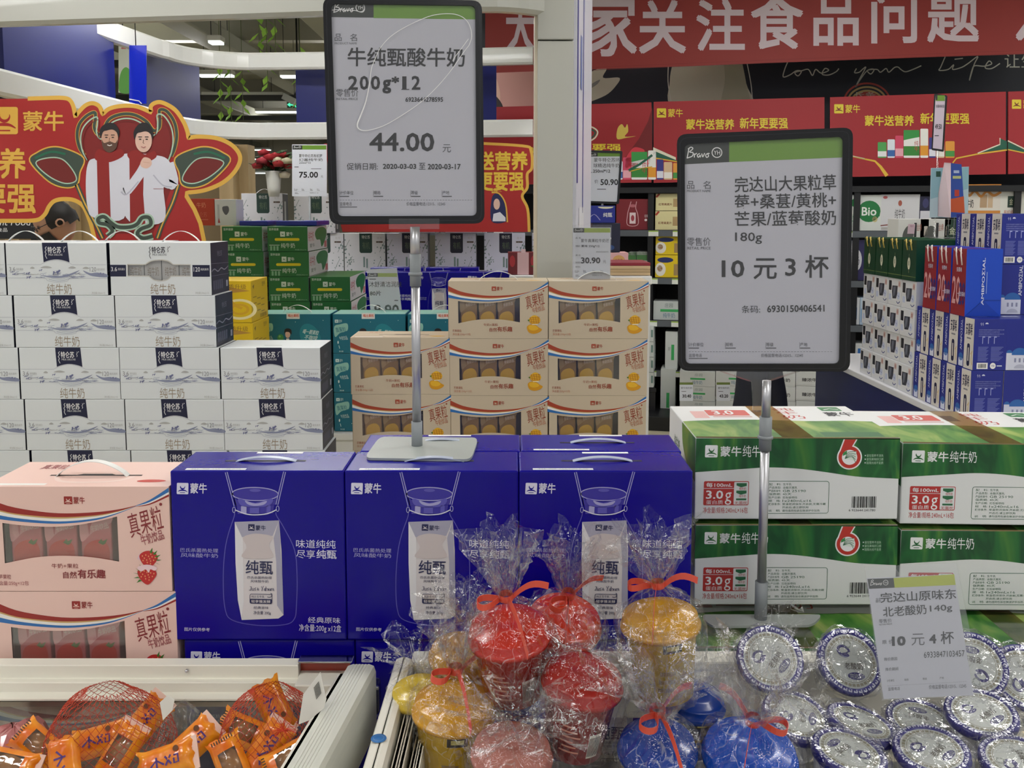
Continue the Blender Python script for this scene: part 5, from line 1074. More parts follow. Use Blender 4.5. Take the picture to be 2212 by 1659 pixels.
# ------------------------------------------------------------------ net bags of orange snack packs
ORG = noisemix('orange_foil', '#d9650a', '#f09a1c', (30, 30, 30), 3, .35, .65, .28, coat=.4); CAKE = noisemix('brown_cake', '#8a5a24', '#b07a34', (40, 40, 40), 3, .35, .65, .3, coat=.4); PNK = M('#e8c4b4', .35); PURP = M('#4a2a78', .4)
def make_pack(seed, clear=False):
    """pillow pack with crimped ends; the cake shows through its clear side"""
    t = thing('snack_pack', 'proto', 'snack'); r = random.Random(seed); m = MB(); nx, ny = 22, 12; L, Wd, H = .078, .050, .026
    def pt(u, v, s):
        e = min(1, max(0, (1-abs(u))/.24)); th = H/2*(e**.55)*(max(0, 1-abs(v)**2.4))**.6
        zig = .0016*(1 if int((v+1)*9) % 2 else -1) if abs(u) > .98 else 0
        return (u*L/2+zig, v*Wd/2*(.86+.14*(1-e)), s*th+(.0022*math.sin(9*v+seed)+.0015*math.sin(5*u*v+seed))*(1.2-e)+r.uniform(-.0006, .0006))
    for s in (1, -1):
        vs = [pt(-1+2*i/nx, -1+2*j/ny, s) for i in range(nx+1) for j in range(ny+1)]; fo, fw = [], []
        for i in range(nx):
            for j in range(ny):
                a = i*(ny+1)+j; q = (a, a+ny+1, a+ny+2, a+1); q = q if s > 0 else q[::-1]
                (fw if (clear and s > 0 and 5 < i < nx-5 and 2 < j < ny-2) else fo).append(q)
        m.add(vs, fo, ORG, True); 
        if fw: m.add(vs, fw, CLEARP, True)
    fr = QF((-L/2, -Wd/2, H/2+.0006), (1, 0, 0), (0, 1, 0), L, Wd, box_q(0, 0, 78, 50), .0003)
    if not clear:
        for s in ([(20, 30), (30, 22), (40, 30)], [(30, 18), (30, 34)], [(42, 20), (50, 32)], [(50, 20), (42, 32)], [(54, 22), (60, 22), (60, 32), (54, 32), (54, 22)]): m.stroke(fr, s, 2.6, PURP, 1)
        m.shape(fr, ellipse(58, 14, 4), M('#6a3a14', .5), 1)
    else:
        for k in range(9): m.rect(fr, 4, 8+k*3.6, 9, 9.6+k*3.6, M('#3a2410', .5), 1)
    m.build('wrapper', t)
    if clear: m = MB(); m.lathe([(.0005, -.009), (.014, -.0088), (.017, 0), (.014, .0092), (.0005, .0096)], CAKE, 20, Matrix.Scale(1.45, 4, (1, 0, 0))); m.build('cake', t)
    m = MB(); m.box(L/2-.005, L/2+.006, -Wd*.44, Wd*.44, -.0012, .0012, PNK); m.build('seal_strip', t)
    return t
CLEARP = film('clear_pack_film', (1, .93, .85), .05, .08, .6, .06)
pk1 = make_pack(1); pk2 = make_pack(2, True); GP = 'orange wrapped snack packs in the left freezer'
PK = [(pk1, 312, 1560, 1.335, 60, -50, 20, 'upright at the top of the left net bag'), (pk1, 215, 1600, 1.30, 55, -18, -15, 'with purple lettering in the middle of the left net bag'), (pk2, 85, 1612, 1.28, 50, 40, 30, 'with brown cake showing at the far left'), (pk2, 260, 1625, 1.27, 60, -62, 10, 'with brown cake showing in the left net bag, below the lettered pack'),
      (pk1, 412, 1610, 1.27, 55, -38, 40, 'between the two net bags'), (pk1, 360, 1645, 1.235, 55, -20, -10, 'at the bottom edge below the pack between the bags'), (pk2, 525, 1580, 1.31, 55, 20, 0, 'with brown cake showing, left side of the right net bag'), (pk1, 590, 1525, 1.35, 62, 62, 10, 'sticking out at the top of the right net bag'),
      (pk1, 575, 1620, 1.255, 60, -55, 20, 'slanting in the middle of the right net bag'), (pk2, 628, 1640, 1.23, 55, -28, 0, 'with brown cake showing at the bottom of the right net bag'), (pk2, 500, 1650, 1.23, 55, 60, 0, 'at the bottom edge in the right net bag'), (pk2, 20, 1655, 1.23, 50, 10, 0, 'at the lower left corner'), (pk1, 140, 1655, 1.225, 50, 70, 0, 'at the bottom edge of the left net bag')]
for pr, px, py, Y, rx, rz, ry, lab in PK:
    q = Matrix.Rotation(R(ry*.4), 4, 'Z') @ Matrix.Rotation(R(rx), 4, 'X') @ Matrix.Rotation(R(-rz), 4, 'Z')
    o = put(pr, P(px, py, Y), 0, f'orange snack pack {lab}', GP); o.rotation_euler = q.to_euler()
NET = M('#c23c1c', .4, name='red_net')
def net_bag(label, px, py, Y, rx, ry, rz, tagpt, knot=None, seed=1):
    c = P(px, py, Y); t = thing('net_bag', label, 'net bag', c); m = MB(); nu, nv = 38, 19; r = random.Random(seed)
    def pt(i, j):
        a = 2*math.pi*(i+.5*(j % 2))/nu; v = -.35+1.30*j/nv; v = max(-.99, min(.99, v*1.0)); k = math.sqrt(max(.0004, 1-v*v)); w = 1+.08*math.sin(3*a+seed)+.05*math.sin(5*a)
        return Vector((rx*k*math.cos(a)*w, ry*k*math.sin(a)*w, rz*v))
    for j in range(nv):
        for i in range(nu):
            a = pt(i, j); b = pt(i, j+1) if j % 2 == 0 else pt(i+1, j+1); d = pt(i-1, j+1) if j % 2 == 0 else pt(i, j+1)
            for e in (b, d):
                mid = (a+e)/2; mid *= 1-.012; m.tube([a, mid, e], .00045, NET, 3, False)
    m.build('net', t)
    q = [P(x, y, Y-.05)-c for x, y in tagpt]; n = (q[1]-q[0]).cross(q[2]-q[0]).normalized()*.0008; m = MB(); k = len(q); wt = M('#e6e2da', .5)
    m.add(q+[p+n for p in q], [tuple(range(k)), tuple(reversed(range(k, 2*k)))]+[(i, (i+1) % k, k+(i+1) % k, k+i) for i in range(k)], wt)
    if len(q) > 5:
        for s in range(9):
            a = q[1]+(q[2]-q[1])*(.2+.05*s)+(q[0]-q[1])*.15; b = a+(q[2]-q[1])*.03; d = (q[0]-q[1])*.3; nn = Vector((0, -.0012, 0)); m.add([a+nn, b+nn, b+d+nn, a+d+nn], [(0, 1, 2, 3)], M('#4a4a4a', .5))
    m.build('paper_tag', t)
    if knot:
        m = MB(); kc = P(*knot, Y-.05)-c; rr = random.Random(seed)
        for i in range(46):
            a = rr.uniform(0, 6.28); L = rr.uniform(.008, .02); d = Vector((math.cos(a)*L, rr.uniform(-.004, .004), math.sin(a)*L*.8)); m.tube([kc, kc+d*.6+Vector((0, 0, .002)), kc+d], .0005, M('#d8401c', .4), 3, False)
        m.build('net_knot', t)
    return t
net_bag('red net bag of orange snacks left of the freezer, its white tag pointing right', 235, 1610, 1.30, .092, .07, .092, [(345, 1518), (362, 1502), (377, 1512), (372, 1535), (352, 1556)], (137, 1605), 2)
net_bag('red net bag of orange snacks beside the aluminium rail, with a barcode tag', 590, 1610, 1.29, .078, .06, .092, [(655, 1500), (692, 1452), (705, 1510), (700, 1530), (668, 1556), (645, 1565)], (612, 1578), 3)
t = thing('plastic_bag', 'empty clear plastic bag between the two red net bags', 'bag', P(385, 1600, 1.34)); m = MB(); crumple(m, [(.004, -.03, .2), (.03, -.02, .2), (.036, .0, .2), (.034, .02, .25), (.028, .036, .3), (.022, .05, .3), (.004, .056, .3)], 20, CELLO, 9, .004); m.build('film', t)
for i, (px, py, Y) in enumerate(((30, 1600, 1.33),)):
    t = thing('plastic_bag', 'pink and clear plastic bag at the left edge beside the snack packs', 'bag', P(px, py, Y)); m = MB(); crumple(m, [(.004, -.04, .2), (.04, -.03, .2), (.05, -.01, .2), (.045, .008, .25), (.02, .02, .3), (.004, .024, .3)], 20, M('#c07a78', .25, coat=.5), 19, .004); m.build('film', t)
# ================================================================== things behind the front stacks
def plinth(name, label, x0, x1, y0, y1, z, col='#e2e2e0', side=None, zb=0.0):
    t = thing(name, label, 'display table', ((x0+x1)/2, y0, 0)); a = (x1-x0)/2
    m = MB(); m.box(-a, a, 0, y1-y0, z-.03, z, M(col, .35), .004); m.build('top', t)
    m = MB(); m.box(-a+.005, a-.005, .005, y1-y0-.005, zb, z-.03, M(side or col, .4)); m.build('skirt', t)
    return t
def simple(name, w, d, h, mat, draw=None, bev=.0015, handle=None):
    """closed carton; draw gets front, right, left and top faces in a 100 x 100 grid"""
    t = thing(name, 'proto', 'carton'); m = MB(); m.box(-w/2, w/2, 0, d, 0, h, mat, bev)
    b = box_q(0, 0, 100, 100)
    F = QF((-w/2, 0, 0), (1, 0, 0), (0, 0, 1), w, h, b); Rr = QF((w/2, 0, 0), (0, 1, 0), (0, 0, 1), d, h, b); L = QF((-w/2, d, 0), (0, -1, 0), (0, 0, 1), d, h, b); T = QF((-w/2, 0, h), (1, 0, 0), (0, 1, 0), w, d, b)
    if draw: draw(m, F, Rr, L, T)
    m.build('carton', t)
    if handle: hm = MB(); handle_arch(hm, -handle, handle, d*.45, h, .028, CLEARW, .012); hm.build('carry_handle', t)
    return t

# ---- red bull-shaped sign
YB = 3.30; bc = P(260, 520, YB); t = thing('bull_sign', 'red bull-head display board with gold edge and two printed men in white sweaters', 'sign board', bc)
fb = PF((0, YB, 0), (0, -1, 0), bc); fb.eps = .0004
RD = M('#a3221f', .45); RDK = M('#7e1d1a', .45); GLD = M('#d9a944', .4); DGR = M('#3d4a3f', .45); MINT = M('#a9c4ac', .45); DBR = M('#6f1d18', .45); EGR = M('#25664a', .45)
ear_r = [(407, 298), (430, 295), (470, 299), (503, 315), (519, 340), (509, 368), (482, 394), (442, 411), (404, 416)]
out = [(-40, 214), (60, 213), (128, 211)]+smooth([(128, 211), (148, 214), (158, 228), (163, 252)], 5)[1:]+smooth([(163, 252), (172, 240), (186, 227), (201, 223), (215, 230), (222, 247)], 5)[1:]+smooth([(222, 247), (236, 235), (262, 229), (295, 230), (327, 243)], 5)[1:]+smooth([(327, 243), (326, 230), (336, 222), (352, 222), (378, 237), (396, 262), (405, 284), (407, 298)], 5)[1:]+smooth(ear_r, 5)[1:]+[(403, 424), (420, 452), (433, 482), (441, 521)]+[(206, 521), (196, 482)]+smooth([(196, 482), (182, 448), (162, 433), (138, 430), (118, 434), (106, 446), (98, 462), (84, 474), (62, 477)], 4)[1:]+[(-40, 477)]
m = MB(); m.prism(fb, out, RD, .012, GLD)
edge = out[1:out.index((441, 521))+1]
m.stroke(fb, edge, 9, GLD, 2); m.stroke(fb, out[out.index((206, 521)):], 9, GLD, 2)
horn = smooth([(183, 336), (172, 318), (167, 292), (172, 268), (188, 250), (205, 243), (206, 258), (204, 276), (212, 290), (222, 284), (236, 258), (262, 247), (290, 248), (316, 262), (332, 282), (344, 276), (346, 256), (345, 238), (360, 240), (376, 262), (382, 290), (378, 318), (370, 338)], 5)
m.shape(fb, horn+[(366, 350), (372, 400), (350, 460), (330, 505), (240, 505), (222, 460), (190, 390), (184, 350)], RDK, 1)
for w, c, l in ((9, GLD, 3), (6.5, DGR, 4)): m.stroke(fb, horn, w, c, l)
hin = [(x+(276-x)*.07, y+10) for x, y in horn]; m.stroke(fb, hin, 3, MINT, 5); m.stroke(fb, [(x+(276-x)*.12, y+16) for x, y in horn], 1.5, DBR, 5)
for s in (0, 1):
    g = (lambda x: x) if s == 0 else (lambda x: 276+(276-x)*1.02+6)
    e = smooth([(g(66), 348), (g(82), 330), (g(110), 319), (g(140), 322), (g(180), 342), (g(172), 372), (g(166), 398), (g(140), 404), (g(105), 390)], 5, True)
    m.stroke(fb, e, 6, GLD, 3, True); m.shape(fb, e, DGR, 3.5)
    i = smooth([(g(78), 352), (g(105), 341), (g(135), 344), (g(158), 368), (g(165), 390), (g(140), 396), (g(105), 380)], 5, True); m.shape(fb, i, DBR, 4.5); m.stroke(fb, i, 2.5, MINT, 5, True); m.stroke(fb, [(g(76), 342), (g(110), 328), (g(142), 333)], 5, EGR, 5, sm=4)
for a in ([(166, 398), (184, 440), (206, 482), (222, 515)], [(386, 398), (372, 440), (352, 482), (340, 515)]):
    m.stroke(fb, a, 10, DGR, 3, sm=4); m.stroke(fb, a, 3, GLD, 4, sm=4)
sn = [(262, 508), (270, 498), (262, 486), (248, 482), (246, 474), (256, 470), (268, 482), (280, 490), (300, 490), (312, 484), (320, 472), (332, 472), (334, 486), (318, 494), (312, 504), (322, 512), (338, 508)]
sn = [(276+(x-292)*1.28-4, 488+(y-488)*1.1) for x, y in sn]; m.stroke(fb, sn, 15, MINT, 9, sm=5); m.stroke(fb, sn, 8, DGR, 10, sm=5)
m.logo(fb, -20, 231, 39, 290, GLD, RD, 2); m.text(fb, '蒙牛', 50, 240, 138, 283, GLD, 2, .03); m.text(fb, '营养', -60, 320, 56, 386, GLD, 2, .04); m.text(fb, '要强', -48, 398, 78, 461, GLD, 2, .04)
m.build('board', t)
# the two printed men, as artwork on the board
SKIN = M('#c79a82', .5); SKIN2 = M('#d9b3a0', .5); HAIR = M('#1f1a1c', .5); BEARD = M('#5c4033', .5); SWE = M('#d3d2da', .5); SWE2 = M('#b4b2bf', .5); SCARF = M('#8f1f1a', .5)
m = MB()
def man(face, cx, cy, sk, beard):
    m.shape(fb, ellipse(cx, cy, 18, 25, 28), sk, 9); m.shape(fb, smooth([(cx-19, cy-2), (cx-21, cy-20), (cx-8, cy-33 if beard else cy-37), (cx+10, cy-33 if beard else cy-37), (cx+21, cy-18), (cx+19, cy-3), (cx+15, cy-14), (cx+6, cy-20), (cx-6, cy-18), (cx-14, cy-15)], 5, True), HAIR, 11)
    if beard: m.shape(fb, smooth([(cx-17, cy+2), (cx-12, cy+9), (cx, cy+6), (cx+12, cy+9), (cx+17, cy+2), (cx+14, cy+20), (cx, cy+30), (cx-14, cy+20)], 5, True), BEARD, 10)
    for s in (-1, 1): m.shape(fb, ellipse(cx+s*7, cy-3, 3, 1.2, 8), HAIR, 12); m.stroke(fb, [(cx+s*3, cy-8), (cx+s*11, cy-8)], 1.6, HAIR, 12)
    m.stroke(fb, [(cx, cy-2), (cx-1, cy+5), (cx+2, cy+6)], 1, BEARD, 12); m.stroke(fb, [(cx-5, cy+13), (cx, cy+15), (cx+5, cy+13)], 2, M('#b0706a', .5) if not beard else M('#e6dcd4', .5), 12)
m.shape(fb, smooth([(206, 342), (190, 356), (186, 400), (190, 448), (204, 470), (268, 472), (275, 400), (270, 340)], 5, True), SWE, 6.5)
m.shape(fb, smooth([(262, 345), (272, 332), (335, 335), (366, 348), (382, 395), (372, 410), (354, 405), (354, 478), (280, 478), (262, 420), (252, 400)], 5, True), SWE, 6.8)
m.shape(fb, [(210, 345), (236, 345), (240, 472), (213, 474)], SCARF, 7.5); m.shape(fb, [(280, 330), (312, 335), (310, 420), (316, 500), (282, 500)], SCARF, 7.2)
m.shape(fb, smooth([(205, 338), (214, 322), (236, 330), (262, 322), (268, 336), (240, 350), (212, 348)], 4, True), SCARF, 8); m.shape(fb, smooth([(276, 332), (296, 324), (314, 334), (334, 326), (338, 340), (312, 352), (284, 346)], 4, True), SCARF, 8)
m.stroke(fb, [(256, 350), (256, 400), (270, 416), (300, 380), (312, 360)], 20, SWE, 7.6, sm=4); m.stroke(fb, [(366, 352), (376, 396), (350, 390), (326, 362)], 20, SWE, 7.6, sm=4); m.stroke(fb, [(262, 414), (274, 420), (300, 392)], 3, SWE2, 7.9, sm=4); m.stroke(fb, [(372, 404), (352, 400), (332, 378)], 3, SWE2, 7.9, sm=4); m.stroke(fb, [(332, 408), (354, 408)], 1, SCARF, 7.9)
m.shape(fb, smooth([(304, 352), (312, 340), (326, 344), (328, 356), (318, 364), (306, 360)], 4, True), SKIN2, 8.5); m.stroke(fb, [(310, 350), (324, 352)], 1, SKIN, 8.8)
man(m, 238, 300, SKIN, True); man(m, 311, 304, SKIN2, False)
m.build('printed_portraits', t)
m = MB()
for s in (-.25, .25): m.box(s-.02, s+.02, .02, .05, -bc.z+.02, -.02, dk)
m.build('prop_leg', t)
# second sign of the same campaign, farther back
Y2 = 5.45; c2 = P(1090, 500, Y2); t = thing('bull_sign', 'smaller red and gold campaign board glimpsed between the tall price sign and the pillar', 'sign board', c2); f2 = PF((0, Y2, 0), (0, -1, 0), c2)
o2 = [(700, 310), (1000, 308)]+smooth([(1000, 308), (1128, 315), (1147, 326), (1149, 362), (1139, 376), (1139, 405), (1128, 424), (1140, 452), (1143, 501)], 5)[1:]+[(850, 501), (740, 501), (720, 420)]
m = MB(); m.prism(f2, o2, RD, .012, GLD); m.stroke(f2, o2[1:-3], 6, GLD, 2); m.text(f2, '送营养', 1032, 327, 1140, 368, M('#dcb83c', .45), 2, .05); m.text(f2, '更要强', 1032, 372, 1132, 413, M('#dcb83c', .45), 2, .05)
m.shape(f2, smooth([(1062, 430), (1072, 418), (1086, 428), (1094, 452), (1094, 478), (1062, 478)], 5, True), M('#1c2350', .5), 2); m.shape(f2, ellipse(1073, 441, 7, 12, 16), SKIN2, 3); m.shape(f2, [(1064, 478), (1066, 462), (1080, 458), (1092, 470), (1092, 478)], SWE, 3); m.stroke(f2, [(1062, 416), (1078, 418), (1092, 440), (1096, 480)], 3, GLD, 3, sm=4); m.text(f2, '牛', 1062, 408, 1084, 418, GLD, 3); m.build('board', t)

# ---- people
def person(label, base, rz, joints, colours, hairlen=0, mask=False, glasses=False, bow=(0, 0)):
    """joints: name -> point; body grown as one skin, clothes over it"""
    t = thing('person', label, 'person', base, rz); J = {k: Vector(v) for k, v in joints.items()}
    def skin(nm, verts, edges, radii, mat, lab=None):
        me = bpy.data.meshes.new(nm); me.from_pydata(verts, edges, []); me.materials.append(mat); o = bpy.data.objects.new(nm, me); COL.objects.link(o); o.parent = t
        sk = o.modifiers.new('skin', 'SKIN'); sk.use_smooth_shade = True; o.modifiers.new('sub', 'SUBSURF').render_levels = 2; o.modifiers['sub'].levels = 1
        for i, r in enumerate(radii): me.skin_vertices[0].data[i].radius = (r, r) if not isinstance(r, tuple) else r
        me.skin_vertices[0].data[0].use_root = True; tag(o, lab); return o
    sk, jk, tr, sh_, hr = colours
    def chain(names, rad, mat, nm, extra=()):
        pass
    order = ['pelvis', 'waist', 'chest', 'neck', 'shL', 'elL', 'wrL', 'haL', 'shR', 'elR', 'wrR', 'haR', 'hiL', 'knL', 'anL', 'toL', 'hiR', 'knR', 'anR', 'toR']
    E = [('pelvis', 'waist'), ('waist', 'chest'), ('chest', 'neck'), ('chest', 'shL'), ('shL', 'elL'), ('elL', 'wrL'), ('wrL', 'haL'), ('chest', 'shR'), ('shR', 'elR'), ('elR', 'wrR'), ('wrR', 'haR'), ('pelvis', 'hiL'), ('hiL', 'knL'), ('knL', 'anL'), ('anL', 'toL'), ('pelvis', 'hiR'), ('hiR', 'knR'), ('knR', 'anR'), ('anR', 'toR')]
    rad = dict(pelvis=.13, waist=.12, chest=.14, neck=.055, sh=.062, el=.045, wr=.032, ha=.028, hi=.085, kn=.06, an=.042, to=.035)
    def build(nm, keep, grow, mat, lab=None):
        idx = {k: i for i, k in enumerate([k for k in order if k in keep])}
        ed = [(idx[a], idx[b]) for a, b in E if a in idx and b in idx]
        return skin(nm, [J[k] for k in idx], ed, [rad.get(k, rad.get(k[:2], .05))+grow for k in idx], mat, lab)
    build('body', order, 0, sk)
    build('jacket', ['waist', 'chest', 'shL', 'elL', 'wrL', 'shR', 'elR', 'wrR'], .02, jk, 'dark jacket')
    build('trousers', ['pelvis', 'hiL', 'knL', 'anL', 'hiR', 'knR', 'anR'], .018, tr, 'dark trousers')
    for s in 'LR':
        m = MB(); a, b = J['an'+s], J['to'+s]; d = b-a; m.tube([a-d*.35+Vector((0, 0, -.03)), a+Vector((0, 0, -.035)), b+Vector((0, 0, -.012)), b+d*.25+Vector((0, 0, -.012))], lambda u: .045+.012*math.sin(math.pi*u), sh_, 10); m.build('shoe', t)
    # fingers as short tapering chains rooted in the palm
    for s in 'LR':
        a, b = J['wr'+s], J['ha'+s]; d = (b-a).normalized(); sd = d.cross(Vector((0, 1, 0))).normalized(); m = MB()
        for k, L in enumerate((.062, .072, .068, .055)): p = b+sd*((k-1.5)*.017); m.tube([p, p+d*L*.55, p+d*L*.8+Vector((0, -L*.25, 0))], lambda u: .0095-.003*u, sk, 8)
        p = a+d*.03+sd*.03; m.tube([p, p+d*.03+sd*.02, p+d*.055+sd*.018], lambda u: .011-.003*u, sk, 8); m.build('fingers', t)
    # head
    hc = J['head']; q = Matrix.Translation(hc) @ Matrix.Rotation(R(bow[1]), 4, 'Z') @ Matrix.Rotation(R(bow[0]), 4, 'X'); bm = bmesh.new(); bmesh.ops.create_uvsphere(bm, u_segments=28, v_segments=20, radius=1)
    for v in bm.verts:
        x, y, z = v.co; X, Y_, Z = x*.076, y*.095, z*.118
        if z < 0: X *= 1-.28*(-z)**1.4; Y_ = Y_*(1-.16*(-z)) - (.012*(-z) if y < 0 else 0)
        if y < -.7 and abs(x) < .2 and -.35 < z < .12: Y_ -= .018*(1-abs(x)/.2)*(1-abs(z+.15)/.3)
        if y < -.6 and .15 < abs(x) < .5 and .0 < z < .22: Y_ += .007
        v.co = q @ Vector((X, Y_, Z))
    m = MB(); m.bm(bm, sk, True)
    for s in (-1, 1): m.lathe([(.002, 0), (.02, .004), (.022, .012), (.014, .016)], sk, 10, q @ Matrix.Translation((s*.073, .005, -.01)) @ Matrix.Rotation(R(90*s), 4, 'Y'))
    for s in (-1, 1): m.lathe([(.0005, .004), (.008, .003), (.011, 0)], M('#2a201c', .3), 12, q @ Matrix.Translation((s*.03, -.083, .012)) @ Matrix.Rotation(R(90), 4, 'X'))
    m.build('head', t)
    bm = bmesh.new(); bmesh.ops.create_uvsphere(bm, u_segments=28, v_segments=20, radius=1); r = random.Random(4)
    for v in list(bm.verts):
        if v.co.z < -.25-.25*max(0, v.co.y) or (v.co.y < -.45 and v.co.z < .42): bm.verts.remove(v)
    for v in bm.verts: v.co = q @ Vector((v.co.x*.084, v.co.y*.104+.002, v.co.z*.128)) + Vector((r.uniform(-.004, .004),)*3)
    m = MB(); m.bm(bm, hr, True); m.build('hair', t)
    if mask:
        bm = bmesh.new(); bmesh.ops.create_uvsphere(bm, u_segments=24, v_segments=16, radius=1)
        for v in list(bm.verts):
            if v.co.y > -.35 or v.co.z > -.05 or v.co.z < -.9: bm.verts.remove(v)
        for v in bm.verts: v.co = q @ Vector((v.co.x*.080, v.co.y*.118, v.co.z*.118))
        m = MB(); m.bm(bm, M('#17171b', .6), True); m.build('face_mask', t)
    if glasses:
        m = MB(); gm = M('#0e0e10', .3)
        for s in (-1, 1): pts = [q @ Vector((s*.032+.024*math.cos(R(a)), -.098, .012+.017*math.sin(R(a)))) for a in range(0, 361, 30)]; m.tube(pts, .0018, gm, 5, False); m.tube([q @ Vector((s*.056, -.096, .014)), q @ Vector((s*.08, -.02, .012))], .0018, gm, 5)
        m.tube([q @ Vector((-.009, -.1, .014)), q @ Vector((.009, -.1, .014))], .0018, gm, 5); m.build('glasses', t)
    return t
def pose(h=1.0, lean=0.0, stepL=0.0, stepR=0.0, armL=0.0, armR=0.0, foot=-1):
    s = h; J = dict(pelvis=(0, 0, .92*s), waist=(0, lean*.25, 1.06*s), chest=(0, lean*.6, 1.28*s), neck=(0, lean*.95, 1.45*s), head=(0, lean*1.25-.015, 1.575*s))
    for k, sg, st, ar in (('L', 1, stepL, armL), ('R', -1, stepR, armR)):
        J['sh'+k] = (sg*.18*s, lean*.75, 1.38*s); J['el'+k] = (sg*.235*s, lean*.75+ar*.5, 1.10*s); J['wr'+k] = (sg*.23*s, lean*.75+ar*1.0-.05, .87*s); J['ha'+k] = (sg*.225*s, lean*.75+ar*1.1-.06, .80*s)
        J['hi'+k] = (sg*.09*s, 0, .86*s); J['kn'+k] = (sg*.095*s, st*.5-.03, .48*s); J['an'+k] = (sg*.10*s, st, .09); J['to'+k] = (sg*.11*s, st-.13, .04)
    return J
hp = P(118, 474, 4.6); JD = M('#22263a', .7, bump=.1, bscale=200)
person('person in a dark jacket, black mask and glasses, head bent, behind the white cartons', (hp.x+.115, 4.68, 0), R(-55), pose(.926, -.10), (M('#b98d74', .5), JD, M('#20222a', .7), M('#111113', .5), M('#15110f', .6)), mask=True, glasses=True, bow=(30, 0))
wp = P(1636, 700, 5.0)
person('walking person in dark navy trousers, hidden above the knees by the tilted price sign', (wp.x, 5.0, 0), R(78), pose(1.0, -.04, -.15, .15, .1, -.1), (M('#b98d74', .5), M('#2b2d33', .7), M('#191c2b', .7), M('#101012', .5), M('#15110f', .6)), bow=(0, 0))

bd = P(25, 515, 5.6); t = thing('black_board', 'black board with white lettering behind the left end of the bull sign', 'sign board', bd); fk = PF(bd, (0, -1, 0), bd); m = MB(); m.prism(fk, [(-40, 455), (100, 455), (100, 516), (-40, 516)], BLACK, .02); m.text(fk, 'ent Food', -10, 474, 66, 487, WMARK, 1, 0, 0, .2); m.text(fk, '食品', -6, 492, 16, 501, WMARK, 1); m.build('panel', t); m = MB()
for s in (-.12, .12): m.box(s-.015, s+.015, .022, .05, -bd.z, .02, dk)
m.build('prop_leg', t)

# ---- green handle packs, yellow cartons, teal cartons, white gift cartons, blue cartons
GW2, GD2, GH2, YGn = .181, .44, .1128, 4.2
GCASE = M('#1e6b34', .4)
def d_gcase(m, F, Rr, L, T):
    w = M('#d9e6da', .45)
    m.text(F, '营养健康', 4, 6, 28, 16, w, 1); m.logo(F, 32, 20, 44, 40, w, GCASE, 1, False); m.text(F, '蒙牛', 47, 22, 64, 38, w, 1, .02); m.shape(F, rrect(18, 46, 80, 57, 4), M('#e0cc1e', .4), 1); m.text(F, '纯牛奶', 33, 66, 68, 86, w, 1); m.stroke(F, [(4, 74), (30, 74)], 2, w, 1)
    for k in range(3): m.rect(F, 6+k*8, 78, 11+k*8, 96, M('#7fae8a', .45), 1)
    m.text(F, '净含量:250mL×16', 68, 90, 96, 95, M('#9fc0a6', .45), 1)
    m.rect(Rr, .5, 1, 99.5, 99, M('#dcd8d8', .45), 1); m.text(Rr, '纯牛奶', 4, 20, 30, 60, M('#c04a50', .45), 2); m.shape(Rr, smooth([(36, 30), (50, 10), (80, 6), (98, 24), (90, 60), (70, 90), (62, 60), (44, 56)], 5, True), M('#2f7a3e', .45), 2); m.text(Rr, '蒙牛', 10, 70, 34, 86, M('#2a4a34', .45), 2); m.rect(Rr, 84, 66, 97, 94, M('#c96a6a', .45), 2)
gc = simple('handle_milk_pack', GW2, GD2, GH2, GCASE, d_gcase); g0 = zat(489, YGn)
GCOL = ((481, 0, 2, 'column beside the bull sign'), (579, 0, 5, 'tall column beside it'), (669, 2, 3, 'short column behind the teal cartons'))
for px, r0, rows, lab in GCOL:
    for r in range(r0, 6):
        put(gc, (xat(px, YGn, 560)+GW2/2+.004*(r % 2), YGn, g0-(r+1)*(GH2+.001)), 0, f'green milk pack with yellow stripe, {ORD[r-r0]} in the {lab}', 'green milk packs with yellow handles')
plinth('display_table', 'low white table under the green milk packs', xat(470, YGn)-.02, xat(770, YGn), YGn-.02, YGn+.5, g0-6*(GH2+.001)-.002)
def d_red(m, F, Rr, L, T): m.text(F, '牛奶', 30, 14, 66, 34, M('#e08a6a', .5), 1); m.text(F, '特仑苏', 24, 50, 70, 70, M('#c8664e', .5), 1); m.rect(F, 24, 76, 74, 80, M('#c8664e', .5), 1)
rc = simple('red_gift_carton', .118, .12, .125, M('#b8391f', .45), d_red); put(rc, (P(437, 489, 4.35).x, 4.35, g0+.002), 0, 'red carton on the green packs beside the ear of the bull sign', None)
def d_heart(m, F, Rr, L, T): m.shape(F, smooth([(50, 26), (36, 30), (38, 46), (52, 60), (66, 46), (64, 28)], 4, True), M('#5a5c66', .5), 1); m.rect(F, 12, 20, 22, 90, M('#b8bcc0', .5), 1); m.shape(F, [(14, 90), (18, 70), (24, 90)], M('#a83030', .5), 2)
hcn = simple('heart_carton', .10, .12, .122, M('#d2d5d6', .45), d_heart); put(hcn, (P(488, 489, 4.35).x, 4.35, g0+.002), 0, 'pale carton with a dark heart, on the green packs beside the red carton', None)
for px, w, lab in ((505, .13, 'left of the two blue trays lying on the green packs'), (600, .19, 'right of the two blue trays lying on the green packs')):
    m = MB(); m.box(-w/2, w/2, 0, .3, 0, .022, M('#23309a', .35), .003); m.box(-w*.3, w*.1, .002, .1, .0222, .0226, WHT); o = m.build('blue_tray', None, f'flat blue tray, {lab}', 'tray', None, None, (P(px+30, 485, YGn+.03).x, YGn+.12, g0+.0015))
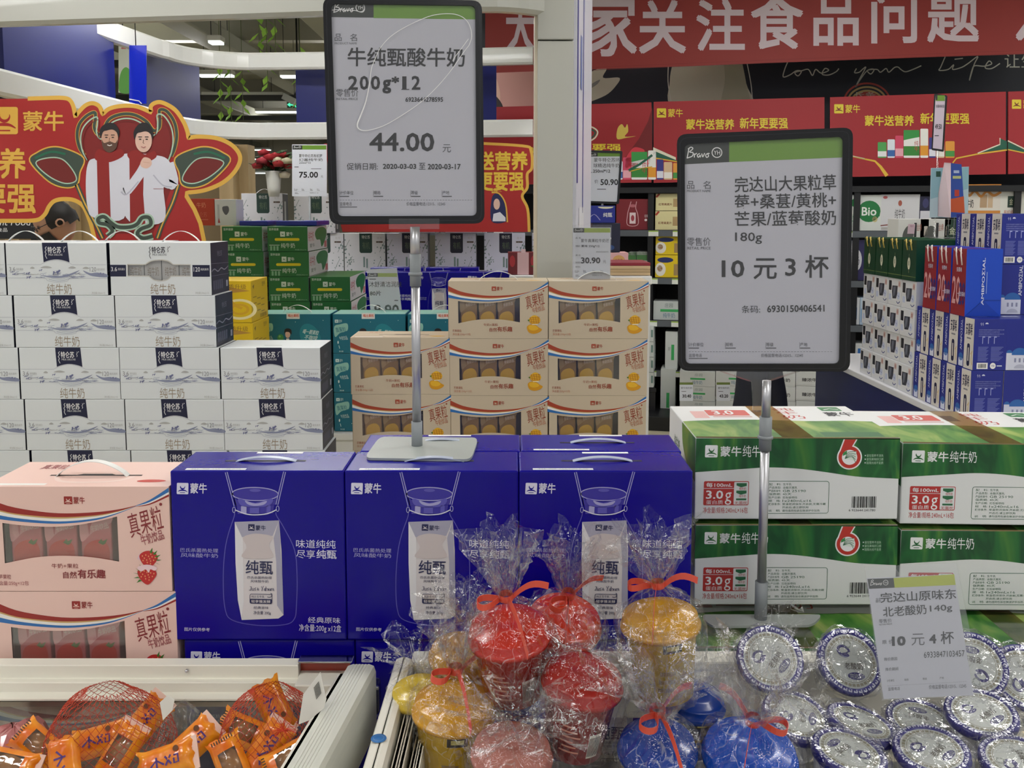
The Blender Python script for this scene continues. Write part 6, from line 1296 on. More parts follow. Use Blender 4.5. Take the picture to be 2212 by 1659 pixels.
# yellow
def d_yel(m, F, Rr, L, T):
    br = M('#8a6a2c', .45); cr = M('#efe0a8', .45)
    m.text(F, '品质升级', 52, 8, 92, 20, br, 1); m.shape(F, [(40, 8), (98, 24), (60, 30)], M('#b98a3c', .45), .8)
    m.stroke(F, ellipse(80, 68, 26, 22, 28), 6, cr, 1, True); m.stroke(F, ellipse(80, 68, 14, 11, 24), 5, M('#d9a828', .45), 1, True); m.stroke(F, [(62, 40), (70, 56), (84, 66)], 6, M('#d9a828', .45), 2, sm=4)
    for k in range(9): m.rect(Rr, 10+(k % 3)*24, 40+k*5, 30+(k % 3)*24, 42+k*5, br, 1)
    m.text(Rr, '营养', 64, 8, 84, 20, br, 1); barcode(m, Rr, 50, 86, 90, 96, br, 1); m.shape(Rr, [(8, 14), (18, 10), (14, 22)], br, 1)
yc = simple('yellow_milk_carton', .22, .23, .1555, M('#e2bd1c', .4), d_yel); y0 = zat(606, 3.42)
for r in range(3): put(yc, (xat(543, 3.42, 650)-.11+.003*r, 3.42, y0-(r+1)*.157), 0, f'yellow milk carton, {ORD[r]} in the stack behind the short white column', 'yellow milk cartons')
plinth('display_table', 'low table under the yellow cartons', xat(543, 3.42, 650)-.24, xat(543, 3.42, 650)+.02, 3.40, 3.66, y0-3*.157-.002)
# teal
TEAL = M('#0d6a80', .4); TW, TD, TH, YT = .293, .165, .159, 3.70
def d_teal(m, F, Rr, L, T):
    w = M('#cfe6e2', .45); m.logo(F, 3, 14, 8, 22, w, TEAL, 1, False); m.text(F, '蒙牛', 9, 14, 13, 22, w, 1)
    m.shape(F, smooth([(2, 32), (10, 26), (20, 24), (20, 42), (10, 48), (3, 58)], 4, True), M('#8fc4b8', .45), 1); m.text(F, '真果粒', 4, 33, 18, 46, TEAL, 2, 0, -10); m.text(F, '牛奶饮品', 9, 56, 20, 66, w, 1, 0, -10); m.shape(F, ellipse(7, 72, 1, 4, 10), w, 1)
    m.shape(F, ellipse(72, 58, 14, 34, 24, rot=-8), M('#1d8494', .45), 1)
    for k, s in enumerate(('喝一颗果粒', '不咖啡', '给你时光')): m.text(F, s, 62+k*2, 40+k*14, 84-k*2, 52+k*14, w, 2, .02, 12)
    # figure with a green fruit
    m.shape(F, [(36, 100), (36, 66), (40, 60), (45, 62), (46, 100)], M('#1a2a52', .5), 1); m.shape(F, [(38, 100), (39, 62), (43, 62), (43, 100)], M('#d6dcdc', .5), 2); m.shape(F, ellipse(41, 52, 3.4, 9, 16), SKIN2, 2); m.shape(F, smooth([(36.5, 52), (37, 40), (41, 36), (46, 40), (46, 52), (43, 46), (38, 46)], 4, True), HAIR, 3); m.shape(F, ellipse(31, 60, 4.4, 9, 18), M('#3f8a4a', .45), 2); m.shape(F, ellipse(30, 57, 1.6, 3, 10), M('#7fb87a', .45), 3); m.shape(F, [(30, 100), (29, 74), (33, 74), (35, 100)], M('#9ac4c4', .45), 1)
    for x, y in ((52, 20), (24, 80), (58, 84), (90, 16), (94, 80)): m.shape(F, ellipse(x, y, .5, 1, 8), w, 1)
    m.stroke(F, [(8, 80), (9, 88)], .8, w, 1); m.text(F, '净含量', 8, 93, 14, 97, w, 1)
    m.rect(T, 1, 1, 99, 99, M('#86b8ac', .4), 1); m.rect(F, 40, -3, 58, 12, M('#dfe4e0', .45), 2); m.text(F, '喝出果粒', 42, 0, 57, 8, M('#d85a3a', .45), 3, .03)
tc = simple('teal_milk_carton', TW, TD, TH, TEAL, d_teal, handle=None); z0 = zat(678, YT)
for px, k, lab in ((557, 3, 'left column of teal cartons'), (719, 3, 'middle column of teal cartons'), (881, 3, 'right column of teal cartons')):
    for r in range(k):
        o = put(tc, (xat(px, YT, 720)+TW/2, YT, z0-(r+1)*(TH+.001)), 0, f'teal milk carton with printed youth, {ORD[r]} in the {lab}', 'teal milk cartons')
        if r == 0: hm = MB(); handle_arch(hm, -.058, .058, TD*.4, TH, .03, CLEARW, .012); hm.build('carry_handle', o)
plinth('display_table', 'low table under the teal cartons', xat(550, YT), xat(1050, YT), YT-.03, YT+.2, z0-3*(TH+.001)-.002)
# white gift cartons
GIFT = M('#d2d2d8', .4); YW2, WW2, WD2, WH2 = 5.72, .252, .14, .243
def d_gift(dark):
    def f(m, F, Rr, L, T):
        dkm = M(dark, .45); vine = M('#6f8584', .5); w = M('#d8d8d4', .5)
        m.shape(F, [(37, 0), (68, 0), (68, 46), (65, 50), (40, 50), (37, 46)], dkm, 1); m.text(F, '特仑苏', 43, 5, 63, 14, w, 2); m.text(F, '有机', 44, 22, 62, 40, M('#5a6a50', .5), 2); m.rect(F, 78, 20, 94, 24, M('#5a4a40', .5), 1); m.text(F, '纯 牛', 80, 9, 92, 15, GRY, 1)
        r = random.Random(5)
        for cx, cy, n in ((12, 72, 16), (84, 78, 12), (92, 34, 8), (6, 30, 6)):
            for _ in range(n): x, y = cx+r.gauss(0, 7), cy+r.gauss(0, 9); m.shape(F, ellipse(min(98, max(2, x)), min(97, max(3, y)), r.uniform(1, 2.6), r.uniform(1, 2.4), 7), vine, 1)
            m.stroke(F, [(cx-6, cy+14), (cx, cy), (cx+7, cy-14)], 1, vine, 1, sm=4)
        m.rect(F, 46, 60, 50, 86, vine, 1); m.rect(F, 53, 64, 57, 88, vine, 1); m.rect(Rr, 2, 2, 98, 98, M('#6f6f72', .45), 1); m.rect(Rr, 30, 20, 60, 90, w, 2)
    return f
gA = simple('gift_milk_carton', WW2, WD2, WH2, GIFT, d_gift('#1f3a34'), handle=.05); gB = simple('gift_milk_carton', WW2, WD2, WH2, M('#cdcde0', .4), d_gift('#1c1c30'), handle=.05)
zl = zat(504, YW2); n = 0
for px, pr in ((560, gA), (654, gA), (744, gA), (836, gB), (940, gB), (1046, gB), (1150, gB)):
    put(pr, (xat(px, YW2, 540)+WW2/2, YW2, zl-WH2), 0, f'white gift carton with floral print, lower row, {["first, behind the green packs", "second, behind the green packs", "third, beside the green packs", "left of the sign pole", "right of the sign pole", "left of the white pillar", "behind the white pillar"][n]}', 'white gift milk cartons'); n += 1
for k, (px, pr) in enumerate(((523, gA), (636, gA), (860, gB), (962, gB))):
    put(pr, (xat(px, YW2, 450)+WW2/2, YW2-.012, zl+.0015), 0, f'white gift carton with floral print, upper row, {["beside the heart carton", "under the 75.00 price card", "below the tall price sign", "in front of the far campaign board"][k]}', 'white gift milk cartons')
plinth('display_table', 'white table under the floral gift cartons', xat(545, YW2), xat(1250, YW2), YW2-.05, YW2+.3, zl-WH2-.002)
# blue cartons in the middle distance
for k, (px, Y, py) in enumerate(((776, 4.8, 588), (890, 4.8, 588), (1006, 4.8, 588), (800, 4.95, 574), (920, 4.95, 570))):
    put(bcart2, (xat(px, Y, 600)+BW/2, Y, zat(588, 4.8)-BH+(.0 if k < 3 else .014)), 0, f'far blue yoghurt carton, {["behind the 8.90 price card", "right behind the grey pole", "behind the left mango column", "second row, left", "second row, right"][k]}', 'far blue yoghurt cartons')
plinth('display_table', 'low table under the far blue cartons', xat(770, 4.8), xat(1130, 4.8), 4.76, 5.09, zat(588, 4.8)-BH-.002)
def d_str(m, F, Rr, L, T): m.rect(F, 30, 0, 66, 100, M('#e0b8bc', .45), 1); m.shape(F, ellipse(14, 40, 9, 26, 16), M('#b03038', .45), 1); m.shape(F, ellipse(82, 40, 10, 26, 16), M('#b03038', .45), 1); m.shape(F, [(70, 60), (96, 56), (90, 74)], M('#4a6a34', .45), 2); m.rect(F, 42, -14, 56, 2, M('#e8c8cc', .45), 2)
sc2 = simple('strawberry_pack', .155, .1, .11, M('#6f2028', .45), d_str); put(sc2, (P(1131, 588, 4.6).x, 4.55, zat(545, 4.55)-.11), 0, 'dark red carton with printed strawberries left of the white pillar', None)
plinth('display_table', 'small table under the dark red strawberry carton', P(1100, 590, 4.55).x, P(1165, 590, 4.55).x, 4.53, 4.67, zat(545, 4.55)-.112)
# right of the pillar, behind the mango cartons
def d_navy(m, F, Rr, L, T): m.text(F, '蓝莓', 34, 26, 60, 46, WHT, 1); m.shape(F, ellipse(60, 52, 8, 6, 12), WHT, 1); m.shape(F, ellipse(42, 82, 16, 10, 16), M('#3a5a9a', .45), 1); m.shape(F, ellipse(66, 84, 14, 9, 16), M('#2c4a84', .45), 2); m.rect(Rr, 1, 1, 99, 99, M('#94602c', .45), 1); m.rect(Rr, 1, 46, 99, 56, WHT, 2)
nc = simple('blueberry_carton', .13, .12, .135, M('#191c38', .45), d_navy)
def d_pnk(m, F, Rr, L, T): m.shape(F, ellipse(66, 60, 22, 40, 24), M('#d0a060', .45), 1); m.text(F, '含真果', 52, 48, 80, 66, M('#8a3a2a', .45), 2); m.shape(F, ellipse(18, 40, 16, 40, 16), M('#a83440', .45), 1)
pc = simple('pink_carton', .13, .14, .06, M('#d9a8aa', .45), d_pnk)
bc2 = simple('blue_carton', .14, .12, .08, M('#1d2c92', .4), lambda m, F, Rr, L, T: (m.text(F, '纯甄', 60, 40, 90, 66, WHT, 1, .02), m.shape(F, ellipse(68, 6, 26, 12, 20, 0, 180), M('#e0dcc0', .45), 1), m.stroke(F, [(10, 80), (30, 50), (50, 84)], 3, LAV, 1, sm=4)))
zt = zat(574, 4.3); plinth('display_table', 'table under the pink and blueberry cartons right of the pillar', P(1262, 600, 4.3).x, P(1392, 600, 4.3).x, 4.26, 4.6, zt-.002)
put(pc, (P(1328, 570, 4.3).x, 4.32, zt), 0, 'pink carton with a golden badge right of the 30.90 price card', None)
put(nc, (P(1313, 540, 4.3).x-.005, 4.33, zt+.0615), 0, 'navy blueberry carton on the pink carton', None)
put(bc2, (P(1298, 470, 4.3).x, 4.335, zt+.0615+.1365), 0, 'blue carton under the 50.90 price card', None)
for k in range(4):
    m = MB(); m.box(-.075, .075, 0, .2, 0, .0105, M(('#c8ac84', '#bca078', '#d0b48c', '#8a2030')[k], .5), .001); m.build('flat_carton', None, f'flattened carton behind the right mango column, {["bottom", "second", "third", "top dark red"][k]} of four', 'carton', 'flattened cartons', None, (P(1358, 590, 3.2).x, 3.2, mtop-.01+k*.0112))
plinth('display_table', 'small table under the flattened cartons', P(1358, 590, 3.2).x-.08, P(1358, 590, 3.2).x+.08, 3.19, 3.42, mtop-.0115)

# ---- cartons on the wall shelves
def wbox(label, px0, py0, px1, py1, col, draw=None, d=-.02, dep=.18, snap=True, grp=None, name='shelf_carton'):
    s0, z1 = ws(px0, py0, d); s1, z0 = ws(px1, py1, d); z1 = ws((px0+px1)/2, py0, d)[1]; z0 = ws((px0+px1)/2, py1, d)[1]
    if snap:
        c = min(LEV+[.1], key=lambda l: abs(l-z0))
        if abs(c-z0) < .09: z0 = c+.001
    t = simple(name, s1-s0-.003, dep, z1-z0, M(col, .45), draw); t.location = wpt((s0+s1)/2, d, z0); t.rotation_euler = (0, 0, WRZ); t['label'] = label
    if grp: t['group'] = grp
    return t
def dt(*items):
    def f(m, F, Rr, L, T):
        for it in items:
            if it[0] == 't': m.text(F, it[1], *it[2:6], M(it[6], .45), 3, it[7] if len(it) > 7 else 0)
            elif it[0] == 'r': m.rect(F, *it[1:5], M(it[5], .45), 1)
            elif it[0] == 'e': m.shape(F, ellipse(*it[1:5], 20), M(it[5], .45), 2)
            elif it[0] == 's': m.stroke(F, it[1], it[2], M(it[3], .45), 2, sm=4)
    return f
WX = [
 ('dark red carton with a printed jar on the upper wall shelf', 1331, 430, 1404, 494, '#7c1c26', dt(('s', [(44, 8), (38, 30), (34, 50), (34, 84), (64, 84), (64, 50), (58, 30), (60, 8)], 2, '#d8a8ac'), ('e', 49, 22, 11, 5, '#b86a72'), ('r', 40, 44, 58, 80, '#e4cfd0'), ('e', 49, 62, 5, 10, '#a83a48'), ('t', '经典', 84, 50, 94, 60, '#e4cfd0'), ('e', 88, 68, 4, 4, '#f0e6e6'))),
 ('cream carton with a red corner, upper of two beside the tilted sign', 1416, 418, 1474, 455, '#e6dca4', dt(('t', '红枣高麦片', 12, 56, 62, 70, '#8a4a2a', .02), ('r', 66, 30, 92, 78, '#b89a6a'), ('s', [(2, 22), (14, 2)], 8, '#b8402c'))),
 ('cream carton with a red corner, lower of two beside the tilted sign', 1415, 456, 1473, 494, '#e6dca4', dt(('t', '红枣高麦片', 12, 56, 62, 70, '#8a4a2a', .02), ('r', 66, 30, 92, 78, '#b89a6a'), ('s', [(2, 22), (14, 2)], 8, '#b8402c'))),
 ('yellow almond carton, upper of two beside the tilted sign', 1416, 509, 1474, 550, '#e6c81c', dt(('e', 38, 22, 30, 12, '#22306a'), ('e', 20, 64, 20, 30, '#ece6dc'), ('e', 18, 60, 10, 14, '#c88a3a'), ('r', 70, 40, 98, 90, '#a88a5a'))),
 ('yellow almond carton, lower of two beside the tilted sign', 1415, 551, 1473, 592, '#e6c81c', dt(('e', 38, 22, 30, 12, '#22306a'), ('e', 20, 64, 20, 30, '#ece6dc'), ('e', 18, 60, 10, 14, '#c88a3a'), ('r', 70, 40, 98, 90, '#a88a5a'))),
 ('white and green milk pack, left of two beside the yellow cartons', 1357, 545, 1374, 592, '#dfe2dc', dt(('r', 0, 0, 100, 34, '#4a7a44'), ('r', 0, 0, 100, 12, '#dfe2dc'), ('t', '纯', 30, 54, 90, 70, '#c05048'))),
 ('white and green milk pack, right of two beside the yellow cartons', 1375, 544, 1401, 592, '#dfe2dc', dt(('r', 0, 0, 100, 34, '#4a7a44'), ('r', 0, 0, 100, 12, '#dfe2dc'), ('t', '纯', 60, 42, 90, 58, '#c05048'), ('t', '牛', 60, 60, 90, 76, '#c05048'), ('t', '奶', 60, 78, 90, 94, '#c05048'))),
 ('pale tray of bagged milk with a green stripe beside the tilted sign', 1411, 651, 1470, 683, '#c4cac8', dt(('r', 26, 42, 92, 56, '#3fae62'), ('t', '纯牛奶', 36, 62, 80, 88, '#4a7a9a'), ('t', '庄园', 42, 10, 72, 32, '#6a7a7a'))),
 ('upright white carton with a green stripe beside the tilted sign', 1437, 716, 1463, 795, '#d6dad8', dt(('r', 50, 34, 74, 74, '#3fae62'), ('t', '好', 24, 40, 44, 50, '#6a7a7a'))),
 ('green carton printed bio on the right wall shelf', 1832, 421, 1903, 483, '#d9ddd9', dt(('e', 64, 46, 34, 30, '#1e7a40'), ('r', 30, 34, 96, 60, '#1e7a40'), ('t', 'Bio', 42, 34, 86, 58, '#eef2ee', .03), ('e', 82, 68, 8, 8, '#c8c08a'), ('t', '牛奶', 14, 52, 28, 88, '#7ab08a'), ('e', 22, 22, 14, 12, '#1e7a40'))),
 ('white carton printed with a red building and stairs, right of the bio carton', 1904, 420, 1986, 482, '#d6d6da', dt(('t', '纯牛奶', 36, 40, 62, 66, '#4a4a50'), ('e', 49, 24, 5, 8, '#a85a4a'), ('r', 34, 74, 64, 84, '#a8603c'), ('s', [(0, 86), (30, 82), (50, 78), (70, 82), (100, 86)], 3, '#7a3a34'), ('r', 2, 90, 98, 97, '#b4b2b0'), ('e', 10, 8, 6, 4, '#b85a5a'))),
 ('dark navy carton behind the turquoise card', 1986, 424, 2012, 483, '#1c1f3c', dt(('r', 10, 42, 98, 72, '#d0d0d8'), ('e', 50, 20, 24, 14, '#3a3a66'))),
 ('carton with orange dripping print on the right wall shelf', 2086, 398, 2160, 480, '#dcd6cc', dt(('r', 0, 0, 100, 16, '#d08a3a'), ('s', [(0, 16), (12, 24), (26, 14), (44, 26), (60, 15), (80, 24), (100, 16)], 6, '#d08a3a'), ('r', 0, 56, 100, 62, '#d08a3a'), ('r', 42, 22, 62, 50, '#b89a78'), ('r', 64, 20, 78, 50, '#cbb090'), ('t', '牛奶', 4, 32, 24, 50, '#2a2a2a', .02))),
 ('white carton with a small dark green square at the right edge', 2161, 411, 2250, 480, '#dcdcd2', dt(('r', 18, 14, 44, 42, '#1c3a2c'), ('t', '金典', 22, 20, 40, 36, '#c8c8a8'), ('t', '有机纯牛奶', 10, 48, 48, 60, '#b85a4a'))),
 ('purple carton with a white medallion beside the tilted sign', 1832, 518, 1869, 585, '#2c2858', dt(('r', 0, 2, 46, 98, '#d8d8de'), ('e', 52, 50, 28, 26, '#d8d8de'), ('t', '奶', 36, 40, 66, 62, '#2c2858'))),
 ('small white and blue carton beside the tilted sign', 1834, 643, 1857, 678, '#d4d8de', dt(('r', 20, 36, 76, 80, '#3a78b8'),)),
 ('blue and white carton behind the small white one', 1858, 643, 1880, 678, '#b4c8dc', dt(('r', 10, 40, 90, 90, '#7aa0c8'),)),
 ('white carton with yellow stripe, upper of two above the low stack', 1832, 742, 1868, 771, '#d6d8d8', dt(('r', 0, 44, 26, 62, '#e0cc3c'), ('r', 58, 36, 96, 80, '#2f6ab0'))),
 ('white carton with yellow stripe, lower of two above the low stack', 1832, 772, 1868, 801, '#d6d8d8', dt(('r', 0, 44, 26, 62, '#e0cc3c'), ('r', 58, 36, 96, 80, '#2f6ab0'))),
]
for it in WX: wbox(*it, grp='cartons on the wall shelves')
for k in range(4): wbox(f'white carton edge beside the right mango column, {ORD[k]} of four', 1398, 706+k*33, 1412, 738+k*33, '#d2d8d6', dt(('r', 60, 20, 90, 70, '#6a8a84'),), .10, .2, False, 'stack of white cartons beside the mango cartons')
plinth('display_table', 'dark pallet under the stack of white cartons', wpt(ws(1398, 840, .1)[0], .1).x-.02, wpt(ws(1412, 840, .1)[0], .1).x+.02, wpt(ws(1405, 840, .1)[0], .1).y, wpt(ws(1405, 840, .1)[0], .1).y+.2, ws(1405, 838, .1)[1]-.003, '#222226')
gr = dt(('r', 30, 44, 72, 56, '#3fae62'), ('t', '纯牛奶', 36, 62, 64, 88, '#4a7a9a'), ('t', '庄园', 42, 12, 64, 32, '#8a9a9a'))
zn = dt(('t', '臻浓牛奶', 20, 44, 84, 70, '#3a3a3e', .02), ('r', 0, 90, 100, 92, '#b0b0b0')); yb = dt(('r', 16, 40, 62, 58, '#e0cc3c'), ('r', 68, 40, 92, 80, '#2f6ab0'), ('t', '纯牛奶', 20, 64, 58, 80, '#b0a050'))
for r, (a, b) in enumerate(((803, 834), (834.6, 866), (866.6, 905))):
    for k, (x0, x1, dr) in enumerate(((1468, 1545, gr), (1546, 1640, gr), (1650, 1718, zn), (1719, 1786, zn), (1788, 1868, yb))):
        wbox(f'white low-stack carton seen under the tilted sign, {["upper", "middle", "bottom"][r]} row, {ORD[k].replace("topmost", "first")} from the left', x0, a, x1, b, '#d4d6d4', dr, .16, .2, r == 2, 'low stack of white cartons')
for px, lab in ((1440, 'left'),): wbox('white carton with green stripe below the upright one', 1427, 797, 1459, 868, '#d6dad8', dt(('r', 40, 60, 60, 98, '#3fae62'),), .02, .2, True, 'cartons on the wall shelves')

# ---- right-hand island of gift cartons
ZT = .70; xT = 1.757
t = plinth('display_table', 'white topped island with navy sides carrying the blue and green gift cartons', xT-.02, 2.6, 3.44, 5.25, ZT, '#d8d8dc', '#1a2058')
def d_jin(m, F, Rr, L, T):
    k = M('#26262c', .45); wv = M('#3a3c48', .35); rd = M('#a8584a', .45); li = M('#c4cce4', .45); bl = M('#3a4a8a', .45)
    m.rect(L, 6, 10, 26, 46, k, 1); m.shape(L, [(32, 28), (72, 26), (70, 56), (62, 74), (36, 76), (30, 50)], wv, 1); m.shape(L, [(40, 32), (58, 30), (52, 50), (44, 70), (38, 60)], M('#6c7280', .35), 1.5); m.stroke(L, [(42, 36), (50, 50), (46, 66)], 2, M('#8a8c98', .4), 2, sm=4); m.stroke(L, [(58, 36), (54, 56), (60, 68)], 2, M('#6a6c78', .4), 2, sm=4)  # lighter grey patch and strokes are highlights drawn into the window colour
    m.rect(L, 76, 8, 92, 30, M('#d6bcb6', .45), 1); m.text(L, '金典', 78, 12, 90, 26, rd, 2); m.shape(L, ellipse(78, 62, 12, 14, 20), li, .8); m.stroke(L, [(66, 84), (78, 90), (92, 82)], 3.4, bl, 2, sm=4); m.rect(L, 8, 60, 26, 82, li, 1); m.stroke(L, [(74, 60), (82, 66)], 2, bl, 2)
    for q in range(3): m.rect(F, 20, 20+q*22, 80, 28+q*22, M('#b8bcc0', .45), 1)
jn = simple('organic_milk_carton', .25, .148, .124, M('#dcdde0', .4), d_jin)
def make_bag(name, w, d, h, mf, msd, drawf, rope):
    t = thing(name, 'proto', 'gift bag'); m = MB(); b = box_q(0, 0, 100, 100)
    vs = [(-w/2, 0, 0), (w/2, 0, 0), (w/2, d, 0), (-w/2, d, 0), (-w/2, .004, h), (w/2, .004, h), (w/2, d-.004, h), (-w/2, d-.004, h)]
    m.add(vs, [(0, 1, 5, 4), (2, 3, 7, 6), (3, 2, 1, 0)], mf); m.add(vs, [(1, 2, 6, 5), (3, 0, 4, 7)], msd); i = .004
    vi = [(x*(1-.03), d/2+(y-d/2)*.95, z-(.002 if z > 0 else -.004)) for x, y, z in vs]; m.add(vi, [(4, 5, 1, 0), (6, 7, 3, 2), (5, 6, 2, 1), (7, 4, 0, 3), (0, 1, 2, 3)], msd)
    vr = [vs[4], vs[5], vs[6], vs[7], vi[4], vi[5], vi[6], vi[7]]; m.add(vr, [(0, 1, 5, 4), (1, 2, 6, 5), (2, 3, 7, 6), (3, 0, 4, 7)], mf)
    F = QF((-w/2, -.0005, 0), (1, 0, 0), (0, 0, 1), w, h, b); L = QF((-w/2-.0005, d, 0), (0, -1, 0), (0, 0, 1), d, h, b); drawf(m, F, L); m.build('bag_body', t)
    m = MB(); rp(m, w, d, h, rope); m.build('rope_handle', t); return t
def rp(m, w, d, h, mat):
    for s in (.3, .62):
        m.tube([(-w/2-.003, d*s, h*.93), (-w/2-.014, d*s+.004, h*.99), (-w/2-.012, d*s-.01, h*1.02), (-w/2-.016, d*s-.02, h*.9), (-w/2-.008, d*s-.014, h*.76)], .0028, mat, 6)
def d_gbag(m, F, L): m.shape(L, ellipse(50, 58, 10, 15, 20), M('#d8d4bc', .45), 2); m.text(L, '典', 46, 50, 54, 64, M('#1c4a32', .45), 3); m.stroke(L, [(50, 34), (50, 82)], 1.2, M('#b8b48c', .45), 1); m.text(L, '有机', 44, 14, 56, 26, M('#8aa890', .45), 2); m.stroke(L, [(0, 90), (100, 90)], 1, M('#8a9a5a', .45), 1)
gb = make_bag('green_gift_bag', .25, .146, .178, M('#16452c', .4), M('#143d28', .4), d_gbag, M('#d0b45c', .4))
YJ = [4.02+.152*k for k in range(4)]
for c, Y in enumerate(YJ):
    cn = ['nearest', 'second nearest', 'third nearest', 'farthest'][c]
    for r in range(4): put(jn, (xT+.125+(.0, .006, .0, .004)[r], Y, ZT+.0005+r*.1255), 0, f'white organic milk carton, {["bottom", "second", "third", "top"][r]} layer, {cn} column under the green bags', 'white organic milk cartons on the island')
    put(gb, (xT+.125, Y+.001, ZT+.0005+4*.1255), 0, f'dark green gift bag with gold rope, {cn} of the row on the island', 'green gift bags')
AMN = M('#1f2b8a', .38); AMC = M('#d6d0c8', .45)
def d_amb(front):
    def f(m, F, Rr, L, T):
        w = M('#d2d6ea', .45); dm = M('#2c66b0', .4)
        m.rect(L, 40, .5, 99.5, 99.5, AMC, 1); m.text(L, '安慕希', 48, 10, 90, 34, M('#22264a', .45), 2, .02); m.rect(L, 56, 38, 82, 41, M('#8a8a94', .45), 2); m.shape(L, rrect(60, 50, 78, 94, 6), M('#1c2048', .4), 2); m.rect(L, 66, 58, 72, 84, AMC, 3); m.stroke(L, [(84, 70), (92, 62), (88, 80), (94, 90)], 2.4, M('#c8a040', .45), 2)
        v = MB(); m.text(L, 'AMBPOΣIAL', -10, 30, 50, 42, w, 2, 0, -90); m.shape(L, ellipse(22, 80, 14, 8, 16), dm, 2); m.rect(L, 8, 82, 36, 98, w, 2)
        if front == 'print':
            for q in range(4): m.text(F, '安慕希希腊风味酸奶巴氏杀菌热处理', 14, 20+q*4, 92-(q % 2)*14, 22.5+q*4, M('#8a90cc', .45), 1)
            m.text(F, '↑↑', 18, 7, 28, 14, w, 1); m.shape(F, ellipse(38, 10, 5, 3, 12, 180, 360), w, 1)
            for q in range(3): m.rect(F, 26+q*18, 34, 28+q*18, 48, M('#a4aade', .45), 1); m.rect(F, 26+q*18, 34, 34+q*18, 36, M('#a4aade', .45), 1)
            for q in range(12): m.rect(F, 14, 54+q*2.4, 46-(q % 3)*3, 55.2+q*2.4, M('#6a72ba', .45), 1); m.rect(F, 54, 54+q*2.4, 92-(q % 4)*4, 55.2+q*2.4, M('#6a72ba', .45), 1)
            m.rect(F, 12, 85, 46, 97, WHT, 1); barcode(m, F, 16, 87, 42, 95, M('#22222a', .45), 2); m.shape(F, ellipse(62, 91, 9, 6, 18), WHT, 1); m.text(F, '环保', 57, 89, 67, 93, AMN, 2); m.rect(F, 74, 90, 90, 92, w, 1)
        else:
            m.text(F, 'AMBPOΣIAL', 38, 26, 98, 38, w, 1, .02, -90); m.shape(F, ellipse(45, 70, 26, 14, 24, 180, 360), dm, 1); m.rect(F, 20, 70, 72, 99, w, 1); m.shape(F, ellipse(12, 66, 9, 6, 16, 180, 360), dm, 1); m.rect(F, 3, 66, 20, 99, w, 1)
            for q in range(3): m.rect(F, 28+q*14, 76, 34+q*14, 84, M('#8a8eb0', .45), 2)
            m.shape(F, ellipse(46, 96, 18, 8, 18, 180, 360), M('#b4b8d0', .45), 2)
        m.rect(T, 20, 20, 70, 40, M('#c8cce0', .4), 1)
    return f
AW, AD, AH = .1235, .1235, .1985
am1 = simple('greek_yoghurt_carton', AW, AD, AH, AMN, d_amb('print')); am2 = simple('greek_yoghurt_carton', AW, AD, AH, AMN, d_amb('church'))
GAM = 'blue greek yoghurt cartons on the island'; cnm = ['nearest', 'second nearest', 'third nearest', 'farthest']
for c in range(4):
    for r in range(2): put(am1, (xT+AW/2+(.004 if r else 0), 3.50+c*.1262, ZT+.0005+r*(AH+.001)), 0, f'blue and cream yoghurt carton, aisle side, {["lower", "upper"][r]} layer, {cnm[c]} column', GAM)
for c in range(3):
    for r in range(4): put(am2 if (c == 0 and r < 3) else am1, (xT+.163+AW/2, 3.64+c*.1262, ZT+.0005+r*(AH+.001)), 0, f'blue and cream yoghurt carton, inner stack, {["bottom", "second", "third", "top"][r]} layer, {cnm[c]} column', GAM)
for r in range(4): put(am2 if r < 2 else am1, (xT+.163+AW*1.5+.002, 3.64, ZT+.0005+r*(AH+.001)), 0, f'blue yoghurt carton cut by the right edge of the photo, {["bottom", "second", "third", "top"][r]} layer', GAM)
put(am2, (xT+.0+AW*1.5+.003-.0, 3.50, ZT+.0005), 0, 'blue yoghurt carton at the right edge in the lower layer', GAM); put(am2, (xT+AW*1.5+.003, 3.50, ZT+.0015+AH), 0, 'blue yoghurt carton with white dome print at the right edge, upper layer', GAM)
def d_rbag(m, F, L):
    w = M('#d8dcf0', .45); m.text(F, 'AMBPOΣIAL', 6, 45, 62, 55, w, 2, .02, -90) if False else m.text(F, 'AMBPOΣIAL', 12, 44, 82, 52, w, 2, .02, -90); m.rect(F, 56, 34, 58, 66, M('#8aa0e0', .45), 1); m.shape(F, [(2, 99), (50, 76), (98, 99)], M('#0f3fb0', .4), 1); m.stroke(F, [(2, 99), (50, 76), (98, 76)], .8, M('#0c338f', .4), 2)
    m.text(L, '20', 8, 42, 62, 84, M('#d8a0a0', .45), 1, .02); m.text(L, '20', 56, 50, 96, 84, M('#2a2c7a', .45), 2, .02); m.text(L, '安慕希', 34, 28, 70, 35, w, 1); m.text(L, '一起安慕希', 46, 64, 98, 71, w, 3)
rb = make_bag('red_gift_bag', .140, .118, .262, M('#1447c0', .38), M('#8e1f28', .42), d_rbag, M('#e6dcd8', .45))
zb = ZT+.0005+2*(AH+.001)
for k, Y in enumerate((3.575, 3.70, 3.825)): put(rb, (xT+.0705-.014*k*0, Y, zb), 0, f'red gift bag with blue front panel, {["nearest", "middle", "farthest"][k]} of three on the blue cartons', 'red and blue gift bags')
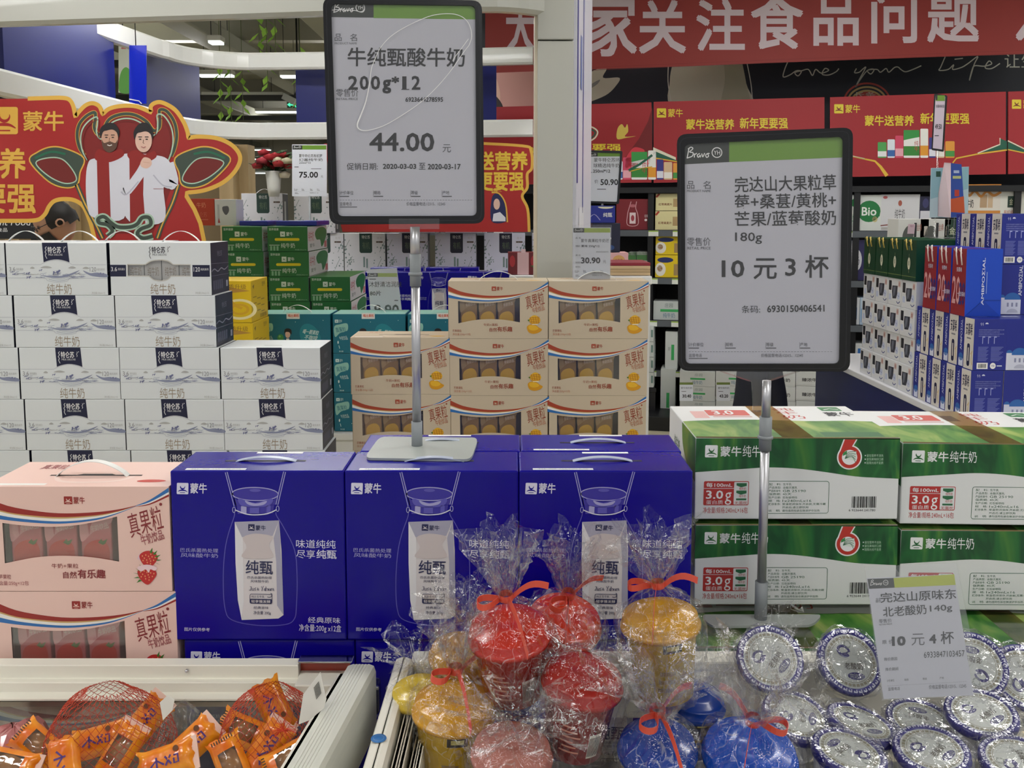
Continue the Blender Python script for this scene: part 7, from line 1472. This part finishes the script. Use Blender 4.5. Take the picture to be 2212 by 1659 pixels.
# cards and cartons on top of the far end of the island
def d_win(m, F, Rr, L, T): m.shape(F, smooth([(16, 60), (30, 30), (50, 40), (46, 90), (18, 90)], 4, True), M('#5a5c58', .4), 1); m.text(F, '金典', 60, 20, 76, 50, M('#b06a5a', .45), 1); m.rect(F, 52, 16, 60, 80, M('#2a2a2c', .45), 1); m.rect(F, 84, 30, 96, 70, M('#c8c0b4', .45), 1)
wn = simple('window_milk_carton', .16, .14, .124, M('#d8d8d2', .42), d_win); gk = simple('green_square_carton', .105, .14, .124, M('#16382a', .42), dt(('r', 10, 24, 96, 80, '#1c3a2c'), ('t', '金典', 24, 34, 84, 66, '#c8ccb0', .02)))
zw = zat(473, 4.85)-.124
for k, px in enumerate((1974, 2013)): put(wn, (P(px, 480, 4.85).x+(.02*k), 4.85, zw), 0, f'white carton with window behind the green bags, {["left", "right"][k]} one', 'white cartons behind the green bags')
put(gk, (P(2050, 480, 4.85).x+.03, 4.85, zw), 0, 'dark green square carton behind the green bags', None)
plinth('display_table', 'inner riser behind the green bags', P(1950, 480, 4.85).x, 2.42, 4.83, 5.05, zw-.001, '#3a3a40', None, .7015)
def d_tq(m, f): m.shape(f, [(2012, 364), (2093, 361), (2091, 408), (2010, 430)], M('#9ac8d4', .5), 1); m.rect(f, 2022, 370, 2032, 382, M('#2a5a4a', .5), 2)
t, f, c = card_sign('price_card', 'pale turquoise card behind the folded blue leaflet', [(2011, 363), (2093, 360), (2091, 470), (2008, 470)], 4.42, d_tq, None, None, M('#c4dce4', .5)); m = MB(); m.box(-.06, .06, -.03, .03, -(c.z-1.381), -(c.z-1.381)+.003, CLEAR); m.box(-.002, .002, 0, .003, -(c.z-1.384), 0, CLEAR); m.build('clear_stand', t)
lc = P(2062, 468, 4.36); t = thing('leaflet', 'folded leaflet standing like a tent, blue and orange front, pinkish inside', 'leaflet', lc); m = MB(); a = P(2042, 350, 4.40)-lc; b_ = P(2072, 356, 4.34)-lc; q0, q1 = P(2040, 466, 4.44)-lc, P(2058, 469, 4.30)-lc; q2 = P(2094, 466, 4.34)-lc
def slab(m, pts, mat, th=.002):
    n = (pts[1]-pts[0]).cross(pts[2]-pts[0]).normalized()*th; k = len(pts); m.add(pts+[p+n for p in pts], [tuple(range(k)), tuple(reversed(range(k, 2*k)))]+[(i, (i+1) % k, k+(i+1) % k, k+i) for i in range(k)], mat)
ft_ = P(2040, 351, 4.36)-lc; g_ = P(2077, 355, 4.36)-lc; g2_ = P(2084, 468, 4.28)-lc; g1_ = P(2054, 470, 4.28)-lc
slab(m, [ft_, P(2054, 352, 4.36)-lc, g1_, P(2018, 466, 4.46)-lc], M('#d9c4c8', .5)); m.build('inner_leaf', t)
m = MB(); ff = PF(P(2066, 410, 4.36), (-.05, -1, .0), lc); m.prism(ff, [(2052, 352), (2077, 355), (2084, 468), (2054, 470)], M('#2a4ea8', .45), .0015); m.shape(ff, [(2053, 430), (2082, 424), (2084, 460), (2054, 458)], M('#d05a2c', .5), 1); m.rect(ff, 2060, 368, 2072, 374, M('#b8c8e8', .5), 1); m.rect(ff, 2058, 380, 2076, 386, M('#c8d08a', .5), 1); m.rect(ff, 2062, 410, 2072, 424, M('#c84030', .5), 2); m.build('front_leaf', t)
m = MB(); m.box(-.04, .04, -.02, .02, -(lc.z-1.381), -(lc.z-1.381)+.003, CLEAR); m.box(-.002, .002, 0, .003, -(lc.z-1.384), .0, CLEAR); m.build('clear_stand', t)
def d_495(m, f): m.rect(f, 2021, 206, 2041, 218, HEADG, 1); m.rect(f, 2021, 206, 2025, 216, HEADD, 2); m.text(f, '安慕希希腊', 2022, 226, 2040, 233, TXG, 2); m.text(f, '49.50', 2020, 268, 2034, 279, TXTM, 2, .03); m.rect(f, 2019, 292, 2028, 294, TXG, 2)
c = P(2026, 326, 4.5); t = thing('price_card', 'narrow black-framed price card reading 49.50 turned away, above the turquoise card', 'price card', c); nn = Vector((-.55, -.83, .0)).normalized(); f = PF(c, nn, c)
m = MB(); m.prism(f, rquad([(2018, 202), (2046, 206), (2038, 328), (2012, 324)], 3), FRAME, .01); m.prism(PF(c+nn*.0006, nn, c), [(2021, 206), (2042, 209), (2035, 323), (2015, 320)], M('#d2c4d2', .5), .0005); d_495(m, PF(c+nn*.001, nn, c)); m.build('frame', t); m = MB(); vcyl(m, 0, 0, -(c.z-1.3815), 0, .0045, CLEAR, 10); m.box(-.04, .04, -.04, .04, -(c.z-1.381), -(c.z-1.381)+.003, CLEAR); m.build('pole', t)
put(t, t.location, 0, t['label'], 'x'); del t['group']
# pink small card
def d_pk(m, f): m.text(f, '特价', 1966, 486, 1974, 491, M('#a85a7a', .5), 2)
card_sign('price_card', 'small pink card among the gold ropes of the green bags', [(1962, 484), (1977, 484), (1975, 505), (1960, 505)], 4.3, d_pk, None, None, M('#e0c4cc', .5))

# ---- flowers, hanging decorations
vp = P(592, 425, 5.5); t = thing('flower_vase', 'white vase of red and pink roses left of the 75.00 price card', 'vase', vp)
m = MB(); m.lathe([(.03, 0), (.038, .05), (.043, .11), (.048, .145), (.05, .15), (.045, .149), (.04, .12)], M('#d6d6d0', .4), 28, None, True, True); m.build('vase', t)
rr = random.Random(12); m = MB()
for i in range(40):
    a, e = rr.uniform(0, 6.28), rr.uniform(.2, 1.2); L = rr.uniform(.06, .14); d = Vector((math.cos(a)*math.cos(e), math.sin(a)*math.cos(e)*.7, math.sin(e)))*L+Vector((0, 0, .14)); m.tube([(0, 0, .12), d*.6+Vector((0, 0, .06)), d], .0018, M('#2c4a26', .6), 4)
    s = Vector((math.cos(a+1.5), math.sin(a+1.5), .2))*.022; u = Vector((math.cos(a), math.sin(a), .3))*.04; m.add([d-u, d+s, d+u, d-s, d+Vector((0, 0, .008))], [(0, 1, 4), (1, 2, 4), (2, 3, 4), (3, 0, 4)], M('#2f4f2a', .6))
m.build('foliage', t)
for i, (px, py, c_) in enumerate(((570, 328, '#b8323c'), (566, 345, '#c84a58'), (582, 338, '#b82c34'), (557, 356, '#a8242c'), (572, 352, '#c0303a'), (594, 335, '#b02c34'), (602, 352, '#a82c30'), (614, 334, '#a02428'), (600, 345, '#ddd4b4'), (620, 346, '#d8d0b0'), (624, 356, '#a82a2e'), (590, 358, '#b43038'), (614, 376, '#d8d0b8'))):
    p = P(px, py, 5.5+rr.uniform(-.06, .04))-vp; m = MB(); cm_ = M(c_, .6)
    for k in range(5): q = k/4; m.lathe([(.006+.022*q, -.016-.006*q), (.014+.022*q, -.002), (.008+.028*q, .016-.012*q)], cm_, 9, Matrix.Translation(p) @ Matrix.Rotation(k*.7, 4, 'Z'), True, True)
    m.build('rose', t)
for i, (px, py, Y, lab) in enumerate(((578, 168, 9, 'above the long tube light'), (650, 220, 9.5, 'beside the navy panel'), (500, 250, 10, 'below the lower tube light'), (560, 95, 8.5, 'above the upper white band'), (595, 98, 8.5, 'beside the tall price sign, above the upper band'), (525, 235, 10, 'left of the lower tube light'), (478, 245, 9.5, 'beside the corner of the white band'))):
    p = P(px, py, Y); t = thing('hanging_vine', f'pale green paper vine hanging {lab}', 'decoration', p, 0, 'green paper vines under the ceiling'); m = MB(); m.tube([(0, 0, 3.74-p.z), (0, 0, -.12)], .003, M('#6a7a4a', .6), 4); m.build('string', t); m = MB()
    for k in range(9):
        a = k*2.1+i; z = .55-k*.075; u = Vector((math.cos(a), math.sin(a)*.6, -.9))*.10; s = Vector((-math.sin(a), math.cos(a), 0))*.03; o_ = Vector((0, 0, z)); m.add([o_, o_+u*.5+s, o_+u, o_+u*.5-s, o_+u*.5+Vector((0, 0, .008))], [(0, 1, 4), (1, 2, 4), (2, 3, 4), (3, 0, 4)], M('#a6dc5a', .6))
    m.build('leaves', t)
def hang(name, label, cat, x0, y0, x1, y1, Y, mat, draw=None):
    c = P((x0+x1)/2, y1, Y); t = thing(name, label, cat, c); f = PF(c, (0, -1, 0), c); m = MB(); m.prism(f, [(x0, y0), (x1, y0), (x1, y1), (x0, y1)], mat, .006); draw and draw(m, f); m.build('panel', t); m = MB(); ztop = P(0, y0, Y).z-c.z; m.tube([(0, .003, 3.74-c.z), (0, .003, ztop)], .003, dk, 4); m.build('string', t)
hang('hanging_poster', 'white and cyan hanging poster with a green character at the upper left edge', 'poster', -50, 84, 29, 165, 6.4, M('#d8e8e4', .5), lambda m, f: (m.rect(f, -50, 84, 29, 98, M('#8ac8e0', .5), 1), m.text(f, '春', -34, 92, 27, 140, M('#3aa04a', .5), 2)))
hang('hanging_poster', 'pale hanging poster with green leaves between the two navy panels', 'poster', 256, 88, 284, 200, 6.9, M('#e0e6da', .5), lambda m, f: (m.shape(f, smooth([(258, 198), (260, 160), (272, 145), (284, 160), (284, 198)], 4, True), M('#6cba54', .5), 1), m.rect(f, 262, 102, 272, 106, M('#d88a8a', .5), 1)))
hang('blue_banner', 'narrow bright blue glossy strip hanging between the two navy panels', 'banner', 279, 98, 316, 224, 5.15, M('#1426b0', .15, coat=.6), lambda m, f: m.stroke(f, [(279, 214), (300, 218), (306, 224)], 2, WHT, 1))
hang('exit_sign', 'small glowing green exit sign with an arrow beside the long tube light', 'sign', 620, 213, 652, 233, 11.0, M('#2a4a3c', .5), lambda m, f: (m.shape(f, [(620, 226), (627, 221), (627, 225), (634, 225), (634, 228), (627, 228), (627, 231)], M('#4ae0a8', .5, emit=1.2), 1), m.stroke(f, [(638, 216), (650, 216), (650, 231), (638, 231)], 2, M('#4ae0a8', .5, emit=1.2), 1, True), m.shape(f, ellipse(644, 221, 2), M('#4ae0a8', .5, emit=1.2), 1), m.stroke(f, [(644, 223), (643, 227), (640, 230)], 1.6, M('#4ae0a8', .5, emit=1.2), 1)))
c = P(625, 214, 10.0); t = thing('security_camera', 'grey box camera on a ceiling rod at the end of the long tube light', 'camera', c); q = Matrix.Rotation(R(28), 4, 'Y'); m = MB(); m.box(-.07, .07, -.04, .04, -.035, .035, M('#a8aaa4', .4), .006); m.v = [tuple(q @ Vector(v)) for v in m.v]; m.build('housing', t); m = MB(); m.tube([(.05, 0, .03), (.09, 0, .1), (.09, 0, 3.74-c.z)], .012, dk, 8); m.build('mounting_rod', t)
